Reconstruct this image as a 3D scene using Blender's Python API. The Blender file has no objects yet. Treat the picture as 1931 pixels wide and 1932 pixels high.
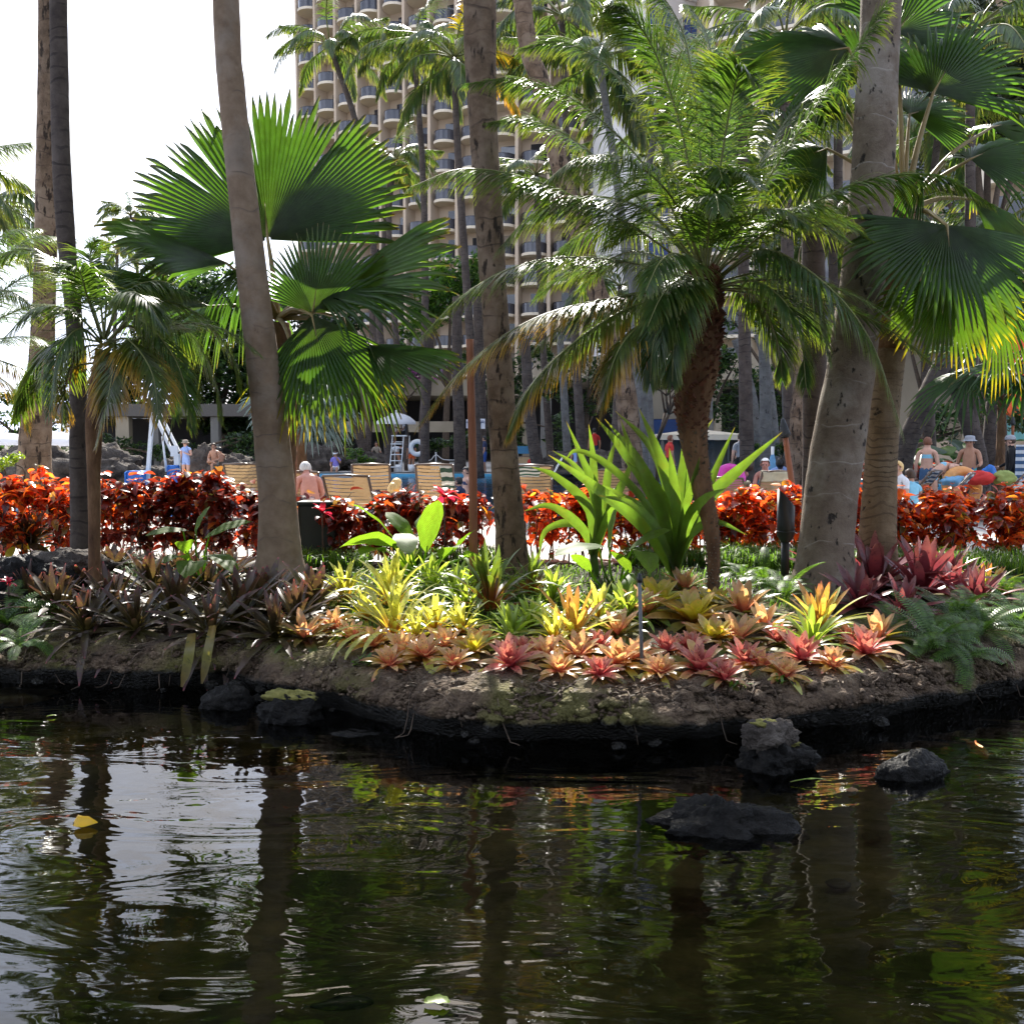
import bpy, math, random
from mathutils import Vector, Matrix, noise
R = math.radians
rnd = random.Random(7)
SC = bpy.context.scene
COL = SC.collection

# ------------------------------------------------------------------ camera
F, CU, CV = 1937.0, 965.5, 966.0          # focal length and centre in photo units (1931 px wide)
PITCH = R(3.96)
CAM = Vector((0, 0, 1.5))
cd = bpy.data.cameras.new('camera')
cam = bpy.data.objects.new('camera', cd); COL.objects.link(cam)
cam.location = CAM; cam.rotation_euler = (R(90) - PITCH, 0, 0)
cd.sensor_fit = 'HORIZONTAL'; cd.sensor_width = 36.0; cd.lens = 36.0 * F / 1931.0
cd.clip_start = 0.05; cd.clip_end = 6000
SC.camera = cam

# ------------------------------------------------------------------ sky, sun, exposure
SUN_EL, SUN_AZ = R(39), R(-5)
wd = bpy.data.worlds.new('World'); SC.world = wd; wd.use_nodes = True
nt = wd.node_tree; nt.nodes.clear()
wo = nt.nodes.new('ShaderNodeOutputWorld'); bg = nt.nodes.new('ShaderNodeBackground')
sky = nt.nodes.new('ShaderNodeTexSky'); sky.sky_type = 'NISHITA'; sky.sun_disc = False
sky.sun_elevation = SUN_EL; sky.sun_rotation = SUN_AZ; sky.air_density = 1.0; sky.dust_density = 2.5; sky.ozone_density = 1.0
wtc = nt.nodes.new('ShaderNodeTexCoord'); wmp = nt.nodes.new('ShaderNodeMapping'); wmp.inputs['Scale'].default_value = (1, 1, 2.2)
wn = nt.nodes.new('ShaderNodeTexNoise'); wn.inputs['Scale'].default_value = 2.6; wn.inputs['Detail'].default_value = 7; wn.inputs['Roughness'].default_value = .58
wr = nt.nodes.new('ShaderNodeValToRGB'); wr.color_ramp.elements[0].position = .40; wr.color_ramp.elements[1].position = .62
wm = nt.nodes.new('ShaderNodeMixRGB'); wm.inputs[2].default_value = (18, 20, 25, 1)
nt.links.new(wtc.outputs['Generated'], wmp.inputs['Vector']); nt.links.new(wmp.outputs[0], wn.inputs['Vector'])
nt.links.new(wn.outputs['Fac'], wr.inputs[0]); nt.links.new(wr.outputs[0], wm.inputs[0])
nt.links.new(sky.outputs[0], wm.inputs[1]); nt.links.new(wm.outputs[0], bg.inputs[0])
bg.inputs[1].default_value = 0.05
nt.links.new(bg.outputs[0], wo.inputs[0])
sl = bpy.data.lights.new('sun', 'SUN'); sl.energy = 5.0; sl.angle = R(.53); sl.color = (1, .95, .86)
so = bpy.data.objects.new('sun', sl); COL.objects.link(so)
sdir = Vector((math.sin(SUN_AZ) * math.cos(SUN_EL), math.cos(SUN_AZ) * math.cos(SUN_EL), math.sin(SUN_EL)))
so.rotation_euler = sdir.to_track_quat('Z', 'Y').to_euler(); so.location = (0, 60, 60)
vs = SC.view_settings; vs.view_transform = 'Standard'; vs.look = 'None'; vs.exposure = 1.42; vs.gamma = 1.0; vs.use_curve_mapping = False
SC.render.engine = 'CYCLES'
SC.cycles.max_bounces = 5; SC.cycles.diffuse_bounces = 3; SC.cycles.glossy_bounces = 3; SC.cycles.transparent_max_bounces = 6; SC.cycles.transmission_bounces = 4
SC.cycles.use_adaptive_sampling = True; SC.cycles.adaptive_threshold = .02
SC.cycles.caustics_reflective = False; SC.cycles.caustics_refractive = False

# ------------------------------------------------------------------ geometry helpers
def ray(u, v):
    x = (u - CU) / F; y = (CV - v) / F
    c, s = math.cos(PITCH), math.sin(PITCH)
    return Vector((x, c + y * s, y * c - s))
def W(u, v, d):
    "the place in the scene, d metres ahead, that was measured at (u, v)"
    r = ray(u, v); return CAM + r * (d / r.y)
def G(u, v, z):
    r = ray(u, v); return CAM + r * ((z - CAM.z) / r.z)
def lerp(a, b, t): return a + (b - a) * t
def interp(tab, x):
    if x <= tab[0][0]: return tab[0][1]
    for (a, fa), (b, fb) in zip(tab, tab[1:]):
        if x <= b: return lerp(fa, fb, (x - a) / (b - a) if b > a else 0)
    return tab[-1][1]
def catmull(pts, n):
    P = [pts[0] * 2 - pts[1]] + list(pts) + [pts[-1] * 2 - pts[-2]]
    out = []; m = len(pts) - 1
    for i in range(n + 1):
        t = i / n * m; k = min(int(t), m - 1); f = t - k
        a, b, c, d = P[k], P[k + 1], P[k + 2], P[k + 3]
        out.append(0.5 * ((2 * b) + (c - a) * f + (2 * a - 5 * b + 4 * c - d) * f * f + (3 * b - a - 3 * c + d) * f ** 3))
    return out
def frames(pts):
    "a rotation-minimising frame along a line"
    n = len(pts); T = []
    for i in range(n):
        t = pts[min(i + 1, n - 1)] - pts[max(i - 1, 0)]
        T.append(t.normalized() if t.length > 1e-9 else Vector((0, 0, 1)))
    a = Vector((1, 0, 0)) if abs(T[0].x) < .8 else Vector((0, 1, 0))
    N = (a - T[0] * a.dot(T[0])).normalized(); out = []
    for t in T:
        N = (N - t * N.dot(t)).normalized(); out.append((t, N, t.cross(N)))
    return out

class MB:
    def __init__(s): s.v = []; s.f = []; s.uv = []; s.m = []
    def add(s, vs, fs, uvs=None, m=0):
        o = len(s.v); s.v.extend([tuple(p) for p in vs])
        s.uv.extend(uvs if uvs else [(0.0, 0.0)] * len(vs))
        for f in fs: s.f.append(tuple(i + o for i in f)); s.m.append(m)
    def tube(s, pts, rad, sides=8, m=0, cap=True, jit=None):
        fr = frames(pts); vs = []; uvs = []; n = len(pts)
        for i, (p, (t, a, b)) in enumerate(zip(pts, fr)):
            r = rad[i] if isinstance(rad, (list, tuple)) else rad
            for k in range(sides):
                an = 2 * math.pi * k / sides
                rr = r * (jit(i, an, p) if jit else 1)
                vs.append(p + (a * math.cos(an) + b * math.sin(an)) * rr); uvs.append((i / max(1, n - 1), k / sides))
        fs = [(i * sides + k, i * sides + (k + 1) % sides, (i + 1) * sides + (k + 1) % sides, (i + 1) * sides + k) for i in range(n - 1) for k in range(sides)]
        if cap: fs += [tuple(range(sides - 1, -1, -1)), tuple(range((n - 1) * sides, n * sides))]
        s.add(vs, fs, uvs, m)
    def box(s, c, d, m=0, rz=0, M=None, bev=0):
        c = Vector(c); x, y, z = d[0] / 2, d[1] / 2, d[2] / 2
        Rm = M if M is not None else Matrix.Rotation(rz, 3, 'Z')
        if not bev:
            vs = [c + Rm @ Vector((sx * x, sy * y, sz * z)) for sx in (-1, 1) for sy in (-1, 1) for sz in (-1, 1)]
            s.add(vs, [(0, 1, 3, 2), (4, 6, 7, 5), (0, 4, 5, 1), (2, 3, 7, 6), (0, 2, 6, 4), (1, 5, 7, 3)], [(0, 0), (0, 1), (.3, 0), (.3, 1), (1, 0), (1, 1), (.7, 0), (.7, 1)], m)
        else:
            prof = []
            for sx, sy in ((-1, -1), (1, -1), (1, 1), (-1, 1)):
                a = (sx * (x - bev), sy * y); b = (sx * x, sy * (y - bev))
                prof += [a, b] if sx * sy > 0 else [b, a]
            rows = [(-z, bev), (-z + bev, 0), (z - bev, 0), (z, bev)]; vs = []
            for zz, ins in rows:
                for px, py in prof:
                    k = 1 - ins / max(x, y) if ins else 1
                    vs.append(c + Rm @ Vector((px - math.copysign(min(ins, x), px) , py - math.copysign(min(ins, y), py), zz)) if ins else c + Rm @ Vector((px, py, zz)))
            fs = [(i * 8 + k, i * 8 + (k + 1) % 8, (i + 1) * 8 + (k + 1) % 8, (i + 1) * 8 + k) for i in range(3) for k in range(8)]
            fs += [tuple(range(7, -1, -1)), tuple(range(24, 32))]
            s.add(vs, fs, None, m)
    def lathe(s, prof, c=(0, 0, 0), sides=20, m=0, M=None):
        c = Vector(c); Rm = M or Matrix.Identity(3); vs = []; uvs = []
        for i, (r, z) in enumerate(prof):
            for k in range(sides):
                a = 2 * math.pi * k / sides
                vs.append(c + Rm @ Vector((r * math.cos(a), r * math.sin(a), z))); uvs.append((i / max(1, len(prof) - 1), k / sides))
        s.add(vs, [(i * sides + k, i * sides + (k + 1) % sides, (i + 1) * sides + (k + 1) % sides, (i + 1) * sides + k) for i in range(len(prof) - 1) for k in range(sides)], uvs, m)
    def sheet(s, fn, nu, nv, m=0):
        vs = []; uvs = []
        for i in range(nu + 1):
            for j in range(nv + 1):
                vs.append(fn(i / nu, j / nv)); uvs.append((i / nu, j / nv))
        s.add(vs, [(i * (nv + 1) + j, (i + 1) * (nv + 1) + j, (i + 1) * (nv + 1) + j + 1, i * (nv + 1) + j + 1) for i in range(nu) for j in range(nv)], uvs, m)
    def mesh(s, name, mats, smooth=True, org=Vector((0, 0, 0))):
        me = bpy.data.meshes.new(name)
        ox, oy, oz = org
        me.from_pydata([(x - ox, y - oy, z - oz) for x, y, z in s.v], [], s.f)
        if not isinstance(mats, (list, tuple)): mats = [mats]
        for m in mats: me.materials.append(m)
        if len(mats) > 1: me.polygons.foreach_set('material_index', s.m)
        uvl = me.uv_layers.new(name='UVMap'); li = [0] * len(me.loops); me.loops.foreach_get('vertex_index', li)
        flat = []
        for i in li: flat.extend(s.uv[i])
        uvl.data.foreach_set('uv', flat)
        me.polygons.foreach_set('use_smooth', [smooth] * len(me.polygons)); me.update()
        return me
    def build(s, name, mats, parent=None, smooth=True, kind=None):
        "one mesh object; with a parent it is a part, in the parent's frame"
        org = ORG.get(parent.name, Vector((0, 0, 0))) if parent else Vector((0, 0, 0))
        if not parent and s.v:
            n = len(s.v); org = Vector((sum(p[0] for p in s.v) / n, sum(p[1] for p in s.v) / n, min(p[2] for p in s.v)))
        o = bpy.data.objects.new(name, s.mesh(name, mats, smooth, org)); COL.objects.link(o)
        if parent: o.parent = parent
        else: o.location = org
        ORG[o.name] = org
        if kind: o['kind'] = kind
        return o
ORG = {}
def tag(o, label, cat, group=None):
    o['label'] = label; o['category'] = cat
    if group: o['group'] = group
    return o
def thing(name, label, cat, loc=(0, 0, 0), group=None):
    o = bpy.data.objects.new(name, None); COL.objects.link(o); o.location = loc; o.empty_display_size = .2
    ORG[o.name] = Vector(loc); return tag(o, label, cat, group)
def part(name, me, parent, M=None):
    o = bpy.data.objects.new(name, me); COL.objects.link(o); o.parent = parent
    if M is not None: o.matrix_local = M
    return o
def struct(o): o['kind'] = 'structure'; return o

# ------------------------------------------------------------------ materials
def newmat(name):
    m = bpy.data.materials.new(name); m.use_nodes = True; t = m.node_tree; t.nodes.clear()
    return m, t, t.nodes.new('ShaderNodeOutputMaterial')
def N(t, ty, **k):
    n = t.nodes.new('ShaderNode' + ty)
    for a, b in k.items():
        if a.startswith('_'): setattr(n, a[1:], b)
        else: n.inputs[a.replace('__', ' ')].default_value = b
    return n
def ramp(t, stops, src):
    r = t.nodes.new('ShaderNodeValToRGB'); e = r.color_ramp.elements
    e[0].position, e[0].color = stops[0][0], (*stops[0][1], 1); e[1].position, e[1].color = stops[-1][0], (*stops[-1][1], 1)
    for p, c in stops[1:-1]: q = e.new(p); q.color = (*c, 1)
    t.links.new(src, r.inputs[0]); return r.outputs[0]
def rnd_node(t):
    oi = N(t, 'ObjectInfo'); ge = N(t, 'NewGeometry'); ad = N(t, 'Math', _operation='ADD'); fr = N(t, 'Math', _operation='FRACT')
    t.links.new(oi.outputs['Random'], ad.inputs[0]); t.links.new(ge.outputs['Random Per Island'], ad.inputs[1]); t.links.new(ad.outputs[0], fr.inputs[0])
    return fr.outputs[0]
def leafmat(name, stops, gain=2.4, tint=(1.15, 1.0, .5), tw=.5, rough=.38, spec=.5, var=.5, hue=.04, mode='u', veins=0, spots=None, bump=0):
    "leaf: reflecting cuticle plus light coming through; colour along the leaf (mode u) or leaf by leaf (mode r)"
    m, t, out = newmat(name); L = t.links
    r = rnd_node(t); uv = N(t, 'TexCoord'); sp = N(t, 'SeparateXYZ'); L.new(uv.outputs['UV'], sp.inputs[0])
    col = ramp(t, stops, r if mode == 'r' else sp.outputs['X'])
    no = N(t, 'TexNoise', Scale=9.0, Detail=3.0); L.new(uv.outputs['Object'], no.inputs['Vector'])
    hs = N(t, 'HueSaturation'); L.new(col, hs.inputs['Color'])
    mr = N(t, 'MapRange'); mr.inputs['To Min'].default_value = 1 - var * .55; mr.inputs['To Max'].default_value = 1 + var * .45; L.new(r, mr.inputs[0])
    mn = N(t, 'MapRange'); mn.inputs['From Min'].default_value = .3; mn.inputs['From Max'].default_value = .7; mn.inputs['To Min'].default_value = .8; mn.inputs['To Max'].default_value = 1.2
    L.new(no.outputs['Fac'], mn.inputs[0])
    ml = N(t, 'Math', _operation='MULTIPLY'); L.new(mr.outputs[0], ml.inputs[0]); L.new(mn.outputs[0], ml.inputs[1]); L.new(ml.outputs[0], hs.inputs['Value'])
    mh = N(t, 'MapRange'); mh.inputs['To Min'].default_value = .5 - hue / 2; mh.inputs['To Max'].default_value = .5 + hue / 2; L.new(no.outputs['Fac'], mh.inputs[0]); L.new(mh.outputs[0], hs.inputs['Hue'])
    base = hs.outputs[0]
    if spots:
        n2 = N(t, 'TexNoise', Scale=spots[1], Detail=2.0); L.new(uv.outputs['Object'], n2.inputs['Vector'])
        fr = N(t, 'MapRange'); fr.inputs['From Min'].default_value = .60; fr.inputs['From Max'].default_value = .68; L.new(n2.outputs['Fac'], fr.inputs[0])
        mx = N(t, 'MixRGB'); mx.inputs[2].default_value = (*spots[0], 1); L.new(fr.outputs[0], mx.inputs[0]); L.new(base, mx.inputs[1]); base = mx.outputs[0]
    if veins:
        ab = N(t, 'Math', _operation='ABSOLUTE'); s2 = N(t, 'Math', _operation='SUBTRACT'); s2.inputs[1].default_value = .5
        L.new(sp.outputs['Y'], s2.inputs[0]); L.new(s2.outputs[0], ab.inputs[0])
        cb = N(t, 'CombineXYZ'); ma = N(t, 'Math', _operation='MULTIPLY_ADD'); ma.inputs[1].default_value = -.5; L.new(ab.outputs[0], ma.inputs[0]); L.new(sp.outputs['X'], ma.inputs[2])
        L.new(ma.outputs[0], cb.inputs[0])
        wv = N(t, 'TexWave', Scale=veins, Distortion=.6, Detail=1.0); L.new(cb.outputs[0], wv.inputs['Vector'])
        m2 = N(t, 'MapRange'); m2.inputs['From Min'].default_value = .82; m2.inputs['To Max'].default_value = .5; L.new(wv.outputs['Fac'], m2.inputs[0])
        mx = N(t, 'MixRGB'); mx.inputs[2].default_value = (.22, .32, .08, 1); L.new(m2.outputs[0], mx.inputs[0]); L.new(base, mx.inputs[1]); base = mx.outputs[0]
    p = N(t, 'BsdfPrincipled', Roughness=rough); p.inputs['Specular IOR Level'].default_value = spec; L.new(base, p.inputs['Base Color'])
    if bump:
        wv = N(t, 'TexWave', Scale=bump, _bands_direction='Y'); L.new(uv.outputs['UV'], wv.inputs['Vector'])
        bp = N(t, 'Bump', Strength=.35, Distance=.01); L.new(wv.outputs['Fac'], bp.inputs['Height']); L.new(bp.outputs[0], p.inputs['Normal'])
    tr = N(t, 'BsdfTranslucent'); vm = N(t, 'VectorMath', _operation='MULTIPLY'); vm.inputs[1].default_value = tuple(gain * c for c in tint)
    L.new(base, vm.inputs[0]); L.new(vm.outputs[0], tr.inputs['Color'])
    mx = N(t, 'MixShader'); mx.inputs[0].default_value = tw; L.new(p.outputs[0], mx.inputs[1]); L.new(tr.outputs[0], mx.inputs[2]); L.new(mx.outputs[0], out.inputs[0])
    return m
def solid(name, stops, scale=4.0, detail=6.0, rough=.8, bump=.0, bscale=None, spec=.4, metal=0, stretch=(1, 1, 1), rings=None, trans=0, ringcol=None, ringw=.80, rand=0, dist=.02, coat=0):
    "an opaque surface: noise-mottled colour, optional rings up the Z axis, relief"
    m, t, out = newmat(name); L = t.links
    tc = N(t, 'TexCoord'); mp = N(t, 'Mapping'); mp.inputs['Scale'].default_value = stretch; L.new(tc.outputs['Object'], mp.inputs[0])
    no = N(t, 'TexNoise', Scale=scale, Detail=detail, Roughness=.62); L.new(mp.outputs[0], no.inputs['Vector'])
    src = no.outputs['Fac']
    col = ramp(t, stops, src); h = src
    if rings:
        wv = N(t, 'TexWave', Scale=rings, Distortion=2.2, Detail=3.0, _bands_direction='Z'); wv.inputs['Detail Scale'].default_value = 1.6; L.new(tc.outputs['Object'], wv.inputs['Vector'])
        mr = N(t, 'MapRange'); mr.inputs['From Min'].default_value = ringw; mr.inputs['To Max'].default_value = .75; L.new(wv.outputs['Fac'], mr.inputs[0])
        mx = N(t, 'MixRGB'); mx.inputs[2].default_value = (*(ringcol or (.05, .04, .035)), 1); L.new(mr.outputs[0], mx.inputs[0]); L.new(col, mx.inputs[1]); col = mx.outputs[0]
        ad = N(t, 'Math', _operation='MULTIPLY_ADD'); ad.inputs[1].default_value = -.5; L.new(mr.outputs[0], ad.inputs[0]); L.new(src, ad.inputs[2]); h = ad.outputs[0]
    if rand:
        hs = N(t, 'HueSaturation'); r = rnd_node(t); mr = N(t, 'MapRange'); mr.inputs['To Min'].default_value = 1 - rand; mr.inputs['To Max'].default_value = 1 + rand
        L.new(r, mr.inputs[0]); L.new(mr.outputs[0], hs.inputs['Value']); L.new(col, hs.inputs['Color']); col = hs.outputs[0]
    p = N(t, 'BsdfPrincipled', Roughness=rough, Metallic=metal); p.inputs['Specular IOR Level'].default_value = spec; p.inputs['Coat Weight'].default_value = coat
    L.new(col, p.inputs['Base Color'])
    if bump:
        if bscale:
            n2 = N(t, 'TexNoise', Scale=bscale, Detail=8.0, Roughness=.65); L.new(mp.outputs[0], n2.inputs['Vector'])
            a2 = N(t, 'Math', _operation='ADD'); L.new(n2.outputs['Fac'], a2.inputs[0]); L.new(h, a2.inputs[1]); h = a2.outputs[0]
        bp = N(t, 'Bump', Strength=bump, Distance=dist); L.new(h, bp.inputs['Height']); L.new(bp.outputs[0], p.inputs['Normal'])
    if trans:
        tr = N(t, 'BsdfTranslucent'); L.new(col, tr.inputs['Color']); mx = N(t, 'MixShader'); mx.inputs[0].default_value = trans
        L.new(p.outputs[0], mx.inputs[1]); L.new(tr.outputs[0], mx.inputs[2]); L.new(mx.outputs[0], out.inputs[0])
    else: L.new(p.outputs[0], out.inputs[0])
    return m
def flat(name, c, rough=.6, spec=.4, metal=0, trans=0, k=.12, scale=12.0, coat=0):
    return solid(name, [(.3, tuple(x * (1 - k) for x in c)), (.7, tuple(min(1, x * (1 + k)) for x in c))], scale=scale, rough=rough, spec=spec, metal=metal, trans=trans, coat=coat)

M = {}
# foliage
M['phoenix'] = leafmat('date_palm_leaf', [(0, (.030, .060, .014)), (.6, (.036, .074, .017)), (1, (.085, .105, .020))], gain=3.4, tint=(1.1, 1, .35), tw=.42, rough=.34, spec=.42, var=.4)
M['phoenix_tip'] = leafmat('date_palm_leaf_yellowing', [(0, (.035, .070, .014)), (.5, (.08, .10, .015)), (1, (.34, .19, .02))], gain=2.2, tint=(1.1, 1, .4), tw=.42, rough=.3, spec=.6, var=.5)
M['coco'] = leafmat('coconut_leaf', [(0, (.04, .072, .02)), (.6, (.05, .09, .022)), (1, (.13, .14, .03))], gain=2.6, tint=(1.1, 1, .4), tw=.42, rough=.32, spec=.6, var=.5)
M['coco_yellow'] = leafmat('coconut_leaf_dying', [(0, (.10, .12, .02)), (.5, (.26, .20, .02)), (1, (.42, .20, .02))], gain=1.5, tint=(1.1, 1, .4), tw=.45, rough=.4, spec=.4, var=.4)
M['fan'] = leafmat('fan_palm_leaf', [(0, (.026, .040, .012)), (.5, (.026, .056, .013)), (.80, (.034, .070, .014)), (.95, (.055, .078, .02)), (1, (.15, .11, .05))], gain=3.6, tint=(.95, 1.05, .3), tw=.42, rough=.36, spec=.45, var=.18, hue=.02)
M['fan_yellow'] = leafmat('fan_palm_leaf_yellow_tipped', [(0, (.030, .045, .014)), (.5, (.030, .068, .012)), (.85, (.050, .080, .012)), (1, (.30, .21, .02))], gain=3.0, tint=(1.0, 1.05, .3), tw=.46, rough=.36, spec=.45, var=.2, hue=.02)
M['silver'] = leafmat('silver_fan_leaf', [(0, (.16, .22, .19)), (1, (.22, .28, .25))], gain=1.3, tint=(.9, 1, .9), tw=.3, rough=.4, spec=.6, var=.3)
M['stalk'] = solid('leaf_stalk', [(.3, (.16, .11, .035)), (.7, (.26, .19, .07))], scale=9, rough=.5, spec=.4, stretch=(1, 1, .3))
M['rachis'] = solid('frond_midrib', [(.3, (.11, .12, .03)), (.7, (.17, .17, .05))], scale=9, rough=.45)
M['crinum'] = leafmat('strap_lily_leaf', [(0, (.040, .070, .020)), (.35, (.050, .090, .022)), (.92, (.065, .105, .024)), (1, (.14, .10, .03))], gain=3.3, tint=(1.02, 1.0, .30), tw=.5, rough=.34, spec=.5, var=.4, hue=.05, bump=34, spots=((.060, .085, .02), 4.5))
M['ear'] = leafmat('elephant_ear_leaf', [(0, (.05, .095, .018)), (1, (.075, .13, .02))], gain=3.2, tint=(1.05, 1.05, .25), tw=.5, rough=.55, spec=.2, var=.35, veins=9)
M['grass'] = leafmat('mondo_grass_blade', [(0, (.03, .05, .02)), (1, (.08, .12, .05))], gain=1.8, tint=(1, 1, .6), tw=.35, rough=.3, spec=.6, var=.6)
M['fern'] = leafmat('fern_leaf', [(0, (.045, .095, .018)), (1, (.095, .17, .03))], gain=2.6, tint=(1, 1, .35), tw=.45, var=.6)
M['dark_leaf'] = leafmat('dark_tree_leaf', [(0, (.016, .036, .014)), (.6, (.026, .055, .018)), (1, (.05, .09, .02))], gain=2.0, tint=(1, 1, .4), tw=.4, var=.6, mode='r')
M['tree_leaf'] = leafmat('mid_green_tree_leaf', [(0, (.03, .075, .014)), (.6, (.04, .10, .018)), (1, (.09, .15, .02))], gain=2.4, tint=(1, 1, .35), tw=.42, var=.6, mode='r')
M['iron_leaf'] = leafmat('fine_needle_leaf', [(0, (.018, .030, .018)), (1, (.045, .060, .028))], gain=1.8, tw=.4, var=.6, mode='r')
M['lime_leaf'] = leafmat('lime_shrub_leaf', [(0, (.12, .20, .01)), (1, (.26, .34, .02))], gain=1.7, tint=(1, 1, .3), tw=.45, var=.4, mode='r')
M['bougain'] = leafmat('bougainvillea_bract', [(0, (.03, .05, .02)), (.45, (.035, .055, .02)), (.55, (.26, .05, .20)), (1, (.36, .08, .30))], gain=1.6, tint=(1, 1, 1), tw=.4, var=.3, mode='r')
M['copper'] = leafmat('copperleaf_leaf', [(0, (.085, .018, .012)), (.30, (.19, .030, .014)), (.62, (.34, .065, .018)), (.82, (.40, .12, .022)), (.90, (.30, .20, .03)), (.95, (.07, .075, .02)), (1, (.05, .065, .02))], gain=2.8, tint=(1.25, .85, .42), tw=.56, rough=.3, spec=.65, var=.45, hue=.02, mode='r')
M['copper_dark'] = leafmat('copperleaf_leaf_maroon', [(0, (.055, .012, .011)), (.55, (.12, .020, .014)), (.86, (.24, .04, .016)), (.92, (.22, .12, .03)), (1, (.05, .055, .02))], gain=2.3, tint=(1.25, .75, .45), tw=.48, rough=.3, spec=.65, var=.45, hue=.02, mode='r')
M['ti_red'] = leafmat('crimson_leaf', [(0, (.30, .015, .03)), (1, (.45, .03, .07))], gain=1.8, tint=(1.2, .8, .8), tw=.5, rough=.3, spec=.6, var=.3)
# bromeliads: colour runs from the cup to the leaf tip
M['b_yellow'] = leafmat('bromeliad_yellow_green', [(0, (.22, .06, .02)), (.22, (.34, .18, .03)), (.38, (.40, .38, .07)), (1, (.46, .48, .15))], gain=2.2, tint=(1.05, 1, .45), tw=.45, rough=.32, spec=.6, var=.35, spots=((.20, .24, .04), 38.0))
M['b_lime'] = leafmat('bromeliad_lime_green', [(0, (.12, .15, .02)), (.4, (.17, .25, .04)), (1, (.28, .37, .09))], gain=2.4, tint=(1.05, 1, .4), tw=.45, rough=.32, spec=.6, var=.35)
M['b_greenred'] = leafmat('bromeliad_green_red_heart', [(0, (.15, .03, .015)), (.35, (.14, .055, .02)), (.6, (.075, .11, .02)), (1, (.10, .15, .035))], gain=2.3, tint=(1.05, 1, .4), tw=.45, rough=.3, spec=.65, var=.35, spots=((.05, .07, .02), 34.0))
M['b_pink'] = leafmat('bromeliad_pink_heart', [(0, (.50, .12, .10)), (.35, (.50, .20, .12)), (.7, (.48, .33, .14)), (1, (.48, .26, .16))], gain=1.9, tint=(1.1, .95, .75), tw=.42, rough=.32, spec=.6, var=.35, spots=((.28, .20, .07), 36.0))
M['b_red'] = leafmat('bromeliad_rose_red', [(0, (.42, .05, .075)), (.5, (.42, .11, .10)), (1, (.38, .21, .13))], gain=1.8, tint=(1.1, .9, .8), tw=.4, rough=.32, spec=.6, var=.35, spots=((.20, .035, .035), 36.0))
M['b_orange'] = leafmat('bromeliad_orange_cup', [(0, (.38, .17, .03)), (.5, (.42, .26, .05)), (.85, (.40, .22, .08)), (1, (.40, .10, .09))], gain=1.9, tint=(1.1, 1, .5), tw=.44, rough=.32, spec=.6, var=.3, spots=((.30, .14, .04), 34.0))
M['b_gold'] = leafmat('bromeliad_golden_cup', [(0, (.34, .26, .03)), (.6, (.42, .37, .05)), (1, (.40, .25, .12))], gain=2.0, tint=(1.05, 1, .4), tw=.44, rough=.32, spec=.6, var=.3, spots=((.30, .30, .05), 34.0))
M['b_dark'] = leafmat('bromeliad_dark_bronze', [(0, (.075, .070, .018)), (.35, (.058, .048, .020)), (.8, (.062, .038, .028)), (.95, (.09, .042, .042)), (1, (.30, .06, .08))], gain=1.6, tint=(1.1, .9, .6), tw=.36, rough=.36, spec=.42, var=.6, spots=((.10, .09, .025), 30.0))
M['b_burg'] = leafmat('bromeliad_burgundy', [(0, (.15, .020, .030)), (.6, (.19, .040, .050)), (1, (.20, .085, .070))], gain=1.6, tint=(1.1, .9, .8), tw=.36, rough=.34, spec=.6, var=.5, spots=((.10, .022, .028), 30.0))
M['b_dead'] = leafmat('bromeliad_dead_leaf', [(0, (.14, .08, .04)), (1, (.26, .17, .09))], gain=1.3, tint=(1, .9, .7), tw=.3, rough=.7, spec=.2, var=.6)
M['b_olive'] = leafmat('bromeliad_olive', [(0, (.14, .09, .02)), (.5, (.15, .14, .03)), (1, (.17, .12, .05))], gain=1.9, tint=(1.1, 1, .5), tw=.4, rough=.32, spec=.6, var=.4, spots=((.10, .10, .03), 32.0))
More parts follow.
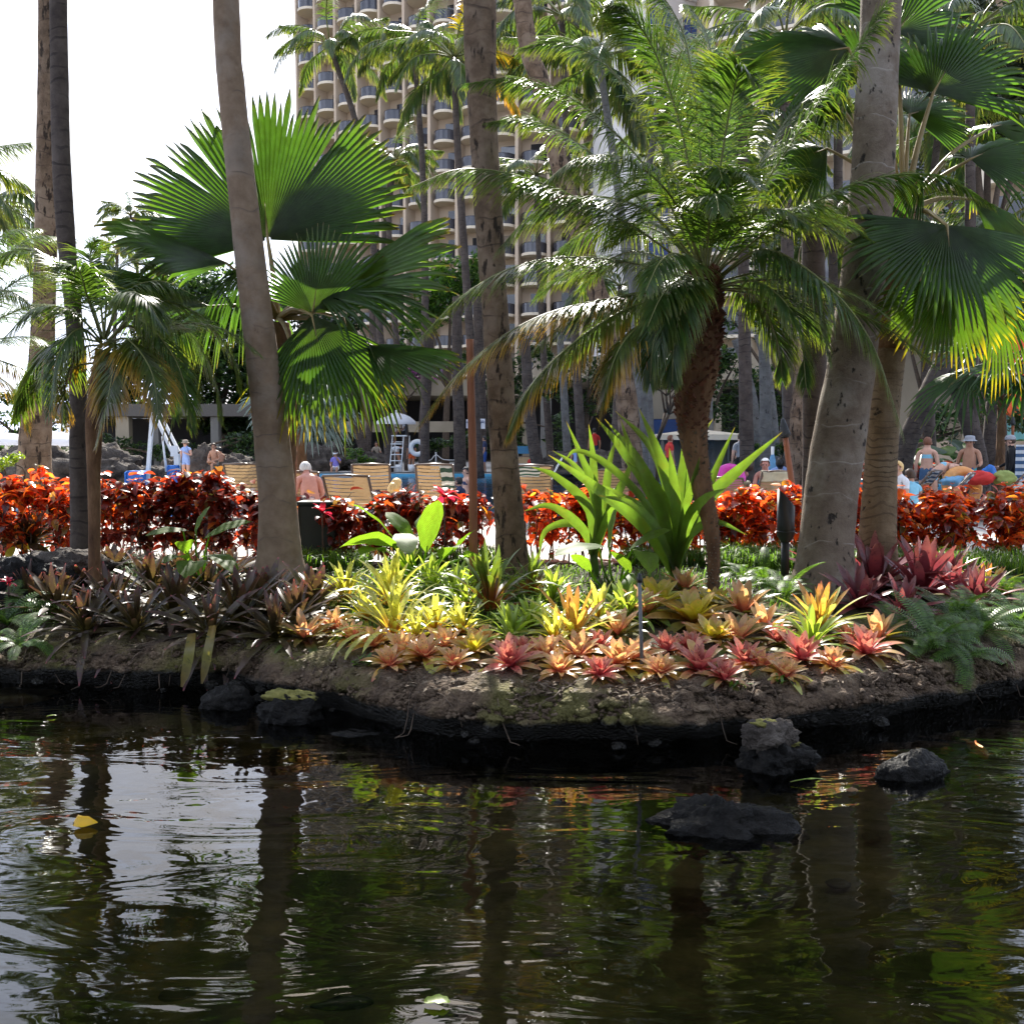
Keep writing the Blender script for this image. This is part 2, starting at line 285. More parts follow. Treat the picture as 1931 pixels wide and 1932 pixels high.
# wood, bark
def barkmat(name, lo, mid, hi, crack, lichen, ring, rs=1.5, rw=.9, bump=.5, crackz=.18, cs=9.0, ct=.60, lich=.5, fine=30.0):
    "palm bark: mottling, upright cracks, pale lichen patches, uneven leaf-scar rings"
    m, t, out = newmat(name); L = t.links
    tc = N(t, 'TexCoord'); n1 = N(t, 'TexNoise', Scale=5.0, Detail=8.0, Roughness=.68); L.new(tc.outputs['Object'], n1.inputs['Vector'])
    col = ramp(t, [(.28, lo), (.5, mid), (.74, hi)], n1.outputs['Fac'])
    n2 = N(t, 'TexNoise', Scale=1.7, Detail=5.0, Roughness=.6); L.new(tc.outputs['Object'], n2.inputs['Vector'])
    mr = N(t, 'MapRange'); mr.inputs['From Min'].default_value = .50; mr.inputs['From Max'].default_value = .62; mr.inputs['To Max'].default_value = lich; L.new(n2.outputs['Fac'], mr.inputs[0])
    mx = N(t, 'MixRGB'); mx.inputs[2].default_value = (*lichen, 1); L.new(mr.outputs[0], mx.inputs[0]); L.new(col, mx.inputs[1])
    # rings: distorted height, sharp lower edge
    sp = N(t, 'SeparateXYZ'); L.new(tc.outputs['Object'], sp.inputs[0]); n3 = N(t, 'TexNoise', Scale=1.3, Detail=3.0); L.new(tc.outputs['Object'], n3.inputs['Vector'])
    a = N(t, 'Math', _operation='MULTIPLY_ADD'); a.inputs[1].default_value = .55; L.new(n3.outputs['Fac'], a.inputs[0]); L.new(sp.outputs['Z'], a.inputs[2])
    b = N(t, 'Math', _operation='MULTIPLY'); b.inputs[1].default_value = rs; L.new(a.outputs[0], b.inputs[0]); f = N(t, 'Math', _operation='FRACT'); L.new(b.outputs[0], f.inputs[0])
    m2 = N(t, 'MapRange'); m2.inputs['From Min'].default_value = rw; m2.inputs['From Max'].default_value = min(.995, rw + .05); L.new(f.outputs[0], m2.inputs[0])
    br = N(t, 'TexNoise', Scale=4.0, Detail=2.0); L.new(tc.outputs['Object'], br.inputs['Vector']); m3 = N(t, 'MapRange'); m3.inputs['From Min'].default_value = .42; m3.inputs['From Max'].default_value = .58; m3.inputs['To Max'].default_value = .8; L.new(br.outputs['Fac'], m3.inputs[0])
    pr = N(t, 'Math', _operation='MULTIPLY'); L.new(m2.outputs[0], pr.inputs[0]); L.new(m3.outputs[0], pr.inputs[1])
    x2 = N(t, 'MixRGB'); x2.inputs[2].default_value = (*ring, 1); L.new(pr.outputs[0], x2.inputs[0]); L.new(mx.outputs[0], x2.inputs[1])
    # upright cracks and holes
    mp = N(t, 'Mapping'); mp.inputs['Scale'].default_value = (1, 1, crackz); L.new(tc.outputs['Object'], mp.inputs[0]); n4 = N(t, 'TexNoise', Scale=cs, Detail=4.0, Roughness=.6); L.new(mp.outputs[0], n4.inputs['Vector'])
    m4 = N(t, 'MapRange'); m4.inputs['From Min'].default_value = ct; m4.inputs['From Max'].default_value = ct + .05; L.new(n4.outputs['Fac'], m4.inputs[0])
    x3 = N(t, 'MixRGB'); x3.inputs[2].default_value = (*crack, 1); L.new(m4.outputs[0], x3.inputs[0]); L.new(x2.outputs[0], x3.inputs[1])
    p = N(t, 'BsdfPrincipled', Roughness=.88); p.inputs['Specular IOR Level'].default_value = .25; L.new(x3.outputs[0], p.inputs['Base Color'])
    n5 = N(t, 'TexNoise', Scale=fine, Detail=6.0, Roughness=.7); L.new(tc.outputs['Object'], n5.inputs['Vector'])
    h1 = N(t, 'Math', _operation='MULTIPLY_ADD'); h1.inputs[1].default_value = -1.2; L.new(m4.outputs[0], h1.inputs[0]); L.new(n5.outputs['Fac'], h1.inputs[2])
    h2 = N(t, 'Math', _operation='MULTIPLY_ADD'); h2.inputs[1].default_value = .6; L.new(f.outputs[0], h2.inputs[0]); L.new(h1.outputs[0], h2.inputs[2])
    bp = N(t, 'Bump', Strength=bump, Distance=.02); L.new(h2.outputs[0], bp.inputs['Height']); L.new(bp.outputs[0], p.inputs['Normal']); L.new(p.outputs[0], out.inputs[0]); return m
M['bark_grey'] = barkmat('palm_bark_grey', (.13, .088, .058), (.20, .138, .092), (.27, .195, .138), (.07, .05, .04), (.28, .245, .21), (.12, .09, .07), 2.6, .93, .35, .5, 7.0, .70, .35)
M['bark_dark'] = barkmat('palm_bark_dark', (.040, .030, .026), (.075, .057, .048), (.12, .095, .08), (.02, .016, .014), (.14, .115, .10), (.03, .024, .02), 7.0, .80, .5, .4, 10, .66, .3)
M['bark_rough'] = barkmat('palm_bark_rough', (.07, .045, .030), (.15, .10, .065), (.25, .175, .12), (.035, .024, .017), (.30, .225, .165), (.06, .04, .03), 4.0, .90, .7, .30, 12, .57, .5)
M['bark_fat'] = barkmat('palm_bark_scarred', (.11, .080, .058), (.17, .128, .094), (.235, .185, .14), (.03, .024, .02), (.32, .28, .235), (.36, .32, .28), 2.4, .95, .7, .55, 9.0, .61, .6)
M['bark_fine'] = barkmat('palm_bark_fine_rings', (.10, .068, .038), (.18, .125, .072), (.26, .19, .115), (.04, .028, .018), (.27, .21, .145), (.08, .055, .034), 13.0, .72, .6, 1.4, 6, .64, .4)
M['bark_fibre'] = solid('palm_fibre', [(.28, (.05, .025, .014)), (.5, (.15, .08, .042)), (.75, (.27, .16, .085))], scale=7, rough=.9, bump=.8, bscale=40, spec=.2, stretch=(1, 1, .35))
M['boot'] = solid('leaf_boot', [(.25, (.05, .018, .011)), (.5, (.13, .050, .030)), (.78, (.24, .10, .06))], scale=14, rough=.75, rand=.35, spec=.3)
M['boot_grey'] = solid('leaf_scar', [(.25, (.05, .038, .026)), (.5, (.12, .09, .062)), (.78, (.24, .19, .13))], scale=14, rough=.8, rand=.35, spec=.3)
M['bark_pale'] = barkmat('pale_bark', (.085, .08, .078), (.13, .125, .12), (.19, .185, .18), (.05, .045, .04), (.22, .21, .20), (.07, .065, .06), 5.0, .90, .3, .5, 8.0, .66, .4)
M['twig'] = solid('twig', [(.3, (.05, .035, .025)), (.7, (.11, .075, .05))], scale=12, rough=.85)
M['torch_wood'] = solid('torch_pole_wood', [(.3, (.16, .050, .020)), (.7, (.27, .095, .038))], scale=5, rough=.55, stretch=(3, 3, .35), bump=.15, spec=.4)
# ground
M['soil'] = solid('bank_soil', [(.25, (.035, .024, .017)), (.45, (.11, .075, .050)), (.6, (.20, .145, .10)), (.8, (.30, .24, .17))], scale=7, detail=10, rough=.92, bump=1.0, bscale=34, spec=.2, dist=.05)
def bank_material():
    m, t, out = newmat('bank_rock_and_soil'); L = t.links
    tc = N(t, 'TexCoord'); ge = N(t, 'NewGeometry'); sp = N(t, 'SeparateXYZ'); L.new(ge.outputs['Position'], sp.inputs[0])
    n1 = N(t, 'TexNoise', Scale=5.0, Detail=10.0, Roughness=.65); L.new(ge.outputs['Position'], n1.inputs['Vector'])
    n2 = N(t, 'TexNoise', Scale=1.3, Detail=4.0); L.new(ge.outputs['Position'], n2.inputs['Vector'])
    n3 = N(t, 'TexNoise', Scale=26.0, Detail=6.0, Roughness=.7); L.new(ge.outputs['Position'], n3.inputs['Vector'])
    vo = N(t, 'TexVoronoi', Scale=34.0); L.new(ge.outputs['Position'], vo.inputs['Vector'])
    col = ramp(t, [(.30, (.022, .015, .010)), (.45, (.085, .055, .034)), (.58, (.17, .115, .072)), (.75, (.30, .23, .15))], n1.outputs['Fac'])
    # dark humus on the bed, paler stony face towards the rim
    mr = N(t, 'MapRange'); mr.inputs['From Min'].default_value = -.29; mr.inputs['From Max'].default_value = -.17; L.new(sp.outputs['Z'], mr.inputs[0])
    mx = N(t, 'MixRGB'); mx.inputs[2].default_value = (.045, .032, .022, 1); L.new(mr.outputs[0], mx.inputs[0]); L.new(col, mx.inputs[1])
    # moss patches
    mo = N(t, 'MapRange'); mo.inputs['From Min'].default_value = .50; mo.inputs['From Max'].default_value = .62; mo.inputs['To Max'].default_value = .8; L.new(n2.outputs['Fac'], mo.inputs[0])
    m2 = N(t, 'MixRGB'); m2.inputs[2].default_value = (.13, .12, .03, 1); L.new(mo.outputs[0], m2.inputs[0]); L.new(mx.outputs[0], m2.inputs[1])
    # soaked stone just above the water
    ad = N(t, 'Math', _operation='MULTIPLY_ADD'); ad.inputs[1].default_value = .16; L.new(n1.outputs['Fac'], ad.inputs[0]); L.new(sp.outputs['Z'], ad.inputs[2])
    wt = N(t, 'MapRange'); wt.inputs['From Min'].default_value = -.37; wt.inputs['From Max'].default_value = -.41; L.new(ad.outputs[0], wt.inputs[0])
    m3 = N(t, 'MixRGB'); m3.inputs[2].default_value = (.016, .014, .010, 1); L.new(wt.outputs[0], m3.inputs[0]); L.new(m2.outputs[0], m3.inputs[1])
    p = N(t, 'BsdfPrincipled'); p.inputs['Specular IOR Level'].default_value = .35; L.new(m3.outputs[0], p.inputs['Base Color'])
    rr = N(t, 'MapRange'); rr.inputs['To Min'].default_value = .9; rr.inputs['To Max'].default_value = .25; L.new(wt.outputs[0], rr.inputs[0]); L.new(rr.outputs[0], p.inputs['Roughness'])
    a1 = N(t, 'Math', _operation='MULTIPLY_ADD'); a1.inputs[1].default_value = -.7; L.new(vo.outputs['Distance'], a1.inputs[0]); L.new(n3.outputs['Fac'], a1.inputs[2])
    bp = N(t, 'Bump', Strength=1.0, Distance=.05); L.new(a1.outputs[0], bp.inputs['Height']); L.new(bp.outputs[0], p.inputs['Normal'])
    L.new(p.outputs[0], out.inputs[0]); return m
M['bank'] = bank_material()
def water_material(name, tint, ripple, scale, dist=.05, stretch=(1, 1, 1), detail=3.0):
    m, t, out = newmat(name); L = t.links
    ge = N(t, 'NewGeometry'); mp = N(t, 'Mapping'); mp.inputs['Scale'].default_value = stretch; L.new(ge.outputs['Position'], mp.inputs[0])
    n1 = N(t, 'TexNoise', Scale=scale, Detail=detail, Distortion=.8); n2 = N(t, 'TexNoise', Scale=scale * 4.2, Detail=2.0, Distortion=.4); n0 = N(t, 'TexNoise', Scale=scale * .33, Detail=1.0)
    for n in (n0, n1, n2): L.new(mp.outputs[0], n.inputs['Vector'])
    a = N(t, 'Math', _operation='MULTIPLY_ADD'); a.inputs[1].default_value = .07; L.new(n2.outputs['Fac'], a.inputs[0]); L.new(n1.outputs['Fac'], a.inputs[2])
    b = N(t, 'Math', _operation='MULTIPLY_ADD'); b.inputs[1].default_value = 1.4; L.new(n0.outputs['Fac'], b.inputs[0]); L.new(a.outputs[0], b.inputs[2])
    bp = N(t, 'Bump', Strength=ripple, Distance=dist); L.new(b.outputs[0], bp.inputs['Height'])
    fr = N(t, 'Fresnel', IOR=1.42); L.new(bp.outputs[0], fr.inputs['Normal'])
    tr = N(t, 'BsdfTransparent'); tr.inputs[0].default_value = (*tint, 1); gl = N(t, 'BsdfGlossy', Roughness=.015); L.new(bp.outputs[0], gl.inputs['Normal'])
    gl.inputs[0].default_value = (1, 1, 1, 1)
    mx = N(t, 'MixShader'); L.new(fr.outputs[0], mx.inputs[0]); L.new(tr.outputs[0], mx.inputs[1]); L.new(gl.outputs[0], mx.inputs[2]); L.new(mx.outputs[0], out.inputs[0])
    return m
M['pond_water'] = water_material('pond_water', (.40, .40, .29), .27, 1.5, .06, (.6, 1.5, 1))
M['pool_water'] = water_material('pool_water', (.45, .80, .95), .4, 1.6, .05)
M['pond_floor'] = solid('pond_floor_silt', [(.25, (.022, .022, .012)), (.45, (.085, .078, .036)), (.6, (.19, .155, .07)), (.8, (.34, .27, .14))], scale=2.4, detail=9, rough=.9, bump=.6, bscale=12)
M['pool_tile'] = flat('pool_basin', (.10, .42, .62), rough=.4)
M['deck'] = solid('pale_paving', [(.3, (.40, .37, .33)), (.7, (.48, .45, .41))], scale=6, rough=.85, bump=.1, spec=.25)
M['ground'] = solid('garden_ground', [(.3, (.05, .045, .03)), (.7, (.12, .10, .06))], scale=.6, rough=.95)
M['lava'] = solid('lava_rock', [(.3, (.003, .0027, .0024)), (.5, (.008, .007, .006)), (.8, (.020, .017, .014))], scale=8, rough=.5, bump=1.0, bscale=20, spec=.2, dist=.05)
M['boulder'] = solid('boulder', [(.3, (.03, .024, .02)), (.5, (.075, .06, .05)), (.8, (.16, .135, .11))], scale=3, rough=.9, bump=.9, bscale=12, dist=.08)
M['moss'] = solid('moss', [(.3, (.10, .10, .02)), (.7, (.27, .24, .07))], scale=20, rough=.95, bump=.8, bscale=60)
M['pebble'] = solid('pebble', [(.3, (.05, .045, .025)), (.7, (.10, .09, .05))], scale=6, rough=.8, rand=.3)
# buildings
M['hotel'] = solid('hotel_concrete', [(.3, (.54, .425, .315)), (.7, (.60, .48, .36))], scale=.35, rough=.85, spec=.2)
M['hotel_light'] = solid('hotel_balcony_paint', [(.3, (.70, .60, .46)), (.7, (.76, .66, .52))], scale=.5, rough=.8, spec=.2)
M['rail'] = solid('balcony_rail_glass', [(.3, (.045, .045, .055)), (.7, (.07, .07, .085))], scale=1.5, rough=.2, spec=.6)
M['glass'] = solid('window_glass', [(.3, (.02, .02, .028)), (.7, (.05, .05, .065))], scale=.8, rough=.08, spec=.9)
M['curtain'] = flat('closed_curtain', (.30, .25, .20), rough=.8)
M['glass_blue'] = solid('blue_window_glass', [(.3, (.04, .08, .26)), (.7, (.07, .13, .36))], scale=.8, rough=.08, spec=.9)
M['white_wall'] = solid('white_tower_wall', [(.3, (.66, .63, .60)), (.7, (.74, .71, .68))], scale=.4, rough=.85, spec=.2)
M['cream'] = solid('cream_wall', [(.3, (.30, .25, .18)), (.7, (.37, .31, .23))], scale=.7, rough=.85, spec=.2)
M['greywall'] = solid('grey_wall', [(.3, (.14, .13, .12)), (.7, (.20, .19, .17))], scale=.7, rough=.85)
M['darkwall'] = flat('weathered_dark_wall', (.10, .09, .08), rough=.85)
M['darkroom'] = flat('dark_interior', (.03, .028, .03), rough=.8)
M['teal_mural'] = solid('mural_teal', [(.3, (.10, .30, .30)), (.5, (.16, .38, .36)), (.62, (.45, .25, .08)), (.8, (.12, .32, .32))], scale=.9, rough=.7)
M['orange'] = flat('mural_orange', (.75, .12, .03)); M['navy'] = flat('navy_panel', (.02, .05, .16)); M['coral'] = flat('coral_panel', (.62, .12, .09))
# furnishings
M['white'] = flat('white_plastic', (.74, .74, .74), rough=.4, k=.05); M['white_cloth'] = flat('white_canvas', (.78, .77, .80), rough=.8, trans=.25, k=.04)
M['tan_strap'] = solid('tan_vinyl_strap', [(.3, (.36, .24, .12)), (.7, (.44, .30, .16))], scale=10, rough=.5, trans=.12, spec=.3); M['brown_metal'] = flat('brown_metal', (.12, .075, .05), rough=.35, spec=.6)
M['black_metal'] = flat('black_metal', (.018, .02, .022), rough=.45); M['steel'] = flat('brushed_steel', (.6, .6, .6), rough=.25, metal=1)
M['bin'] = flat('dark_green_box', (.010, .020, .016), rough=.6); M['blue'] = flat('blue_plastic', (.03, .16, .52), rough=.4); M['grey_pole'] = flat('weathered_grey_pipe', (.12, .12, .12), rough=.6)
M['pink'] = flat('pink_vinyl', (.80, .09, .50), rough=.3, trans=.3); M['float_orange'] = flat('orange_vinyl', (.85, .42, .14), rough=.3, trans=.3)
M['parasol_blue'] = flat('light_blue_canvas', (.20, .45, .70), trans=.2); M['cream_towel'] = flat('cream_towel', (.72, .66, .48), rough=.95, trans=.2)
M['green_towel'] = flat('green_towel', (.28, .33, .10), rough=.95); M['red_cloth'] = flat('red_cloth', (.55, .04, .035), rough=.9); M['sign_blue'] = flat('blue_sign', (.06, .20, .34), rough=.5)
def stripes(name, a, b, scale, axis='X'):
    m, t, out = newmat(name); L = t.links
    tc = N(t, 'TexCoord'); wv = N(t, 'TexWave', Scale=scale, _bands_direction=axis); L.new(tc.outputs['UV'], wv.inputs['Vector'])
    r = t.nodes.new('ShaderNodeValToRGB'); r.color_ramp.interpolation = 'CONSTANT'; e = r.color_ramp.elements
    e[0].color = (*a, 1); e[1].color = (*b, 1); e[1].position = .5; L.new(wv.outputs['Fac'], r.inputs[0])
    p = N(t, 'BsdfPrincipled', Roughness=.95); L.new(r.outputs[0], p.inputs['Base Color']); tr = N(t, 'BsdfTranslucent'); L.new(r.outputs[0], tr.inputs[0])
    mx = N(t, 'MixShader'); mx.inputs[0].default_value = .25; L.new(p.outputs[0], mx.inputs[1]); L.new(tr.outputs[0], mx.inputs[2]); L.new(mx.outputs[0], out.inputs[0]); return m
M['towel_green'] = stripes('green_striped_towel', (.70, .70, .64), (.05, .10, .07), 1.6, 'Y')
M['towel_blue'] = stripes('blue_striped_towel', (.66, .70, .74), (.07, .13, .24), 1.6, 'Y')

# ================================================================== the ground, pond and pool
WZ = -0.65                                            # pond level; the deck is z = 0
SHORE = sorted([(p.x, p.y) for p in [G(u, v, WZ) for u, v in ((-900, 1262), (-500, 1268), (-200, 1282), (0, 1292), (200, 1300), (400, 1305), (560, 1328), (660, 1358), (800, 1392), (1000, 1408), (1200, 1410), (1400, 1400), (1600, 1372), (1800, 1338), (1931, 1315), (2200, 1292), (2700, 1275))]])
def shore(x): return interp(SHORE, x) + .06 * math.sin(x * 3.1) * math.cos(x * 1.3)
PROF = [(0, -.33), (.12, -.29), (.35, -.25), (.7, -.21), (1.4, -.14), (2.4, -.06), (4.5, .02)]
def bed_z(x, y): return interp(PROF, max(0, y - shore(x))) 
BACK = 12.35
def build_bed():
    mb = MB(); prof = [(.42, -1.15), (.30, -.80), (.10, -.62), (-.02, -.53), (-.06, -.47), (-.03, -.41), (.0, -.38), (.03, -.36), (.055, -.345)] + [(s, interp(PROF, s)) for s in (.08, .11, .14, .17, .2, .27, .34, .42, .5, .6, .72, .85, 1, 1.2, 1.4, 1.7, 2, 2.4, 2.8, 3.3)]
    nx = 620; rows = len(prof) + 3; vs = []; uvs = []
    for i in range(nx + 1):
        x = -11 + 22 * i / nx; y0 = shore(x)
        for j in range(rows):
            if j < len(prof): s, z = prof[j]; y = y0 + s
            else:
                f = (j - len(prof) + 1) / 3; y = lerp(y0 + prof[-1][0], BACK, f); z = interp(PROF, y - y0)
            p = Vector((x, y, z))
            k = 1 if j < 16 else .5
            n = (noise.fractal(p * 3.2, .9, 2.1, 5) * .060 + noise.noise(p * 12) * .024 + noise.noise(p * 27) * .014 + noise.noise(p * 55) * .007 - .035 * max(0, abs(noise.noise(p * 5.5)) - .25)) * k
            p += Vector((0, -.9, .6)) * n if j < 14 else Vector((0, 0, n))
            if j < 5: p.y += noise.noise(Vector((x * 2.3, 5, z * 3))) * .09 + noise.noise(Vector((x * 7, 9, z * 9))) * .05; p.z += noise.noise(Vector((x * 4, 2, 1))) * .035
            vs.append(p); uvs.append((i / nx, j / rows))
    mb.add(vs, [(i * rows + j, (i + 1) * rows + j, (i + 1) * rows + j + 1, i * rows + j + 1) for i in range(nx) for j in range(rows - 1)], uvs)
    return struct(mb.build('planting_bed', M['bank']))
build_bed()
mb = MB(); mb.sheet(lambda a, b: Vector((-16 + 32 * a, -12 + 24 * b, WZ)), 2, 2); struct(mb.build('pond_water', M['pond_water']))
mb = MB(); mb.sheet(lambda a, b: Vector((-16 + 32 * a, -12 + 24 * b, -1.12 + .12 * noise.fractal(Vector((a * 16, b * 12, 1)), 1, 2, 3) + (.22 * max(0, (b - .78) / .22)))), 90, 70); struct(mb.build('pond_floor', M['pond_floor']))
# paving round the pool (four sheets round the basin), lower ground out to the horizon
PX0, PX1, PY0, PY1 = -11.0, 15.0, 19.5, 47.5
mb = MB()
for (x0, x1, y0, y1) in ((-60, 60, BACK, PY0), (-60, PX0, PY0, PY1), (PX1, 60, PY0, PY1), (-60, 60, PY1, 75)):
    mb.add([(x0, y0, 0), (x1, y0, 0), (x1, y1, 0), (x0, y1, 0)], [(0, 1, 2, 3)])
mb.add([(-60, BACK, 0), (60, BACK, 0), (60, BACK, -.3), (-60, BACK, -.3)], [(0, 3, 2, 1)])
struct(mb.build('pool_deck', M['deck'], smooth=False))
mb = MB(); z = -.035
for (x0, x1, y0, y1) in ((-3000, 3000, 74.5, 5000), (-3000, -59.5, -200, 74.5), (59.5, 3000, -200, 74.5)):
    mb.add([(x0, y0, z), (x1, y0, z), (x1, y1, z), (x0, y1, z)], [(0, 1, 2, 3)])
struct(mb.build('ground', M['ground'], smooth=False))
mb = MB(); mb.add([(PX0, PY0, -.01), (PX1, PY0, -.01), (PX1, PY1, -.01), (PX0, PY1, -.01), (PX0, PY0, -1.3), (PX1, PY0, -1.3), (PX1, PY1, -1.3), (PX0, PY1, -1.3)], [(0, 1, 5, 4), (1, 2, 6, 5), (2, 3, 7, 6), (3, 0, 4, 7), (4, 5, 6, 7)])
struct(mb.build('pool_basin', M['pool_tile'], smooth=False))
mb = MB(); mb.add([(PX0 + .002, PY0 + .002, -.10), (PX1 - .002, PY0 + .002, -.10), (PX1 - .002, PY1 - .002, -.10), (PX0 + .002, PY1 - .002, -.10)], [(0, 1, 2, 3)]); struct(mb.build('pool_water', M['pool_water'], smooth=False))
mb = MB(); w = .4
for (x0, x1, y0, y1) in ((PX0 - w, PX1 + w, PY0 - w, PY0), (PX0 - w, PX1 + w, PY1, PY1 + w), (PX0 - w, PX0, PY0, PY1), (PX1, PX1 + w, PY0, PY1)):
    mb.box(((x0 + x1) / 2, (y0 + y1) / 2, .03), (x1 - x0, y1 - y0, .07))
struct(mb.build('pool_coping', M['greywall'], smooth=False))

# ================================================================== hotel tower with rounded balconies
def hotel():
    fx = [573, 607, 644, 684, 726, 771, 817, 867, 921, 978, 1037, 1098, 1160]
    fd = [124, 121.5, 119.2, 117.0, 115.0, 113.2, 111.6, 110.2, 109.0, 108.0, 107.2, 106.6, 106.2]
    P = [Vector((W(u, 400, d).x, d, 0)) for u, d in zip(fx, fd)]
    H, FL = 62.0, 3.05
    z0 = W(705, 190, 116).z; k0 = int(z0 / FL); z0 -= k0 * FL      # lowest slab level, from the level measured on the fourth bay
    t = thing('hotel_tower', 'tall beige hotel tower with stacked rounded balconies between vertical fins', 'building', (P[6].x, P[6].y, 0))
    nrm = []
    for i in range(len(P)):
        e = (P[min(i + 1, len(P) - 1)] - P[max(i - 1, 0)]).normalized(); nrm.append(Vector((e.y, -e.x, 0)))
    for i, p in enumerate(P):
        mb = MB(); n = nrm[i]; a = math.atan2(n.y, n.x); mb.box(p - n * .05 + Vector((0, 0, H / 2)), (1.7, .34, H), rz=a); mb.build('fin', M['hotel'], t, smooth=False)
    back = MB()
    for i in range(len(P) - 1):
        n = (nrm[i] + nrm[i + 1]).normalized(); a, b = P[i] - n * .9, P[i + 1] - n * .9
        back.add([a, b, b + Vector((0, 0, H)), a + Vector((0, 0, H))], [(0, 1, 2, 3)])
    p0, p1 = P[0] - nrm[0] * .9, P[-1] - nrm[-1] * .9
    q0, q1 = p0 + Vector((-2, 16, 0)), p1 + Vector((0, 18, 0)); up = Vector((0, 0, H))
    back.add([p0, q0, q0 + up, p0 + up, p1, q1, q1 + up, p1 + up], [(0, 1, 2, 3), (4, 5, 6, 7), (1, 5, 6, 2)])
    pr = [p + up for p in P]; back.build('wall', M['hotel'], t, smooth=False)
    rf = MB(); rf.add([(p - n * .9) + up for p, n in zip(P, nrm)] + [q1 + up, q0 + up], [tuple(range(len(P) + 2))]); rf.build('roof', M['hotel'], t, smooth=False)
    for i in range(len(P) - 1):
        n = (nrm[i] + nrm[i + 1]).normalized(); mid = (P[i] + P[i + 1]) / 2; e = (P[i + 1] - P[i]); wd = e.length - .36; ang = math.atan2(e.y, e.x)
        sb = MB(); rb = MB(); K = 16; dep = 2.35
        arc = [Vector((wd / 2 * math.cos(math.pi * k / K), -dep * math.sin(math.pi * k / K) ** .8, 0)) for k in range(K + 1)]
        lo = [a + Vector((0, -.85 + .85, -.14)) for a in arc]; hi = [a + Vector((0, 0, .14)) for a in arc]
        sb.add(lo + hi, [tuple(range(K + 1)), tuple(range(2 * K + 1, K, -1))] + [(k, k + 1, K + 2 + k, K + 1 + k) for k in range(K)])
        me_s = sb.mesh('balcony_slab', M['hotel_light'], False)
        for k in range(K):
            a, b = arc[k] * .95, arc[k + 1] * .95
            rb.add([a + Vector((0, 0, .14)), b + Vector((0, 0, .14)), b + Vector((0, 0, 1.14)), a + Vector((0, 0, 1.14))], [(0, 1, 2, 3)])
        rb.tube([a * .95 + Vector((0, 0, 1.16)) for a in arc], .03, 5); me_r = rb.mesh('railing', M['rail'], False)
        db = MB(); db.box((wd * .18, -.03, 1.25), (wd * .52, .06, 2.2), bev=0); me_d = [db.mesh('balcony_door', M[q], False) for q in ('glass', 'glass', 'curtain', 'glass', 'darkroom')]
        org = mid - n * .9 - ORG[t.name]
        fl = 0
        while z0 + fl * FL < H - 2:
            zz = z0 + fl * FL
            if zz > 8:
                Mx = Matrix.Translation(org + Vector((0, 0, zz))) @ Matrix.Rotation(ang, 4, 'Z')
                part('balcony_slab', me_s, t, Mx); part('railing', me_r, t, Mx); part('balcony_door', me_d[rnd.randrange(5)], t, Mx @ Matrix.Translation((rnd.choice((0, 0, -.3)), 0, 0)))
            fl += 1
hotel()
def white_tower():
    a, b, c = W(1141, 300, 92), W(1215, 300, 84), W(1352, 300, 88); H = 60
    t = thing('hotel_block', 'plain white hotel block with blue windows beside the balcony tower', 'building', (b.x, b.y, 0))
    mb = MB(); A, B, C = (Vector((p.x, p.y, 0)) for p in (a, b, c)); up = Vector((0, 0, H)); D = C + Vector((0, 16, 0)); E = A + Vector((0, 14, 0))
    mb.add([A, B, A + up, B + up], [(0, 1, 3, 2)]); mb.add([A, E, D, A + up, E + up, D + up], [(0, 3, 4, 1), (1, 4, 5, 2)]); mb.add([A + up, B + up, C + up, D + up, E + up], [(0, 1, 2, 3, 4)])
    mb.build('wall', M['white_wall'], t, smooth=False)
    e = (C - B); L_ = e.length; e.normalize(); n = Vector((e.y, -e.x, 0)); ang = math.atan2(e.y, e.x)
    ws = [(1219, 1258), (1290, 1330)]; zs = []
    mb = MB(); mb.add([B, C, B + up, C + up, D, D + up], [(0, 1, 3, 2), (1, 4, 5, 3)]); mb.build('wall', M['white_wall'], t, smooth=False)
    zt = W(1235, 40, 85).z
    for fl in range(-9, 8):
        z = zt + fl * 3.05
        if z < 6 or z > H - 2: continue
        for (u0, u1) in ws:
            s0 = (W(u0, 300, 85).x - B.x) / (C.x - B.x) * L_; s1 = (W(u1, 300, 86).x - B.x) / (C.x - B.x) * L_
            ctr = B + e * ((s0 + s1) / 2); w = s1 - s0
            f = MB(); f.box(ctr + Vector((0, 0, z)) + n * .03, (w + .16, .10, 1.55), rz=ang); wo_ = f.build('window', M['brown_metal'], t, smooth=False)
            for k in range(3):
                g = MB(); g.box(ctr + e * ((k - 1) * w / 3) + Vector((0, 0, z)) + n * .07, (w / 3 - .08, .06, 1.38), rz=ang); g.build('pane', M['glass_blue'], wo_, smooth=False)
            s = MB(); s.box(ctr + Vector((0, 0, z - .85)) + n * .08, (w + .3, .3, .12), rz=ang); s.build('sill', M['white_wall'], wo_, smooth=False)
white_tower()
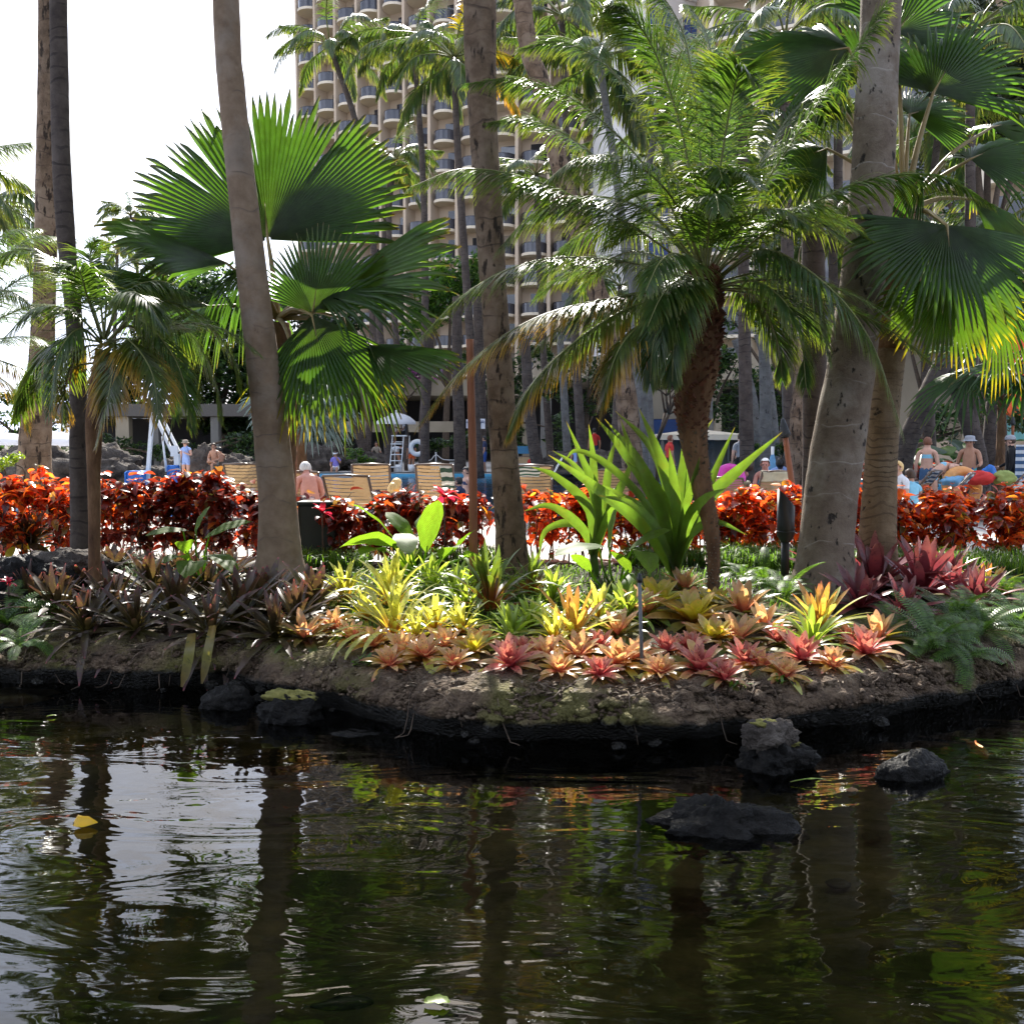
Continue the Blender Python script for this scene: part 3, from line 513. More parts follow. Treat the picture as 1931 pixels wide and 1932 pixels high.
def far_wing():
    # a further wing with balconies, seen in scraps between the palms
    d = 74; a, b = W(1350, 200, d + 4), W(1960, 200, d - 6); H = 46
    A, B = Vector((a.x, a.y, 0)), Vector((b.x, b.y, 0)); e = B - A; L_ = e.length; e.normalize(); n = Vector((e.y, -e.x, 0)); ang = math.atan2(e.y, e.x); up = Vector((0, 0, H))
    t = thing('hotel_wing', 'beige hotel wing glimpsed between palms behind the white block', 'building', (A.x, A.y, 0))
    mb = MB(); A2, B2 = A + Vector((0, 15, 0)), B + Vector((0, 15, 0)); mb.add([A, B, B2, A2] + [p + up for p in (A, B, B2, A2)], [(0, 1, 5, 4), (1, 2, 6, 5), (2, 3, 7, 6), (3, 0, 4, 7), (4, 5, 6, 7)]); mb.build('wall', M['hotel'], t, smooth=False)
    nb = 7; w = L_ / nb
    for i in range(nb + 1):
        f = MB(); f.box(A + e * (i * w) + n * .7 + Vector((0, 0, H / 2)), (.3, 1.5, H), rz=ang); f.build('fin', M['hotel_light'], t, smooth=False)
    for i in range(nb):
        for k in range(2, 15):
            z = k * 3.05; c = A + e * ((i + .5) * w) + Vector((0, 0, z))
            f = MB(); f.box(c + n * .75, (w - .32, 1.5, .22), rz=ang); s = f.build('balcony_slab', M['hotel_light'], t, smooth=False)
            f = MB(); f.box(c + n * 1.45 + Vector((0, 0, .62)), (w - .34, .05, 1.0), rz=ang); f.build('railing', M['rail'], t, smooth=False)
            f = MB(); f.box(c + n * .04 + Vector((0, 0, 1.25)), (w * .6, .08, 2.2), rz=ang); f.build('balcony_door', M['glass'], t, smooth=False)
far_wing()
def low_building(name, label, u0, u1, d, v_top, v_band, posts, mat=None, extra=None, backd=6):
    "a flat-roofed pavilion: roof band over a shaded open ground floor with posts"
    a, b = W(u0, 800, d), W(u1, 800, d); zt = W((u0 + u1) / 2, v_top, d).z; zb = W((u0 + u1) / 2, v_band, d).z
    t = thing(name, label, 'building', ((a.x + b.x) / 2, d, 0)); m = mat or M['cream']
    f = MB(); f.box(((a.x + b.x) / 2, d + backd / 2, (zt + zb) / 2), (b.x - a.x, backd, zt - zb)); f.build('roof', m, t, smooth=False)
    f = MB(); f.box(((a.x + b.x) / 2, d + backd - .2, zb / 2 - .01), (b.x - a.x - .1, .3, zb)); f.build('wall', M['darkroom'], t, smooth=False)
    for (p0, p1, pm) in posts:
        x0, x1 = W(p0, 800, d).x, W(p1, 800, d).x; f = MB(); f.box(((x0 + x1) / 2, d + .5, zb / 2 - .01), (x1 - x0, .6, zb)); f.build('post', pm or m, t, smooth=False)
    return t, zt, zb
low_building('poolside_pavilion', 'low grey pavilion with cream posts beyond the white pool lift', 90, 480, 58, 762, 785, [(215, 240, M['cream']), (286, 296, M['greywall']), (395, 410, M['greywall'])], M['darkwall'])
low_building('lobby_building', 'cream terrace over a dark open lobby behind the lifeguard chair', 470, 1010, 72, 716, 746, [(505, 525, M['greywall']), (575, 592, M['greywall']), (610, 640, M['greywall']), (680, 696, M['cream']), (985, 1005, M['cream'])], M['cream'], backd=10)
low_building('restaurant_pavilion', 'cream curved-roof pavilion behind the slender pale palms', 1010, 1640, 64, 672, 716, [(1020, 1040, M['greywall']), (1180, 1200, M['cream']), (1350, 1362, M['cream'])], M['cream'], backd=12)
def wall_block(name, label, cat, u0, u1, v0, v1, d, mat, th=1.2):
    a, b = W(u0, v0, d), W(u1, v1, d); f = MB(); zb = max(0, b.z) if v1 > 820 else b.z
    f.box(((a.x + b.x) / 2, d + th / 2, (a.z + zb) / 2), (b.x - a.x, th, a.z - zb)); return tag(f.build(name, mat, smooth=False), label, cat)
wall_block('garden_wall', 'cream counter wall behind the lifeguard chair', 'wall', 640, 860, 795, 815, 60, M['cream'])
wall_block('bar_wall', 'cream wall above the blue panel right of the central trunk', 'wall', 1215, 1345, 735, 790, 52, M['cream'])
wall_block('blue_panel', 'dark blue panel under the cream wall behind the plumeria', 'panel', 1185, 1345, 791, 838, 51.5, M['navy'])
wall_block('side_building', 'tall cream wall behind the leaning palm trunks at right', 'building', 1690, 1836, 640, 832, 48, M['cream'], 6)
wall_block('side_building', 'cream pillar wall left of the teal mural', 'building', 1838, 1872, 600, 832, 47, M['hotel_light'], 6)
wall_block('mural_wall', 'teal painted mural wall with orange patches at the right edge', 'wall', 1872, 2060, 560, 832, 46, M['teal_mural'], 6)
wall_block('red_panel', 'coral red panel between palm leaves high at the right edge', 'panel', 1866, 1905, 198, 236, 50, M['coral'], .3)
f = MB(); c = W(1950, 705, 45.6); f.lathe([(0, -.12), (2.0, -.12), (2.15, 0), (2.0, .06), (0, .06)], c, 28, M=Matrix.Rotation(R(90), 3, 'X')); tag(f.build('mural_disc', M['orange']), 'large orange disc on the teal mural at right edge', 'disc')
# ================================================================== palms
UP = Vector((0, 0, 1))
def frond_into(mb, pts, L=.4, n=44, w=.016, droop=.45, ang=52, lift=.25, rw=.012, base=.16, seed=0, tipw=.35, m=0, mr=1, sag=0.0):
    "midrib along pts with two ranks of narrow leaflets"
    r = random.Random(seed); S = 28; C = catmull(pts, S); T = []
    for i in range(S + 1): T.append((C[min(i + 1, S)] - C[max(i - 1, 0)]).normalized())
    mb.tube(C, [rw * (1 - .85 * i / S) + .0015 for i in range(S + 1)], 5, m=mr, cap=False)
    for k in range(n):
        t = base + (1 - base) * (k + .5) / n; x = t * S; i = min(int(x), S - 1); f = x - i
        p = C[i].lerp(C[i + 1], f); tg = T[i].lerp(T[i + 1], f).normalized()
        s = tg.cross(UP)
        if s.length < .12: s = tg.cross(Vector((.3, 1, 0)))
        s.normalize(); nn = s.cross(tg).normalized()
        prof = math.sin(math.pi * min(1, (.12 + .88 * (t - base) / (1 - base)) ** .62)) * .82 + .22 if t < .97 else .25
        for sd in (-1, 1):
            if r.random() < .02: continue
            ln = L * prof * r.uniform(.85, 1.1); a = R(ang * (1 - .45 * t) + r.uniform(-7, 7)); li = lift + r.uniform(-.12, .12)
            d = (tg * math.cos(a) + s * (sd * math.sin(a)) + nn * li).normalized()
            q = p.copy(); dd = d.copy(); wv = d.cross(nn).normalized(); ps = []
            g = droop * r.uniform(.7, 1.3); steps = (0, .34, .36, .30)
            for j, st in enumerate(steps):
                q = q + dd * (ln * st); ps.append(q.copy()); dd = (dd + Vector((0, 0, -g * .62))).normalized()
            ww = w * r.uniform(.85, 1.15) * (.6 + .4 * prof)
            vs = [ps[0] - wv * ww * .3, ps[0] + wv * ww * .3, ps[1] - wv * ww * .5, ps[1] + wv * ww * .5, ps[2] - wv * ww * tipw, ps[2] + wv * ww * tipw, ps[3]]
            mb.add(vs, [(0, 1, 3, 2), (2, 3, 5, 4), (4, 5, 6)], [(0, 0), (0, 1), (.4, 0), (.4, 1), (.8, 0), (.8, 1), (1, .5)], m)
def frond(parent, pts, mat, **k):
    mb = MB(); frond_into(mb, pts, **k); return mb.build('frond', [mat, M['rachis']], parent)
# shared fronds for tall palms, in their own frame: x outwards, z up
PROTO = {}
def protos(key, mat, Lf, L, n, w, dr):
    out = []
    for j, (rise, fall) in enumerate(((.75, .05), (.55, -.18), (.36, -.40), (.10, -.68), (-.25, -.85), (.9, .45))):
        pts = [Vector((0, 0, 0)), Vector((.30, .02 * (j % 3), .30 * rise)), Vector((.62, .05 * (j - 2), .36 * rise + .12 * fall)), Vector((.86, .06 * (j - 2), .26 * rise + .42 * fall)), Vector((.98, .08 * (j - 2), .15 * rise + .72 * fall))]
        mb = MB(); frond_into(mb, [p * Lf for p in pts], L=L, n=n, w=w, droop=dr, rw=.03 * Lf / 2.5, seed=j, base=.2, lift=.1); out.append(mb.mesh('frond', [mat, M['rachis']]))
    PROTO[key] = out
protos('coco', M['coco'], 3.3, 1.0, 60, .062, .8)
protos('cocofar', M['coco'], 3.3, .9, 38, .11, .7)
protos('cocoyellow', M['coco_yellow'], 3.0, .8, 40, .09, .6)
def crown(parent, at, key, n, scale, seed, yellow=0):
    r = random.Random(seed); loc = at - ORG[parent.name]
    for i in range(n):
        lev = i / n; a = i * 2.399 + r.uniform(-.2, .2)
        j = min(4, int(lev * 5)) if lev > .15 else 5
        me = PROTO['cocoyellow' if r.random() < yellow and j >= 3 else key][j]
        part('frond', me, parent, Matrix.Translation(loc) @ Matrix.Rotation(a, 4, 'Z') @ Matrix.Rotation(R(r.uniform(-12, 12)), 4, 'X') @ Matrix.Rotation(R(r.uniform(-9, 9)), 4, 'Y') @ Matrix.Scale(scale * r.uniform(.85, 1.12), 4))
def trunk_path(pts, d, base_z=None):
    "pts: (u, v, width in photo px, extra depth) from the foot upwards"
    P = [W(u, v, d + (x[0] if x else 0)) for u, v, w, *x in pts]; Wd = [w / F * (d + (x[0] if x else 0)) / 2 for u, v, w, *x in pts]
    if base_z is not None and P[0].z > base_z:
        P.insert(0, Vector((P[0].x + (P[0].x - P[1].x) * .1, P[0].y, base_z))); Wd.insert(0, Wd[0] * 1.18)
    return P, Wd
def trunk_into(mb, P, Wd, sides=20, rows=90, ring=.02, ringn=5.0, lump=.06, seed=0):
    C = catmull(P, rows); rr = [interp([(i / (len(P) - 1), w) for i, w in enumerate(Wd)], k / rows) for k in range(rows + 1)]
    def jit(i, an, p):
        q = Vector((math.cos(an) * 1.2 + seed, math.sin(an) * 1.2, p.z * 1.1))
        saw = (p.z * ringn + .35 * noise.noise(q * .8)) % 1.0
        return 1 + lump * noise.noise(q) + lump * .5 * noise.noise(q * 3.1) + ring * (saw - .5)
    mb.tube(C, rr, sides, jit=jit)
def palm(name, label, pts, d, bark, base_z=0.0, top=None, crown_key=None, n=18, scale=1.0, seed=0, group=None, yellow=0, rings=(.03, 5.0), cat='palm tree', lump=.06, sides=20, rows=90):
    P, Wd = trunk_path(pts, d, base_z)
    if top is not None: P.append(Vector(top)); Wd.append(Wd[-1] * .8)
    t = thing(name, label, cat, (P[0].x, P[0].y, base_z), group)
    mb = MB(); trunk_into(mb, P, Wd, sides, rows, rings[0], rings[1], lump, seed); mb.build('trunk', bark, t)
    if crown_key: crown(t, P[-1], crown_key, n, scale, seed, yellow)
    return t, P
def above(u, v, d, h): p = W(u, v, d); return (p.x, p.y, h)
# ---- tall trunks of the near row (their crowns stand above the picture)
palm('coconut_palm', 'speckled grey trunk at far left with a swollen foot behind the red hedge', [(66, 862, 60), (72, 760, 50), (82, 600, 42), (88, 400, 40), (90, 200, 37), (92, 0, 36)], 16.5, M['bark_rough'], 0, above(90, -300, 16.5, 14.5), 'coco', 20, 1.05, 1, rings=(.03, 3), lump=.1)
palm('coconut_palm', 'slim dark trunk crossing the speckled one at far left, footed in the bed', [(150, 985, 34), (148, 860, 32), (146, 700, 31), (136, 560, 31), (124, 440, 32), (114, 250, 32), (110, 0, 31)], 11.6, M['bark_dark'], .0, above(104, -420, 11.6, 10.6), 'coco', 18, .95, 2, rings=(.03, 7))
palm('coconut_palm', 'smooth grey-brown palm trunk leaning left across the big fan palm', [(528, 1075, 104), (527, 1040, 84), (524, 960, 72), (513, 840, 67), (500, 720, 62), (484, 590, 58), (466, 440, 54), (450, 300, 51), (436, 160, 49), (426, 0, 47)], 10.9, M['bark_grey'], -.05, above(405, -420, 10.8, 10.8), 'coco', 18, 1.0, 3, rings=(.02, 2.2), lump=.05)
palm('coconut_palm', 'rough brown trunk standing left of centre behind the rust-coloured pole', [(966, 1085, 72), (962, 1000, 56), (952, 880, 53), (944, 740, 50), (934, 600, 50), (926, 470, 52), (915, 300, 52), (908, 150, 56), (905, 0, 60)], 11.4, M['bark_rough'], -.05, above(900, -420, 11.4, 11.2), 'coco', 18, 1.0, 4, rings=(.02, 4), lump=.07)
palm('coconut_palm', 'thick scarred pale grey trunk at right with an uplight beside it', [(1556, 1085, 125), (1558, 1030, 104), (1566, 940, 97), (1580, 850, 98), (1604, 700, 90), (1622, 560, 80), (1640, 400, 79), (1652, 200, 76), (1662, 0, 72)], 10.4, M['bark_fat'], -.1, above(1690, -420, 10.4, 11.0), 'coco', 18, 1.0, 5, rings=(.012, 2.0), lump=.07)
palm('palm_tree', 'straight dark trunk directly left of the thick scarred trunk', [(1536, 1010, 50), (1536, 900, 46), (1536, 700, 44), (1534, 520, 42), (1532, 440, 40)], 12.1, M['bark_dark'], 0, None, None, rings=(.02, 6))
# ---- dwarf date palm in the middle: boots, rough thin trunk, arching fronds
def date_palm(name, label, d, trunk_pts, fronds, c0, seed, L, w, boots=True, base_z=0.0, extra=0):
    P, Wd = trunk_path(trunk_pts, d, base_z); t = thing(name, label, 'palm tree', (P[0].x, P[0].y, base_z)); r = random.Random(seed)
    mb = MB(); trunk_into(mb, P, Wd, 16, 80, .02, 9, .05, seed); mb.build('trunk', M['bark_fibre'], t)
    if boots:
        C = catmull(P, 120); rr = [interp([(i / (len(P) - 1), x) for i, x in enumerate(Wd)], k / 120) for k in range(121)]
        mk = MB(); mk2 = MB()
        for k in range(10, 121):
            ln = lerp(.022, .085, max(0, (k / 120 - .42) / .58)); 
            for q in range(9 if k < 70 else 13):
                a = q * 2 * math.pi / (9 if k < 70 else 13) + k * 1.1 + r.uniform(-.3, .3); o = Vector((math.cos(a), math.sin(a), 0)); s = Vector((-o.y, o.x, 0)); b = C[k] + o * rr[k] * .92
                l = ln * r.uniform(.6, 1.5); wd = l * r.uniform(.4, .7); tip = b + o * l * r.uniform(.5, 1.0) + UP * l * r.uniform(.2, 1.2)
                (mk if k > 68 else mk2).add([b - s * wd, b + s * wd, b + UP * l * .8 + o * l * .2, tip], [(0, 1, 3), (1, 2, 3), (2, 0, 3)])
        mk.build('leaf_boots', M['boot'], t, smooth=False, kind='stuff'); mk2.build('leaf_scars', M['boot_grey'], t, smooth=False, kind='stuff')
    for i, f in enumerate(fronds):
        mt = M['phoenix_tip'] if f[0] == 'y' else M['phoenix']; pts = [W(u, v, d + dd) for u, v, dd in f[1:]]
        ln = sum((b - a).length for a, b in zip(pts, pts[1:]))
        frond(t, pts, mt, L=L * r.uniform(.88, 1.15), n=int(58 + 32 * ln), w=w, droop=r.uniform(.45, .8), seed=seed * 100 + i, rw=.012, base=.2, lift=r.uniform(.05, .4), ang=r.uniform(48, 60))
    c = P[-1] - UP * .12
    for i in range(extra):
        a = i * 2.4 + r.uniform(-.3, .3); el = R(r.uniform(-5, 75)); l = r.uniform(1.2, 1.7); dv = Vector((math.cos(a) * math.cos(el), math.sin(a) * math.cos(el), math.sin(el))); g = Vector((math.cos(a), math.sin(a), -1.1)).normalized()
        frond(t, [c, c + dv * l * .35, c + dv * l * .66 + g * l * .08, c + dv * l * .85 + g * l * .28, c + dv * l * .92 + g * l * .55], M['phoenix'], L=L * r.uniform(.85, 1.1), n=84, w=w, droop=r.uniform(.35, .6), seed=seed * 100 + 60 + i, rw=.012, base=.2, lift=r.uniform(.05, .4), ang=r.uniform(48, 60))
    return t
CF = [('g', (1315, 515, 0), (1190, 425, -.3), (1020, 345, -.5), (880, 318, -.6), (775, 352, -.7)),
 ('g', (1312, 530, 0), (1170, 492, -.3), (1020, 490, -.6), (890, 545, -.8), (790, 640, -.9)),
 ('y', (1310, 545, 0), (1170, 560, -.3), (1010, 600, -.6), (880, 690, -.8), (792, 800, -.8)),
 ('y', (1312, 555, 0), (1200, 575, -.5), (1090, 640, -.9), (1000, 730, -1.1), (958, 822, -1.2)),
 ('y', (1315, 560, 0), (1245, 590, -.6), (1180, 640, -1.0), (1148, 710, -1.1), (1132, 790, -1.1)),
 ('g', (1318, 500, 0), (1230, 330, .2), (1100, 200, .3), (980, 150, .3), (880, 158, .3)),
 ('g', (1316, 505, 0), (1210, 380, .5), (1090, 270, .8), (1000, 225, .9), (925, 232, 1.0)),
 ('g', (1320, 495, 0), (1250, 280, .3), (1150, 130, .5), (1060, 80, .6), (985, 92, .7)),
 ('g', (1324, 490, 0), (1290, 270, -.2), (1240, 110, -.3), (1190, 30, -.4), (1150, 10, -.5)),
 ('g', (1328, 488, 0), (1318, 260, .2), (1296, 90, .3), (1262, 10, .4), (1230, -20, .4)),
 ('g', (1336, 488, 0), (1362, 290, -.3), (1382, 180, -.5), (1398, 130, -.7), (1418, 150, -.8)),
 ('g', (1330, 490, 0), (1340, 300, .6), (1346, 150, 1.0), (1330, 60, 1.1), (1300, 10, 1.2)),
 ('g', (1342, 492, 0), (1420, 330, .4), (1480, 230, .6), (1530, 190, .7), (1580, 215, .8)),
 ('g', (1345, 498, 0), (1440, 350, -.2), (1545, 190, -.4), (1625, 80, -.5), (1672, 8, -.6)),
 ('g', (1350, 515, 0), (1470, 420, -.5), (1620, 345, -.8), (1760, 330, -.9), (1870, 385, -1.0)),
 ('g', (1350, 525, 0), (1440, 470, -.4), (1550, 530, -.9), (1640, 640, -1.1), (1702, 815, -1.2)),
 ('g', (1350, 530, 0), (1430, 478, -.2), (1500, 500, -.3), (1545, 580, -.3), (1565, 680, -.3)),
 ('g', (1350, 540, 0), (1420, 530, -.5), (1480, 570, -.9), (1510, 640, -1.0), (1520, 730, -1.0)),
 ('g', (1346, 545, 0), (1395, 540, .3), (1440, 580, .5), (1468, 650, .6), (1475, 715, .6)),
 ('g', (1325, 535, 0), (1290, 520, -.6), (1255, 570, -1.0), (1232, 650, -1.15), (1226, 720, -1.15)),
 ('g', (1332, 535, 0), (1310, 525, -.7), (1285, 580, -1.1), (1270, 660, -1.25), (1268, 720, -1.25)),
 ('g', (1340, 520, 0), (1410, 440, .5), (1500, 400, .8), (1600, 440, .9), (1660, 520, 1.0)),
 ('g', (1318, 515, 0), (1250, 440, .6), (1150, 420, 1.1), (1060, 470, 1.3), (1010, 560, 1.4)),
 ('g', (1338, 505, 0), (1390, 380, .8), (1440, 330, 1.2), (1510, 340, 1.4), (1560, 410, 1.5)),
 ('g', (1325, 500, 0), (1265, 370, -.5), (1180, 300, -.9), (1090, 300, -1.1), (1020, 350, -1.2)),
 ('g', (1322, 505, 0), (1225, 400, -.1), (1110, 370, -.2), (1010, 400, -.2), (940, 470, -.2))]
date_palm('date_palm', 'arching dwarf date palm with a shaggy red-brown trunk right of centre', 10.0,
          [(1345, 1105, 22), (1346, 1050, 24), (1340, 990, 31), (1328, 940, 38), (1318, 890, 42), (1308, 830, 52), (1306, 770, 64), (1314, 700, 78), (1320, 640, 76), (1326, 580, 62), (1328, 520, 44)], CF, None, 11, .54, .017, True, -.08, 22)
LF = [('g', (195, 640, 0), (165, 560, .2), (100, 490, .3), (40, 470, .4), (-20, 500, .4)), ('g', (193, 645, 0), (140, 590, -.2), (70, 580, -.4), (5, 640, -.5)), ('g', (194, 650, 0), (150, 620, -.4), (110, 670, -.6), (92, 780, -.7)),
 ('y', (198, 650, 0), (215, 650, -.6), (208, 730, -.9), (182, 838, -1.0)), ('g', (200, 640, 0), (235, 555, .1), (300, 530, .1), (372, 560, .1)), ('g', (196, 640, 0), (205, 550, .2), (235, 500, .3), (290, 500, .4)),
 ('g', (192, 640, 0), (165, 560, -.4), (148, 510, -.6), (110, 495, -.7)), ('g', (202, 645, 0), (270, 590, .5), (350, 620, .9), (400, 700, 1.0), (418, 790, 1.0)), ('g', (202, 648, 0), (255, 600, -.2), (320, 660, -.4), (352, 740, -.5), (362, 808, -.5)),
 ('y', (200, 650, 0), (240, 640, -.5), (285, 700, -.8), (300, 790, -.9)), ('g', (203, 643, 0), (280, 570, .2), (370, 590, .3), (430, 660, .4), (452, 740, .4)), ('g', (202, 648, 0), (245, 615, .3), (300, 660, .5), (325, 720, .5), (330, 790, .5)),
 ('g', (196, 640, 0), (230, 560, -.5), (270, 560, -.8), (310, 620, -.9)), ('g', (192, 645, 0), (120, 640, .3), (60, 700, .4), (30, 780, .5)), ('y', (194, 650, 0), (150, 660, .1), (125, 720, .1), (118, 800, .1)), ('g', (197, 638, 0), (185, 540, .0), (170, 490, .1), (180, 450, .1))]
date_palm('date_palm', 'small feathery date palm at left on a thin dark trunk', 10.3, [(178, 1050, 22), (178, 980, 22), (177, 880, 25), (178, 800, 32), (186, 730, 36), (194, 660, 26)], LF, None, 12, .50, .015, False, -.02, 2)
AF = [('g', (-90, 640, 0), (-20, 520, 0), (60, 450, .1), (150, 452, .2)), ('g', (-90, 640, 0), (-10, 560, -.2), (70, 515, -.3), (145, 540, -.4)), ('g', (-90, 650, 0), (0, 600, .1), (80, 575, .1), (165, 610, .2)), ('g', (-90, 650, 0), (-10, 640, .3), (70, 640, .4), (140, 700, .5)),
 ('y', (-90, 655, 0), (0, 680, -.2), (60, 710, -.3), (110, 790, -.4)), ('y', (-90, 655, 0), (-20, 700, .2), (30, 740, .3), (50, 810, .3)), ('g', (-90, 640, 0), (-40, 500, .3), (10, 440, .4), (70, 430, .5)), ('g', (-90, 640, 0), (-50, 560, -.5), (20, 550, -.7), (80, 600, -.8)), ('g', (-90, 640, 0), (-60, 540, .5), (-10, 480, .7), (50, 490, .8))]
date_palm('areca_palm', 'sparse bluish feather palm reaching in from the left edge', 13.0, [(-92, 960, 22), (-92, 800, 22), (-90, 650, 20)], AF, None, 13, .50, .013, False, 0, 0)

# ---- fan palms
def fan_into(mb, hub, axis, normal, Rr, span=180, nseg=42, joined=.55, droop=.15, fold=.1, tipdroop=.1, seed=0, pleat=.016, edge=.75):
    r = random.Random(seed); axis = axis.normalized(); normal = (normal - axis * normal.dot(axis)).normalized(); side = axis.cross(normal).normalized()
    sp = R(span); dl = sp / nseg / 2
    for k in range(nseg):
        a = -sp / 2 + sp * (k + .5) / nseg; q = abs(a) / (sp / 2); ln = Rr * (1 - (1 - edge) * q * q) * r.uniform(.90, 1.06); jn = min(.9, joined * r.uniform(.95, 1.10)); td = tipdroop * r.uniform(.2, 2.2)
        if r.random() < .05: jn *= r.uniform(.55, .85); td += .12 * r.random()
        if r.random() < .05: td += .14; ln *= .92
        def pt(f, an, off):
            d = axis * math.cos(an) + side * math.sin(an)
            p = hub + d * (ln * f) - normal * (fold * abs(math.sin(an)) * ln * f) + normal * off
            z = -droop * Rr * f * f - (td * Rr * ((f - jn) / (1 - jn)) ** 2 if f > jn else 0)
            return p + Vector((0, 0, z))
        vs = []; uvs = []; fr = [.02, .15, .35, jn, (jn + 1) / 2 - .03, .86 + .06 * jn, 1.0]
        for f in fr:
            h = pleat * min(1, f / .3) * Rr; wd = dl * 1.01 if f <= jn else dl * (1 - ((f - jn) / (1 - jn)) ** 1.5) * (.55 + .45 * jn / f) 
            vs += [pt(f, a - wd, -h), pt(f, a, h if f < .99 else 0), pt(f, a + wd, -h)]; uvs += [(f, 0), (f, .5), (f, 1)]
        fs = []
        for j in range(len(fr) - 1):
            o = j * 3; fs += [(o, o + 1, o + 4, o + 3), (o + 1, o + 2, o + 5, o + 4)]
        mb.add(vs, fs, uvs)
def fan_leaf(parent, heart, hub, tip, normal, mat, span, nseg=42, petr=.02, seed=0, sag=.0, pmat=None, **k):
    axis = tip - hub; mb = MB(); fan_into(mb, hub, axis, normal, axis.length, span, nseg, seed=seed, **k); o = mb.build('fan_leaf', mat, parent)
    pm = MB(); mid = (heart + hub) / 2 + Vector((0, 0, sag + .08 * (hub - heart).length)); C = catmull([heart, mid, hub], 10)
    ax = axis.normalized(); C += [hub + ax * axis.length * .10 - Vector((0, 0, .004)), hub + ax * axis.length * .25 - Vector((0, 0, k.get('droop', .15) * axis.length * .0625))]
    pm.tube(C, [petr * (1.7 - 1.0 * i / 10) if i <= 10 else petr * (.45 if i == 11 else .12) for i in range(13)], 7); pm.build('leaf_stalk', pmat or M['stalk'], o); ORG[o.name] = ORG[parent.name]
    return o
def fan_palm_left():
    d = 11.9; P, Wd = trunk_path([(530, 1060, 66), (526, 960, 56), (530, 860, 54), (534, 760, 54), (530, 680, 54), (524, 610, 44)], d, -.02)
    t = thing('fan_palm', 'big fan palm at left with one huge upright backlit leaf', 'palm tree', (P[0].x, P[0].y, -.02))
    mb = MB(); trunk_into(mb, P, Wd, 18, 80, .09, 5, .12, 3); mb.build('trunk', M['bark_fibre'], t)
    h = W(524, 600, d); cam_n = Vector((0, -1, 0))
    Lf = lambda hub, tip, nrm, mat, span, s, **k: fan_leaf(t, h, W(*hub), W(*tip), Vector(nrm), mat, span, seed=s, **k)
    Lf((505, 452, d + .1), (482, 176, d + .9), (0, -1, .35), M['fan'], 196, 1, nseg=80, joined=.80, droop=.0, fold=.05, tipdroop=.015, edge=.68, petr=.026)
    Lf((428, 497, d - .2), (196, 384, d - .6), (.38, .02, .92), M['fan'], 130, 2, nseg=36, joined=.66, droop=.05, fold=.35, tipdroop=.06, edge=.8)
    Lf((392, 578, d - .5), (132, 448, d - .9), (.40, .05, .9), M['fan'], 120, 3, nseg=30, joined=.55, droop=.08, fold=.35, tipdroop=.14, edge=.8)
    Lf((590, 590, d - .7), (616, 408, d - .5), (-.1, -1, .3), M['fan'], 150, 4, nseg=40, joined=.62, droop=.0, fold=.25, tipdroop=.03, edge=.72)
    Lf((620, 552, d - .3), (826, 384, d - .5), (-.5, -.45, .7), M['fan'], 62, 5, nseg=26, joined=.6, droop=.02, fold=.8, tipdroop=.05, edge=.85)
    Lf((600, 560, d - .5), (790, 520, d - 1.2), (0, -.3, .95), M['fan'], 80, 6, nseg=24, joined=.42, droop=.06, fold=.4, tipdroop=.15, edge=.85)
    Lf((588, 594, d - .9), (634, 800, d - 1.25), (.1, -1, .15), M['fan_yellow'], 118, 7, nseg=32, joined=.6, droop=.05, fold=.15, tipdroop=.05, edge=.9)
    Lf((648, 600, d - .5), (700, 780, d - .9), (.6, -.8, .2), M['fan'], 90, 8, nseg=24, joined=.55, droop=.1, fold=.25, tipdroop=.1, edge=.9)
    Lf((690, 648, d - .8), (852, 690, d - 1.3), (0, -.45, .85), M['fan'], 90, 9, nseg=26, joined=.68, droop=.0, fold=.25, tipdroop=.05, edge=.9)
    Lf((545, 640, d - .6), (560, 780, d - 1.0), (-.3, -1, .1), M['fan'], 80, 10, nseg=20, joined=.5, droop=.1, fold=.3, tipdroop=.15, edge=.9)
    Lf((470, 560, d + .5), (330, 560, d + 1.3), (0, -.4, .9), M['fan'], 150, 11, nseg=36, joined=.5, droop=.25, fold=.2, tipdroop=.3, edge=.8)
    Lf((470, 500, d - .5), (410, 600, d - .8), (.3, -.8, .3), M['fan'], 100, 13, nseg=22, joined=.4, droop=.2, fold=.3, tipdroop=.4, edge=.8)
fan_palm_left()
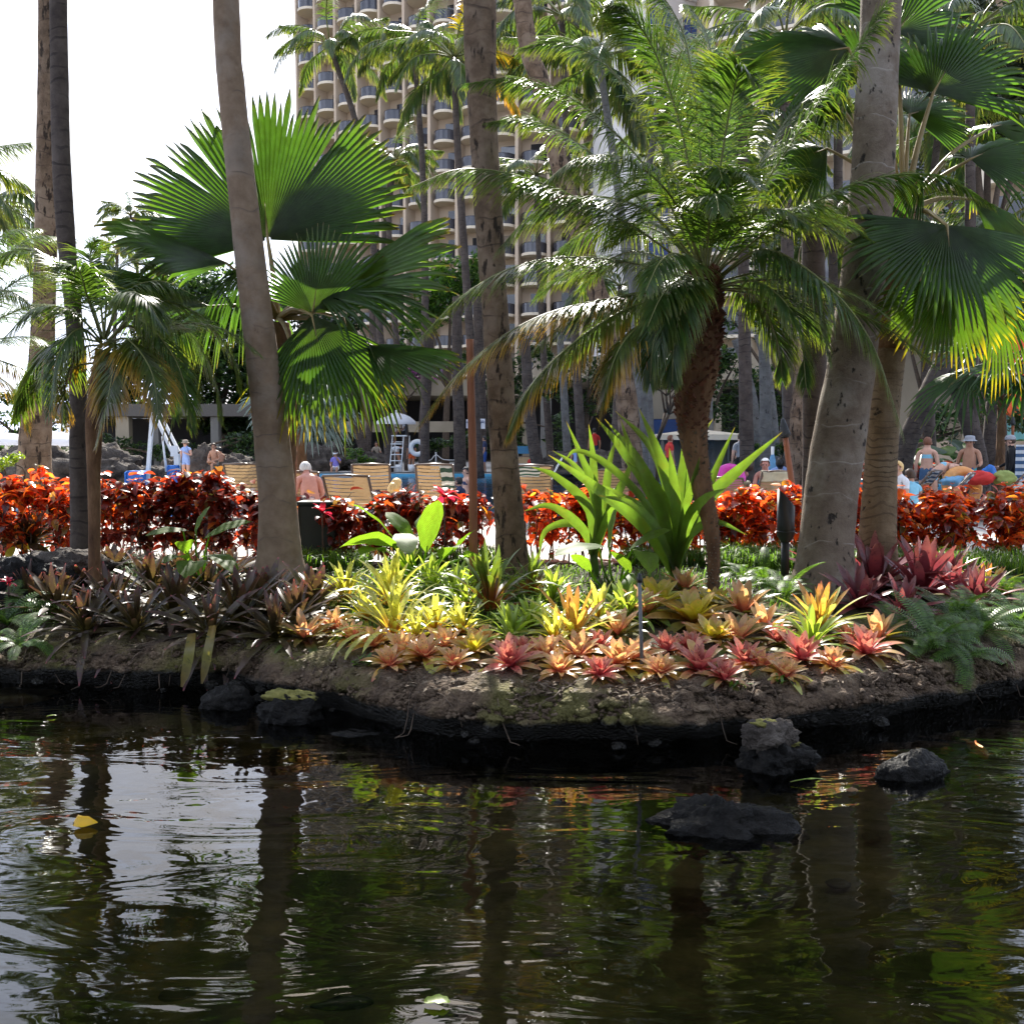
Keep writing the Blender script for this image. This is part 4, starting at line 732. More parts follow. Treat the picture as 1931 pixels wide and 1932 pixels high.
def fan_palm_right():
    d = 10.9; P, Wd = trunk_path([(1655, 1080, 84), (1655, 1010, 70), (1660, 900, 60), (1668, 780, 56), (1676, 690, 56), (1690, 600, 60), (1700, 500, 66), (1706, 400, 52)], d, -.1)
    t = thing('fan_palm', 'fan palm at right with fine-ringed trunk and broad drooping leaves', 'palm tree', (P[0].x, P[0].y, -.1))
    Q = catmull(P, 90); n = 62; mb = MB(); trunk_into(mb, Q[:n + 1], [interp([(i / (len(P) - 1), w) for i, w in enumerate(Wd)], k / 90) for k in range(n + 1)], 20, 110, .035, 16, .05, 5); mb.build('trunk', M['bark_fine'], t)
    mb = MB(); trunk_into(mb, Q[n - 2:], [interp([(i / (len(P) - 1), w) for i, w in enumerate(Wd)], k / 90) * 1.06 for k in range(n - 2, 91)], 18, 60, .12, 5, .22, 9); mb.build('fibre_sheath', M['bark_fibre'], t)
    h = W(1704, 400, d)
    Lf = lambda hub, tip, nrm, mat, span, s, **k: fan_leaf(t, h, W(*hub), W(*tip), Vector(nrm), mat, span, seed=s + 40, **k)
    Lf((1786, 425, d - .9), (1802, 588, d - 1.5), (.05, -.75, .62), M['fan'], 205, 1, nseg=54, joined=.68, droop=.06, fold=.12, tipdroop=.06, edge=.92, petr=.022)
    Lf((1792, 516, d - .7), (1812, 688, d - .75), (0, -1, .12), M['fan_yellow'], 168, 2, nseg=48, joined=.72, droop=.02, fold=.05, tipdroop=.03, edge=.95, petr=.022)
    Lf((1600, 90, d + .3), (1370, 120, d + .5), (.1, -.75, .6), M['fan'], 165, 3, nseg=46, joined=.62, droop=.0, fold=.25, tipdroop=.06, edge=.85, petr=.022)
    Lf((1560, 280, d + .5), (1405, 330, d + .7), (0, -.6, .7), M['fan'], 150, 4, nseg=38, joined=.6, droop=.02, fold=.25, tipdroop=.06, edge=.85)
    Lf((1760, 175, d + .1), (1850, 10, d + .4), (-.3, -.9, .2), M['fan'], 150, 5, nseg=40, joined=.6, droop=.02, fold=.3, tipdroop=.06, edge=.85, petr=.024)
    Lf((1715, 215, d + .5), (1812, 185, d + .8), (0, -.8, .6), M['fan'], 150, 6, nseg=36, joined=.55, droop=.0, fold=.2, tipdroop=.05, edge=.85)
    Lf((1830, 300, d - .3), (1965, 235, d - .3), (-.1, -.6, .8), M['fan'], 170, 7, nseg=44, joined=.6, droop=.12, fold=.25, tipdroop=.1, edge=.85)
    Lf((1835, 375, d + .2), (1955, 415, d + .2), (0, -.5, .85), M['fan_yellow'], 150, 8, nseg=40, joined=.6, droop=.12, fold=.25, tipdroop=.1, edge=.85)
    Lf((1870, 240, d + .6), (1990, 205, d + .9), (0, -.5, .8), M['fan'], 150, 9, nseg=36, joined=.55, droop=.1, fold=.3, tipdroop=.1, edge=.85)
    Lf((1640, 150, d + 1.0), (1560, 20, d + 1.4), (0, -.9, .3), M['fan'], 160, 10, nseg=40, joined=.6, droop=.0, fold=.2, tipdroop=.05, edge=.85)
    Lf((1740, 330, d - .6), (1640, 440, d - .2), (0, -.9, .2), M['fan'], 90, 11, nseg=22, joined=.4, droop=.15, fold=.3, tipdroop=.4, edge=.8)
    Lf((1880, 560, d + .6), (1960, 650, d + .7), (0, -.9, .3), M['fan_yellow'], 120, 12, nseg=30, joined=.5, droop=.15, fold=.2, tipdroop=.3, edge=.85)
    Lf((1500, 120, d + 1.2), (1410, 40, d + 1.5), (0, -.8, .5), M['fan'], 150, 13, nseg=34, joined=.55, droop=.05, fold=.2, tipdroop=.1, edge=.85)
    Lf((1690, 60, d + .8), (1780, -60, d + 1.2), (0, -.9, .4), M['fan'], 160, 14, nseg=36, joined=.6, droop=.0, fold=.2, tipdroop=.1, edge=.85)
fan_palm_right()
def small_fan(name, label, u, v, d, Rm, mat, n, seed, base_z=0, stem=.6):
    c = W(u, v, d); t = thing(name, label, 'palm tree', (c.x, c.y, base_z)); r = random.Random(seed)
    mb = MB(); trunk_into(mb, [Vector((c.x, c.y, base_z)), Vector((c.x + .03, c.y, lerp(base_z, c.z, .5))), c], [.12, .10, .09], 12, 30, .1, 6, .1, seed); mb.build('trunk', M['bark_fibre'], t)
    for i in range(n):
        a = i * 2.4 + r.uniform(-.2, .2); el = R(r.uniform(-35, 65)); dv = Vector((math.cos(a) * math.cos(el), math.sin(a) * math.cos(el), math.sin(el)))
        hub = c + dv * Rm * stem; fan_leaf(t, c, hub, hub + (dv + Vector((0, 0, -.25))) * Rm, Vector((-dv.x * .4, -dv.y * .4 - .3, .9)), mat, 230, nseg=26, petr=.014, seed=seed + i, joined=.4, droop=.15, fold=.1, tipdroop=.15)
small_fan('fan_palm', 'silvery blue small fan palm behind the leaning trunk', 565, 745, 20, .75, M['silver'], 11, 70)
small_fan('fan_palm', 'dark small fan palm under the drooping leaf at far right', 1890, 690, 24, 1.3, M['fan'], 11, 71)

# ---- coconut palms further back
def far_palm(label, cr, d, foot, scale, seed, n=17, key='coco', bark='bark_dark', wid=None, yellow=.0, mid=None):
    w = wid or .26; ft = W(foot[0], 832, d); c = W(cr[0], cr[1], d); P = [Vector((ft.x, d, -.03))]
    if mid: P.append(W(mid[0], mid[1], d))
    else: P.append(Vector((lerp(ft.x, c.x, .6), d, c.z * .5)))
    P.append(c); t = thing('coconut_palm', label, 'palm tree', P[0])
    mb = MB(); trunk_into(mb, P, [w * .75] + [w * .55] * (len(P) - 2) + [w * .42], 12, 60, .05, 3.5, .05, seed); mb.build('trunk', M[bark], t)
    crown(t, c, key, n, scale, seed, yellow); return t
far_palm('coconut palm against the hotel edge, highest at left', (622, 82), 48, (735, 800), .88, 21, key='coco', mid=(690, 330))
far_palm('shaggy coconut palm left of the rough central trunk, high up', (780, 80), 46, (800, 800), .95, 22, key='coco', mid=(800, 400))
far_palm('coconut palm with a yellowing frond beside the rough central trunk', (856, 108), 42, (905, 800), 1.0, 23, key='coco', mid=(866, 330), yellow=.5)
far_palm('low coconut palm in front of the hotel, left of centre', (742, 300), 52, (770, 800), .8, 24, key='coco', mid=(735, 480))
far_palm('coconut palm with dark slim trunk below the balconies', (735, 330), 60, (690, 800), .7, 25, key='cocofar', mid=(715, 560))
far_palm('bright coconut palm crown left of the white hotel block', (1130, 110), 34, (1215, 850), .95, 26, key='coco', mid=(1180, 480), bark='bark_pale')
far_palm('coconut palm behind the date palm fronds, upper right', (1240, 210), 38, (1235, 850), 1.0, 27, key='coco', mid=(1200, 520), bark='bark_pale')
far_palm('coconut palm high behind the date palm, left of the thick scarred trunk', (1435, 300), 30, (1450, 850), .8, 33, key='coco', bark='bark_pale')
far_palm('coconut palm crown filling the gap between the two right-hand trunks', (1570, 430), 27, (1585, 850), .75, 34, key='coco')
far_palm('coconut palm high up behind the right fan palm', (1770, 240), 34, (1760, 850), .95, 35, key='coco', mid=(1745, 520))
far_palm('coconut palm low at the right edge behind the fan leaves', (1880, 430), 30, (1895, 850), .8, 36, key='coco')
far_palm('coconut palm crown beside the white hotel block, half hidden', (1330, 330), 40, (1340, 850), .9, 37, key='coco', bark='bark_pale')
far_palm('coconut palm in front of the middle balconies', (1010, 330), 50, (1040, 850), .85, 38, key='coco')
far_palm('coconut palm crown at the top edge left of the white block', (1060, 30), 40, (1100, 850), 1.0, 39, key='coco')
far_palm('coconut palm top at the upper edge right of the white block', (1480, 70), 23, (1500, 850), .72, 61, key='coco')
far_palm('drooping coconut palm right of the date palm crown, upper middle', (1400, 190), 25, (1412, 850), .72, 62, key='coco')
far_palm('coconut palm peeking over the hotel wing at the top edge', (1580, 10), 30, (1590, 850), .9, 63, key='coco')
far_palm('coconut palm behind the tops of the right fan palm', (1830, 60), 28, (1840, 850), .9, 64, key='coco')
far_palm('low coconut palm crown in front of the white block, behind date palm fronds', (1172, 540), 30, (1160, 850), .6, 65, key='coco')
far_palm('tiny far coconut palm in the white sky at left', (246, 405), 95, (262, 800), 1.0, 28, key='cocofar', mid=(258, 470))
far_palm('second tiny coconut palm lower beside it at left', (222, 470), 80, (210, 800), .75, 29, key='cocofar', mid=(218, 560))
far_palm('coconut palm at the left edge showing only its fronds', (-35, 400), 40, (-20, 850), 1.0, 30, key='coco')
far_palm('coconut palm at the top left of the far-left speckled trunk', (-110, 330), 36, (-90, 850), 1.0, 31, key='coco')
palm('coconut_palm', 'stout rough coconut trunk slanting down from the top behind the date palm', [(1196, 905, 42), (1190, 850, 41), (1172, 700, 40), (1128, 560, 38), (1090, 430, 36), (1057, 320, 35), (1020, 160, 34), (984, 0, 33)], 24, M['bark_rough'], 0, above(905, -460, 24, 20.5), 'coco', 18, 1.15, 32, rings=(.06, 3), lump=.08)
for i, (lb, pts, d, bk) in enumerate((
    ('pale slender palm trunk leaning left, leftmost of the grove', [(1430, 850, 15), (1422, 760, 15), (1404, 690, 14), (1385, 640, 13)], 40, 'bark_pale'),
    ('pale slender palm trunk second in the grove, white painted foot', [(1462, 850, 17), (1458, 780, 15), (1447, 700, 14), (1428, 630, 13)], 40, 'bark_pale'),
    ('pale slender palm trunk third in the grove, upright', [(1484, 850, 15), (1482, 770, 14), (1478, 690, 13), (1472, 630, 12)], 41, 'bark_pale'),
    ('pale slender palm trunk fourth in the grove beside the torch', [(1500, 850, 14), (1500, 770, 13), (1498, 690, 12), (1500, 630, 12)], 41, 'bark_pale'),
    ('pale grey slim trunk right of the rough slanting coconut trunk', [(1212, 900, 22), (1210, 800, 22), (1202, 640, 21), (1192, 500, 20), (1182, 420, 19)], 28, 'bark_pale'),
    ('second pale slim trunk crossing behind the date palm', [(1226, 880, 18), (1222, 760, 18), (1212, 600, 17), (1200, 480, 17)], 30, 'bark_pale'),
    ('dark palm trunk slanting left beside the bikini woman', [(1698, 900, 46), (1706, 850, 40), (1742, 760, 36), (1775, 690, 33), (1800, 630, 32)], 27, 'bark_dark'),
    ('dark palm trunk crossing to the right behind the man in a hat', [(1846, 880, 36), (1834, 820, 32), (1808, 740, 30), (1790, 680, 28), (1786, 620, 28)], 28, 'bark_dark'),
    ('upright dark palm trunk in front of the mural', [(1872, 880, 38), (1874, 800, 34), (1884, 700, 32), (1890, 620, 30)], 29, 'bark_dark'),
    ('dark palm trunk behind the thick scarred trunk, near the torch', [(1520, 880, 60), (1508, 800, 38), (1512, 720, 32), (1506, 640, 30)], 22, 'bark_rough'),
    ('dark palm trunk left of the lifeguard chair leaning right', [(742, 870, 18), (730, 800, 17), (716, 730, 16), (706, 660, 15), (702, 560, 14)], 56, 'bark_dark'),
    ('dark palm trunk right of the lifeguard chair', [(800, 880, 22), (800, 800, 20), (806, 700, 18), (812, 600, 17)], 52, 'bark_dark'),
    ('dark palm trunk behind the purple-topped seated woman', [(690, 860, 20), (672, 800, 20), (655, 740, 18), (640, 660, 17)], 54, 'bark_dark'),
    ('dark palm trunk just left of the rust-coloured pole', [(868, 890, 24), (866, 800, 22), (862, 700, 20), (862, 560, 18)], 48, 'bark_dark'),
    ('dark palm trunk just right of the rust-coloured pole', [(905, 880, 22), (908, 800, 20), (906, 700, 18), (900, 560, 17)], 50, 'bark_dark'),
    ('dark palm trunk by the blue sign, tilted left', [(1016, 890, 26), (1004, 820, 22), (996, 740, 20), (990, 640, 19)], 44, 'bark_dark'),
    ('pale-footed palm trunk left of the seated woman in stripes', [(1070, 860, 16), (1066, 790, 15), (1062, 720, 14), (1056, 640, 13)], 46, 'bark_pale'))):
    palm('palm_tree', lb, pts, d, M[bk], 0, None, None, seed=40 + i, rings=(.05, 4), sides=12, rows=40)

# ================================================================== broadleaf trees and shrubs
def leaf_cloud_into(mb, c, rad, n, s, r, shell=.5, asp=.45, flat_=.5):
    for _ in range(n):
        v = Vector((r.gauss(0, 1), r.gauss(0, 1), r.gauss(0, 1))); v.normalize(); k = r.uniform(shell, 1) ** .6
        p = c + Vector((v.x * rad[0], v.y * rad[1], v.z * rad[2])) * k * (1 + .18 * noise.noise(Vector(v) * 2.3 + c))
        a = Vector((r.gauss(0, 1), r.gauss(0, 1), r.gauss(0, .6))).normalized(); b = a.cross(Vector((r.gauss(0, .5), r.gauss(0, .5), 1))).normalized(); l = s * r.uniform(.6, 1.3); nn = a.cross(b)
        mb.add([p - a * l * .5, p + b * l * asp * .5 + nn * l * .06, p + a * l * .5, p - b * l * asp * .5 + nn * l * .06], [(0, 1, 2), (0, 2, 3)], [(0, .5), (.5, 1), (1, .5), (.5, 0)])
def tree(name, label, lobes, foot, d, mat, s, dens, seed, bark='twig', trunk_w=.18, cat='tree', base_z=-.03):
    r = random.Random(seed); ft = Vector((W(foot, 832, d).x, d, base_z)); t = thing(name, label, cat, ft); mb = MB(); tb = MB(); L_ = []
    for (u, v, ru, rv, *dd) in lobes:
        dz = d + (dd[0] if dd else 0); c = W(u, v, dz); rad = (ru / F * dz, min(ru, rv * 1.3) / F * dz, rv / F * dz); L_.append((c, rad))
        m = max(5, int(rad[0] * rad[2] * 2.6)); 
        for k in range(min(m, 18)):
            q = c + Vector((r.uniform(-.7, .7) * rad[0], r.uniform(-.7, .7) * rad[1], r.uniform(-.7, .7) * rad[2])); rr = tuple(x * r.uniform(.35, .55) for x in rad)
            leaf_cloud_into(mb, q, rr, int(dens * 2.4 * 4 * math.pi * rr[0] * rr[2] / (s * s * .5)), s, r, .45)
    mb.build('crown', mat, t)
    top = L_[0][0]; fork = ft.lerp(top, .45)
    tb.tube(catmull([ft, ft.lerp(fork, .5) + Vector((r.uniform(-.1, .1), 0, 0)), fork], 10), [trunk_w * (1 - .3 * i / 10) for i in range(11)], 9)
    for c, rad in L_: tb.tube(catmull([fork - Vector((0, 0, .1)), fork.lerp(c, .5) + Vector((r.uniform(-.3, .3), r.uniform(-.3, .3), .2)), c], 8), [trunk_w * .6 * (1 - .8 * i / 8) for i in range(9)], 7)
    tb.build('trunk', M[bark], t); return t
tree('shade_tree', 'broad dark leafy tree mass behind the white pool lift', [(330, 690, 110, 70), (440, 640, 100, 90), (420, 570, 90, 60), (500, 740, 70, 90), (250, 720, 80, 50), (360, 740, 80, 40), (300, 620, 80, 60), (470, 800, 60, 50), (400, 780, 60, 40)], 470, 62, M['dark_leaf'], .42, .55, 81, trunk_w=.4)
tree('shade_tree', 'pale green tree crown under the far coconut palms at left', [(340, 520, 60, 34), (290, 540, 50, 30), (400, 520, 50, 30)], 350, 78, M['tree_leaf'], .5, .5, 82)
tree('rounded_tree', 'rounded mid-green tree in front of the lower hotel floors', [(850, 545, 70, 60), (800, 580, 50, 56), (890, 530, 40, 50), (770, 640, 30, 30)], 840, 66, M['tree_leaf'], .40, .6, 83, trunk_w=.25)
tree('ironwood_tree', 'dark fine-needled tree at the upper right corner', [(1880, 90, 110, 110), (1800, 220, 80, 90), (1900, 260, 90, 90), (1820, 60, 70, 80), (1960, 160, 90, 120), (1760, 330, 50, 60)], 1850, 42, M['iron_leaf'], .34, .5, 84, trunk_w=.35)
tree('shade_tree', 'green hedge-like tree over the low wall at far left', [(30, 770, 60, 34), (110, 775, 60, 34), (190, 765, 60, 34), (-60, 760, 70, 40), (70, 740, 60, 30), (150, 745, 60, 34), (10, 822, 60, 18), (90, 824, 60, 18), (-60, 820, 60, 18)], 60, 60, M['dark_leaf'], .35, .6, 85)
tree('shade_tree', 'dark tree behind the slender pale palms', [(1450, 780, 70, 50), (1390, 770, 50, 45), (1500, 760, 50, 50), (1440, 720, 60, 40)], 1450, 50, M['dark_leaf'], .35, .6, 86)
tree('shade_tree', 'dark leafy tree left of the plumeria, above the dark bar', [(1110, 700, 60, 50), (1060, 730, 40, 50), (1150, 660, 40, 50), (1120, 760, 36, 30)], 1100, 48, M['dark_leaf'], .34, .6, 87)
tree('shade_tree', 'dark trees between the hotel and the left fan palm', [(560, 600, 50, 70), (600, 700, 50, 50), (540, 720, 50, 60), (650, 640, 40, 60)], 580, 66, M['dark_leaf'], .4, .55, 88)
tree('shade_tree', 'dense dark foliage right of the thick scarred trunk', [(1720, 560, 60, 80), (1780, 620, 60, 60), (1850, 600, 60, 70), (1740, 440, 50, 60), (1900, 480, 60, 80)], 1760, 46, M['dark_leaf'], .34, .5, 89)
tree('shade_tree', 'dark foliage behind the date palm crown', [(1480, 560, 60, 90), (1420, 470, 60, 80), (1500, 400, 60, 80), (1380, 600, 40, 50)], 1480, 44, M['dark_leaf'], .34, .45, 90)
tree('shade_tree', 'dark foliage under the lowest hotel floors left of the lifeguard parasol', [(660, 740, 40, 50), (620, 780, 40, 50), (580, 800, 40, 50), (640, 820, 30, 30)], 630, 64, M['dark_leaf'], .36, .6, 92)
tree('shade_tree', 'dark shrubbery behind the central trunks', [(900, 690, 50, 50), (960, 730, 50, 50), (1010, 690, 40, 60), (880, 820, 50, 30), (960, 830, 40, 26), (1050, 810, 40, 40)], 940, 58, M['dark_leaf'], .34, .55, 93)
tree('shade_tree', 'dark foliage right behind the mural and leaning trunks', [(1700, 720, 50, 60), (1650, 780, 50, 60), (1600, 700, 50, 80), (1860, 700, 40, 60), (1920, 650, 40, 50)], 1650, 50, M['dark_leaf'], .34, .45, 94)
tree('shade_tree', 'low dark tree band right of the plumeria, behind the cabana', [(1340, 700, 50, 50), (1300, 770, 50, 40), (1390, 680, 50, 40), (1260, 690, 40, 50)], 1330, 47, M['dark_leaf'], .34, .55, 95)
tree('shade_tree', 'dark tree filling the gap under the hotel block', [(1200, 640, 50, 60), (1260, 600, 50, 60), (1170, 760, 40, 60), (1230, 820, 50, 24)], 1210, 54, M['dark_leaf'], .36, .5, 96)
tree('shade_tree', 'dark undergrowth behind the right-hand sunbathers', [(1590, 840, 60, 30), (1660, 830, 50, 40), (1760, 800, 60, 40), (1830, 800, 40, 44), (1910, 790, 50, 40)], 1700, 40, M['dark_leaf'], .28, .5, 97)
tree('shade_tree', 'dark undergrowth along the far pool side at left', [(250, 850, 60, 24), (330, 850, 50, 22), (480, 820, 60, 40), (560, 810, 50, 40), (180, 840, 50, 26)], 420, 57, M['dark_leaf'], .3, .6, 98)
tree('shade_tree', 'low dark shrubs closing the view at the left edge above the red hedge', [(-30, 832, 60, 24), (40, 836, 50, 22), (105, 838, 50, 20), (160, 838, 40, 18)], 40, 46, M['dark_leaf'], .26, .6, 99)
tree('bougainvillea', 'purple bougainvillea spilling over the cream terrace', [(720, 705, 36, 22), (770, 700, 34, 20), (690, 715, 20, 20), (815, 705, 30, 18)], 740, 71, M['bougain'], .30, .7, 91, cat='shrub')
for i, (lb, lobes, d, mt, s) in enumerate((
    ('dark shrubs behind the lifeguard chair', [(830, 845, 50, 22), (790, 850, 30, 18), (880, 840, 40, 24)], 56, 'dark_leaf', .3),
    ('small leafy shrub beside the boulders left of the lifeguard', [(672, 862, 26, 16), (690, 870, 20, 10)], 50, 'tree_leaf', .22),
    ('dark shrub border below the pavilion at left', [(470, 860, 40, 14), (520, 855, 40, 16), (560, 850, 30, 16)], 54, 'dark_leaf', .25),
    ('low maroon shrub border behind the sunbathers at right', [(1640, 890, 60, 20), (1800, 888, 60, 18), (1880, 890, 60, 18), (1720, 890, 50, 16)], 30, 'copper_dark', .16),
    ('dark low shrubs behind the grey-shirted man', [(1500, 850, 60, 16), (1440, 846, 40, 12), (1560, 852, 40, 16)], 38, 'dark_leaf', .22),
    ('lime green clipped shrub at the left edge of the hedge', [(8, 872, 30, 18), (-30, 866, 30, 18)], 13.6, 'lime_leaf', .07))):
    tree('shrub', lb, lobes, lobes[0][0], d, M[mt], s, .7, 100 + i, trunk_w=.03, cat='shrub')
for i, (x, lb) in enumerate(((-9, 'unseen tree added to block sky light, behind and left of the viewpoint'), (0, 'unseen tree added to block sky light, directly behind the viewpoint'), (9, 'unseen tree added to block sky light, behind and right of the viewpoint'))):  # out-of-view trees added behind the camera to cut the ambient sky light
    ft = Vector((x, -9 - i % 2, -.4)); t = thing('shade_tree', lb, 'tree', ft); r = random.Random(700 + i); mb = MB(); tb = MB()
    for k in range(34):
        q = ft + Vector((r.uniform(-6, 6), r.uniform(-3.5, 3), r.uniform(2.6, 13))); leaf_cloud_into(mb, q, (1.9, 1.6, 1.3), 420, .5, r, .3, .55)
    mb.build('crown', M['dark_leaf'], t); tb.tube(catmull([ft, ft + UP * 3, ft + UP * 7], 8), [.4 - .03 * k for k in range(9)], 10)
    for k in range(6): tb.tube(catmull([ft + UP * 3.5, ft + Vector((r.uniform(-3, 3), r.uniform(-2, 2), 6)), ft + Vector((r.uniform(-5, 5), r.uniform(-3, 3), 10))], 8), [.2 - .02 * k2 for k2 in range(9)], 7)
    tb.build('trunk', M['twig'], t)
# plumeria: bare forked branches with a few red flowers
def plumeria():
    d = 36; r = random.Random(5); ft = Vector((W(1238, 832, d).x, d, 0)); t = thing('plumeria_tree', 'forked nearly bare plumeria with small coral flowers behind the date palm', 'tree', ft); mb = MB(); fl = MB(); lf = MB()
    def br(p, dv, l, w, k):
        q = p + dv * l; mb.tube([p, p.lerp(q, .5) + Vector((r.uniform(-.05, .05), 0, 0)), q], [w, w * .85, w * .7], 6)
        if k == 0:
            leaf_cloud_into(lf, q, (.25, .25, .2), 9, .28, r, .2, .3)
            if r.random() < .5: leaf_cloud_into(fl, q + UP * .1, (.1, .1, .08), 8, .12, r, .1, .8)
            return
        for _ in range(3 if k > 2 else 2):
            a = Vector((r.uniform(-1, 1), r.uniform(-1, 1), r.uniform(.1, .9))).normalized(); br(q, (dv * .5 + a * .8).normalized(), l * .74, w * .66, k - 1)
    br(ft, Vector((.02, 0, 1)), 1.5, .10, 5); mb.build('branches', M['twig'], t); lf.build('leaves', M['dark_leaf'], t, kind='stuff'); fl.build('flowers', M['coral'], t, kind='stuff')
plumeria()
# big heart-leaved plants behind the right-hand sunbathers: every leaf its own part
def heart_leaf_mesh(name, mat, l=1.0, w=.74, cup=.12, fold=.18, bend=.35, nl=9):
    mb = MB(); vs = []; uvs = []; cols = 7
    for i in range(nl + 1):
        t = i / nl; wd = w * .5 * (math.sin(math.pi * min(1, .10 + .90 * (1 - t) ** 1.15 * .999)) ** .75) if t < 1 else 0; y = l * (t * 1.0 - .0); z = -bend * l * t * t
        for j in range(cols):
            s = (j / (cols - 1) - .5) * 2; back = -.16 * l * abs(s) ** 1.3 * max(0, 1 - t * 3.2)
            ripple = .012 * l * math.sin(t * 40 + abs(s) * 3) * abs(s)
            vs.append((s * wd, y + back, z + fold * abs(s) * wd - cup * s * s * wd + ripple)); uvs.append((t, j / (cols - 1)))
    mb.add(vs, [(i * cols + j, i * cols + j + 1, (i + 1) * cols + j + 1, (i + 1) * cols + j) for i in range(nl) for j in range(cols - 1)], uvs); return mb.mesh(name, mat)
EAR = [heart_leaf_mesh('leaf', M['ear'], bend=b, fold=f) for b, f in ((.12, .25), (.3, .15), (.5, .3))]
EARD = [heart_leaf_mesh('leaf', M['tree_leaf'], bend=b, fold=f, w=.8) for b, f in ((.15, .25), (.35, .15), (.55, .3))]
def ear_leaf(parent, foot, hub, tip, roll, me, scale_w=1.0, stalk=True):
    "a leaf blade from hub to tip, on a stalk from the plant's foot"
    o = ORG[parent.name]; ax = tip - hub; ln = ax.length; y = ax.normalized(); x = y.cross(UP); x = x.normalized() if x.length > .05 else Vector((1, 0, 0)); z = x.cross(y)
    Rm = Matrix((x, y, z)).transposed().to_4x4() @ Matrix.Rotation(R(roll), 4, 'Y')
    lf = part('leaf', me, parent, Matrix.Translation(hub - o) @ Rm @ Matrix.Diagonal((ln * scale_w, ln, ln, 1)))
    if stalk:
        mb = MB(); mid = foot.lerp(hub, .55) + (hub - foot).cross(Vector((0, 1, 0))) * .06; mb.tube(catmull([foot, mid, hub], 8), [.016 * (1 - .55 * i / 8) for i in range(9)], 6); mb.build('leaf_stalk', M['ear'], parent)
    return lf
def ear_plant(label, foot_uv, d, leaves, base_z, cat='elephant ear', name='elephant_ear_plant'):
    f = W(*foot_uv, d); f.z = base_z; t = thing(name, label, cat, f)
    for (hu, hv, hd, tu, tv, td, roll, k, sw) in leaves: ear_leaf(t, f + Vector((rnd.uniform(-.03, .03), 0, 0)), W(hu, hv, d + hd), W(tu, tv, d + td), roll, EAR[k], sw)
    return t
r = random.Random(55)
for i, (u, v, d, lb) in enumerate(((1735, 850, 31, 'broad-leaved green plant behind the bikini woman'), (1775, 840, 32, 'broad-leaved green plant between the bikini woman and the man in a hat'), (1865, 850, 31, 'broad-leaved green plant right of the man in a hat'), (1925, 838, 32, 'broad-leaved green plant at the right edge behind the lounger'), (1690, 846, 33, 'broad-leaved green plant behind the fine-ringed trunk'))):
    c = W(u, 880, d); c.z = 0; t = thing('philodendron', lb, 'plant', c)
    for k in range(22):
        a = r.uniform(0, 6.28); el = r.uniform(.2, 1.3); h = c + Vector((math.cos(a) * .7 * math.cos(el), math.sin(a) * .5 * math.cos(el), .35 + 1.15 * r.random())); tip = h + Vector((math.cos(a) * .5, math.sin(a) * .5 - .12, r.uniform(-.25, .12))); ear_leaf(t, c, h, tip, r.uniform(-25, 25), EARD[k % 3], 1.1, False)
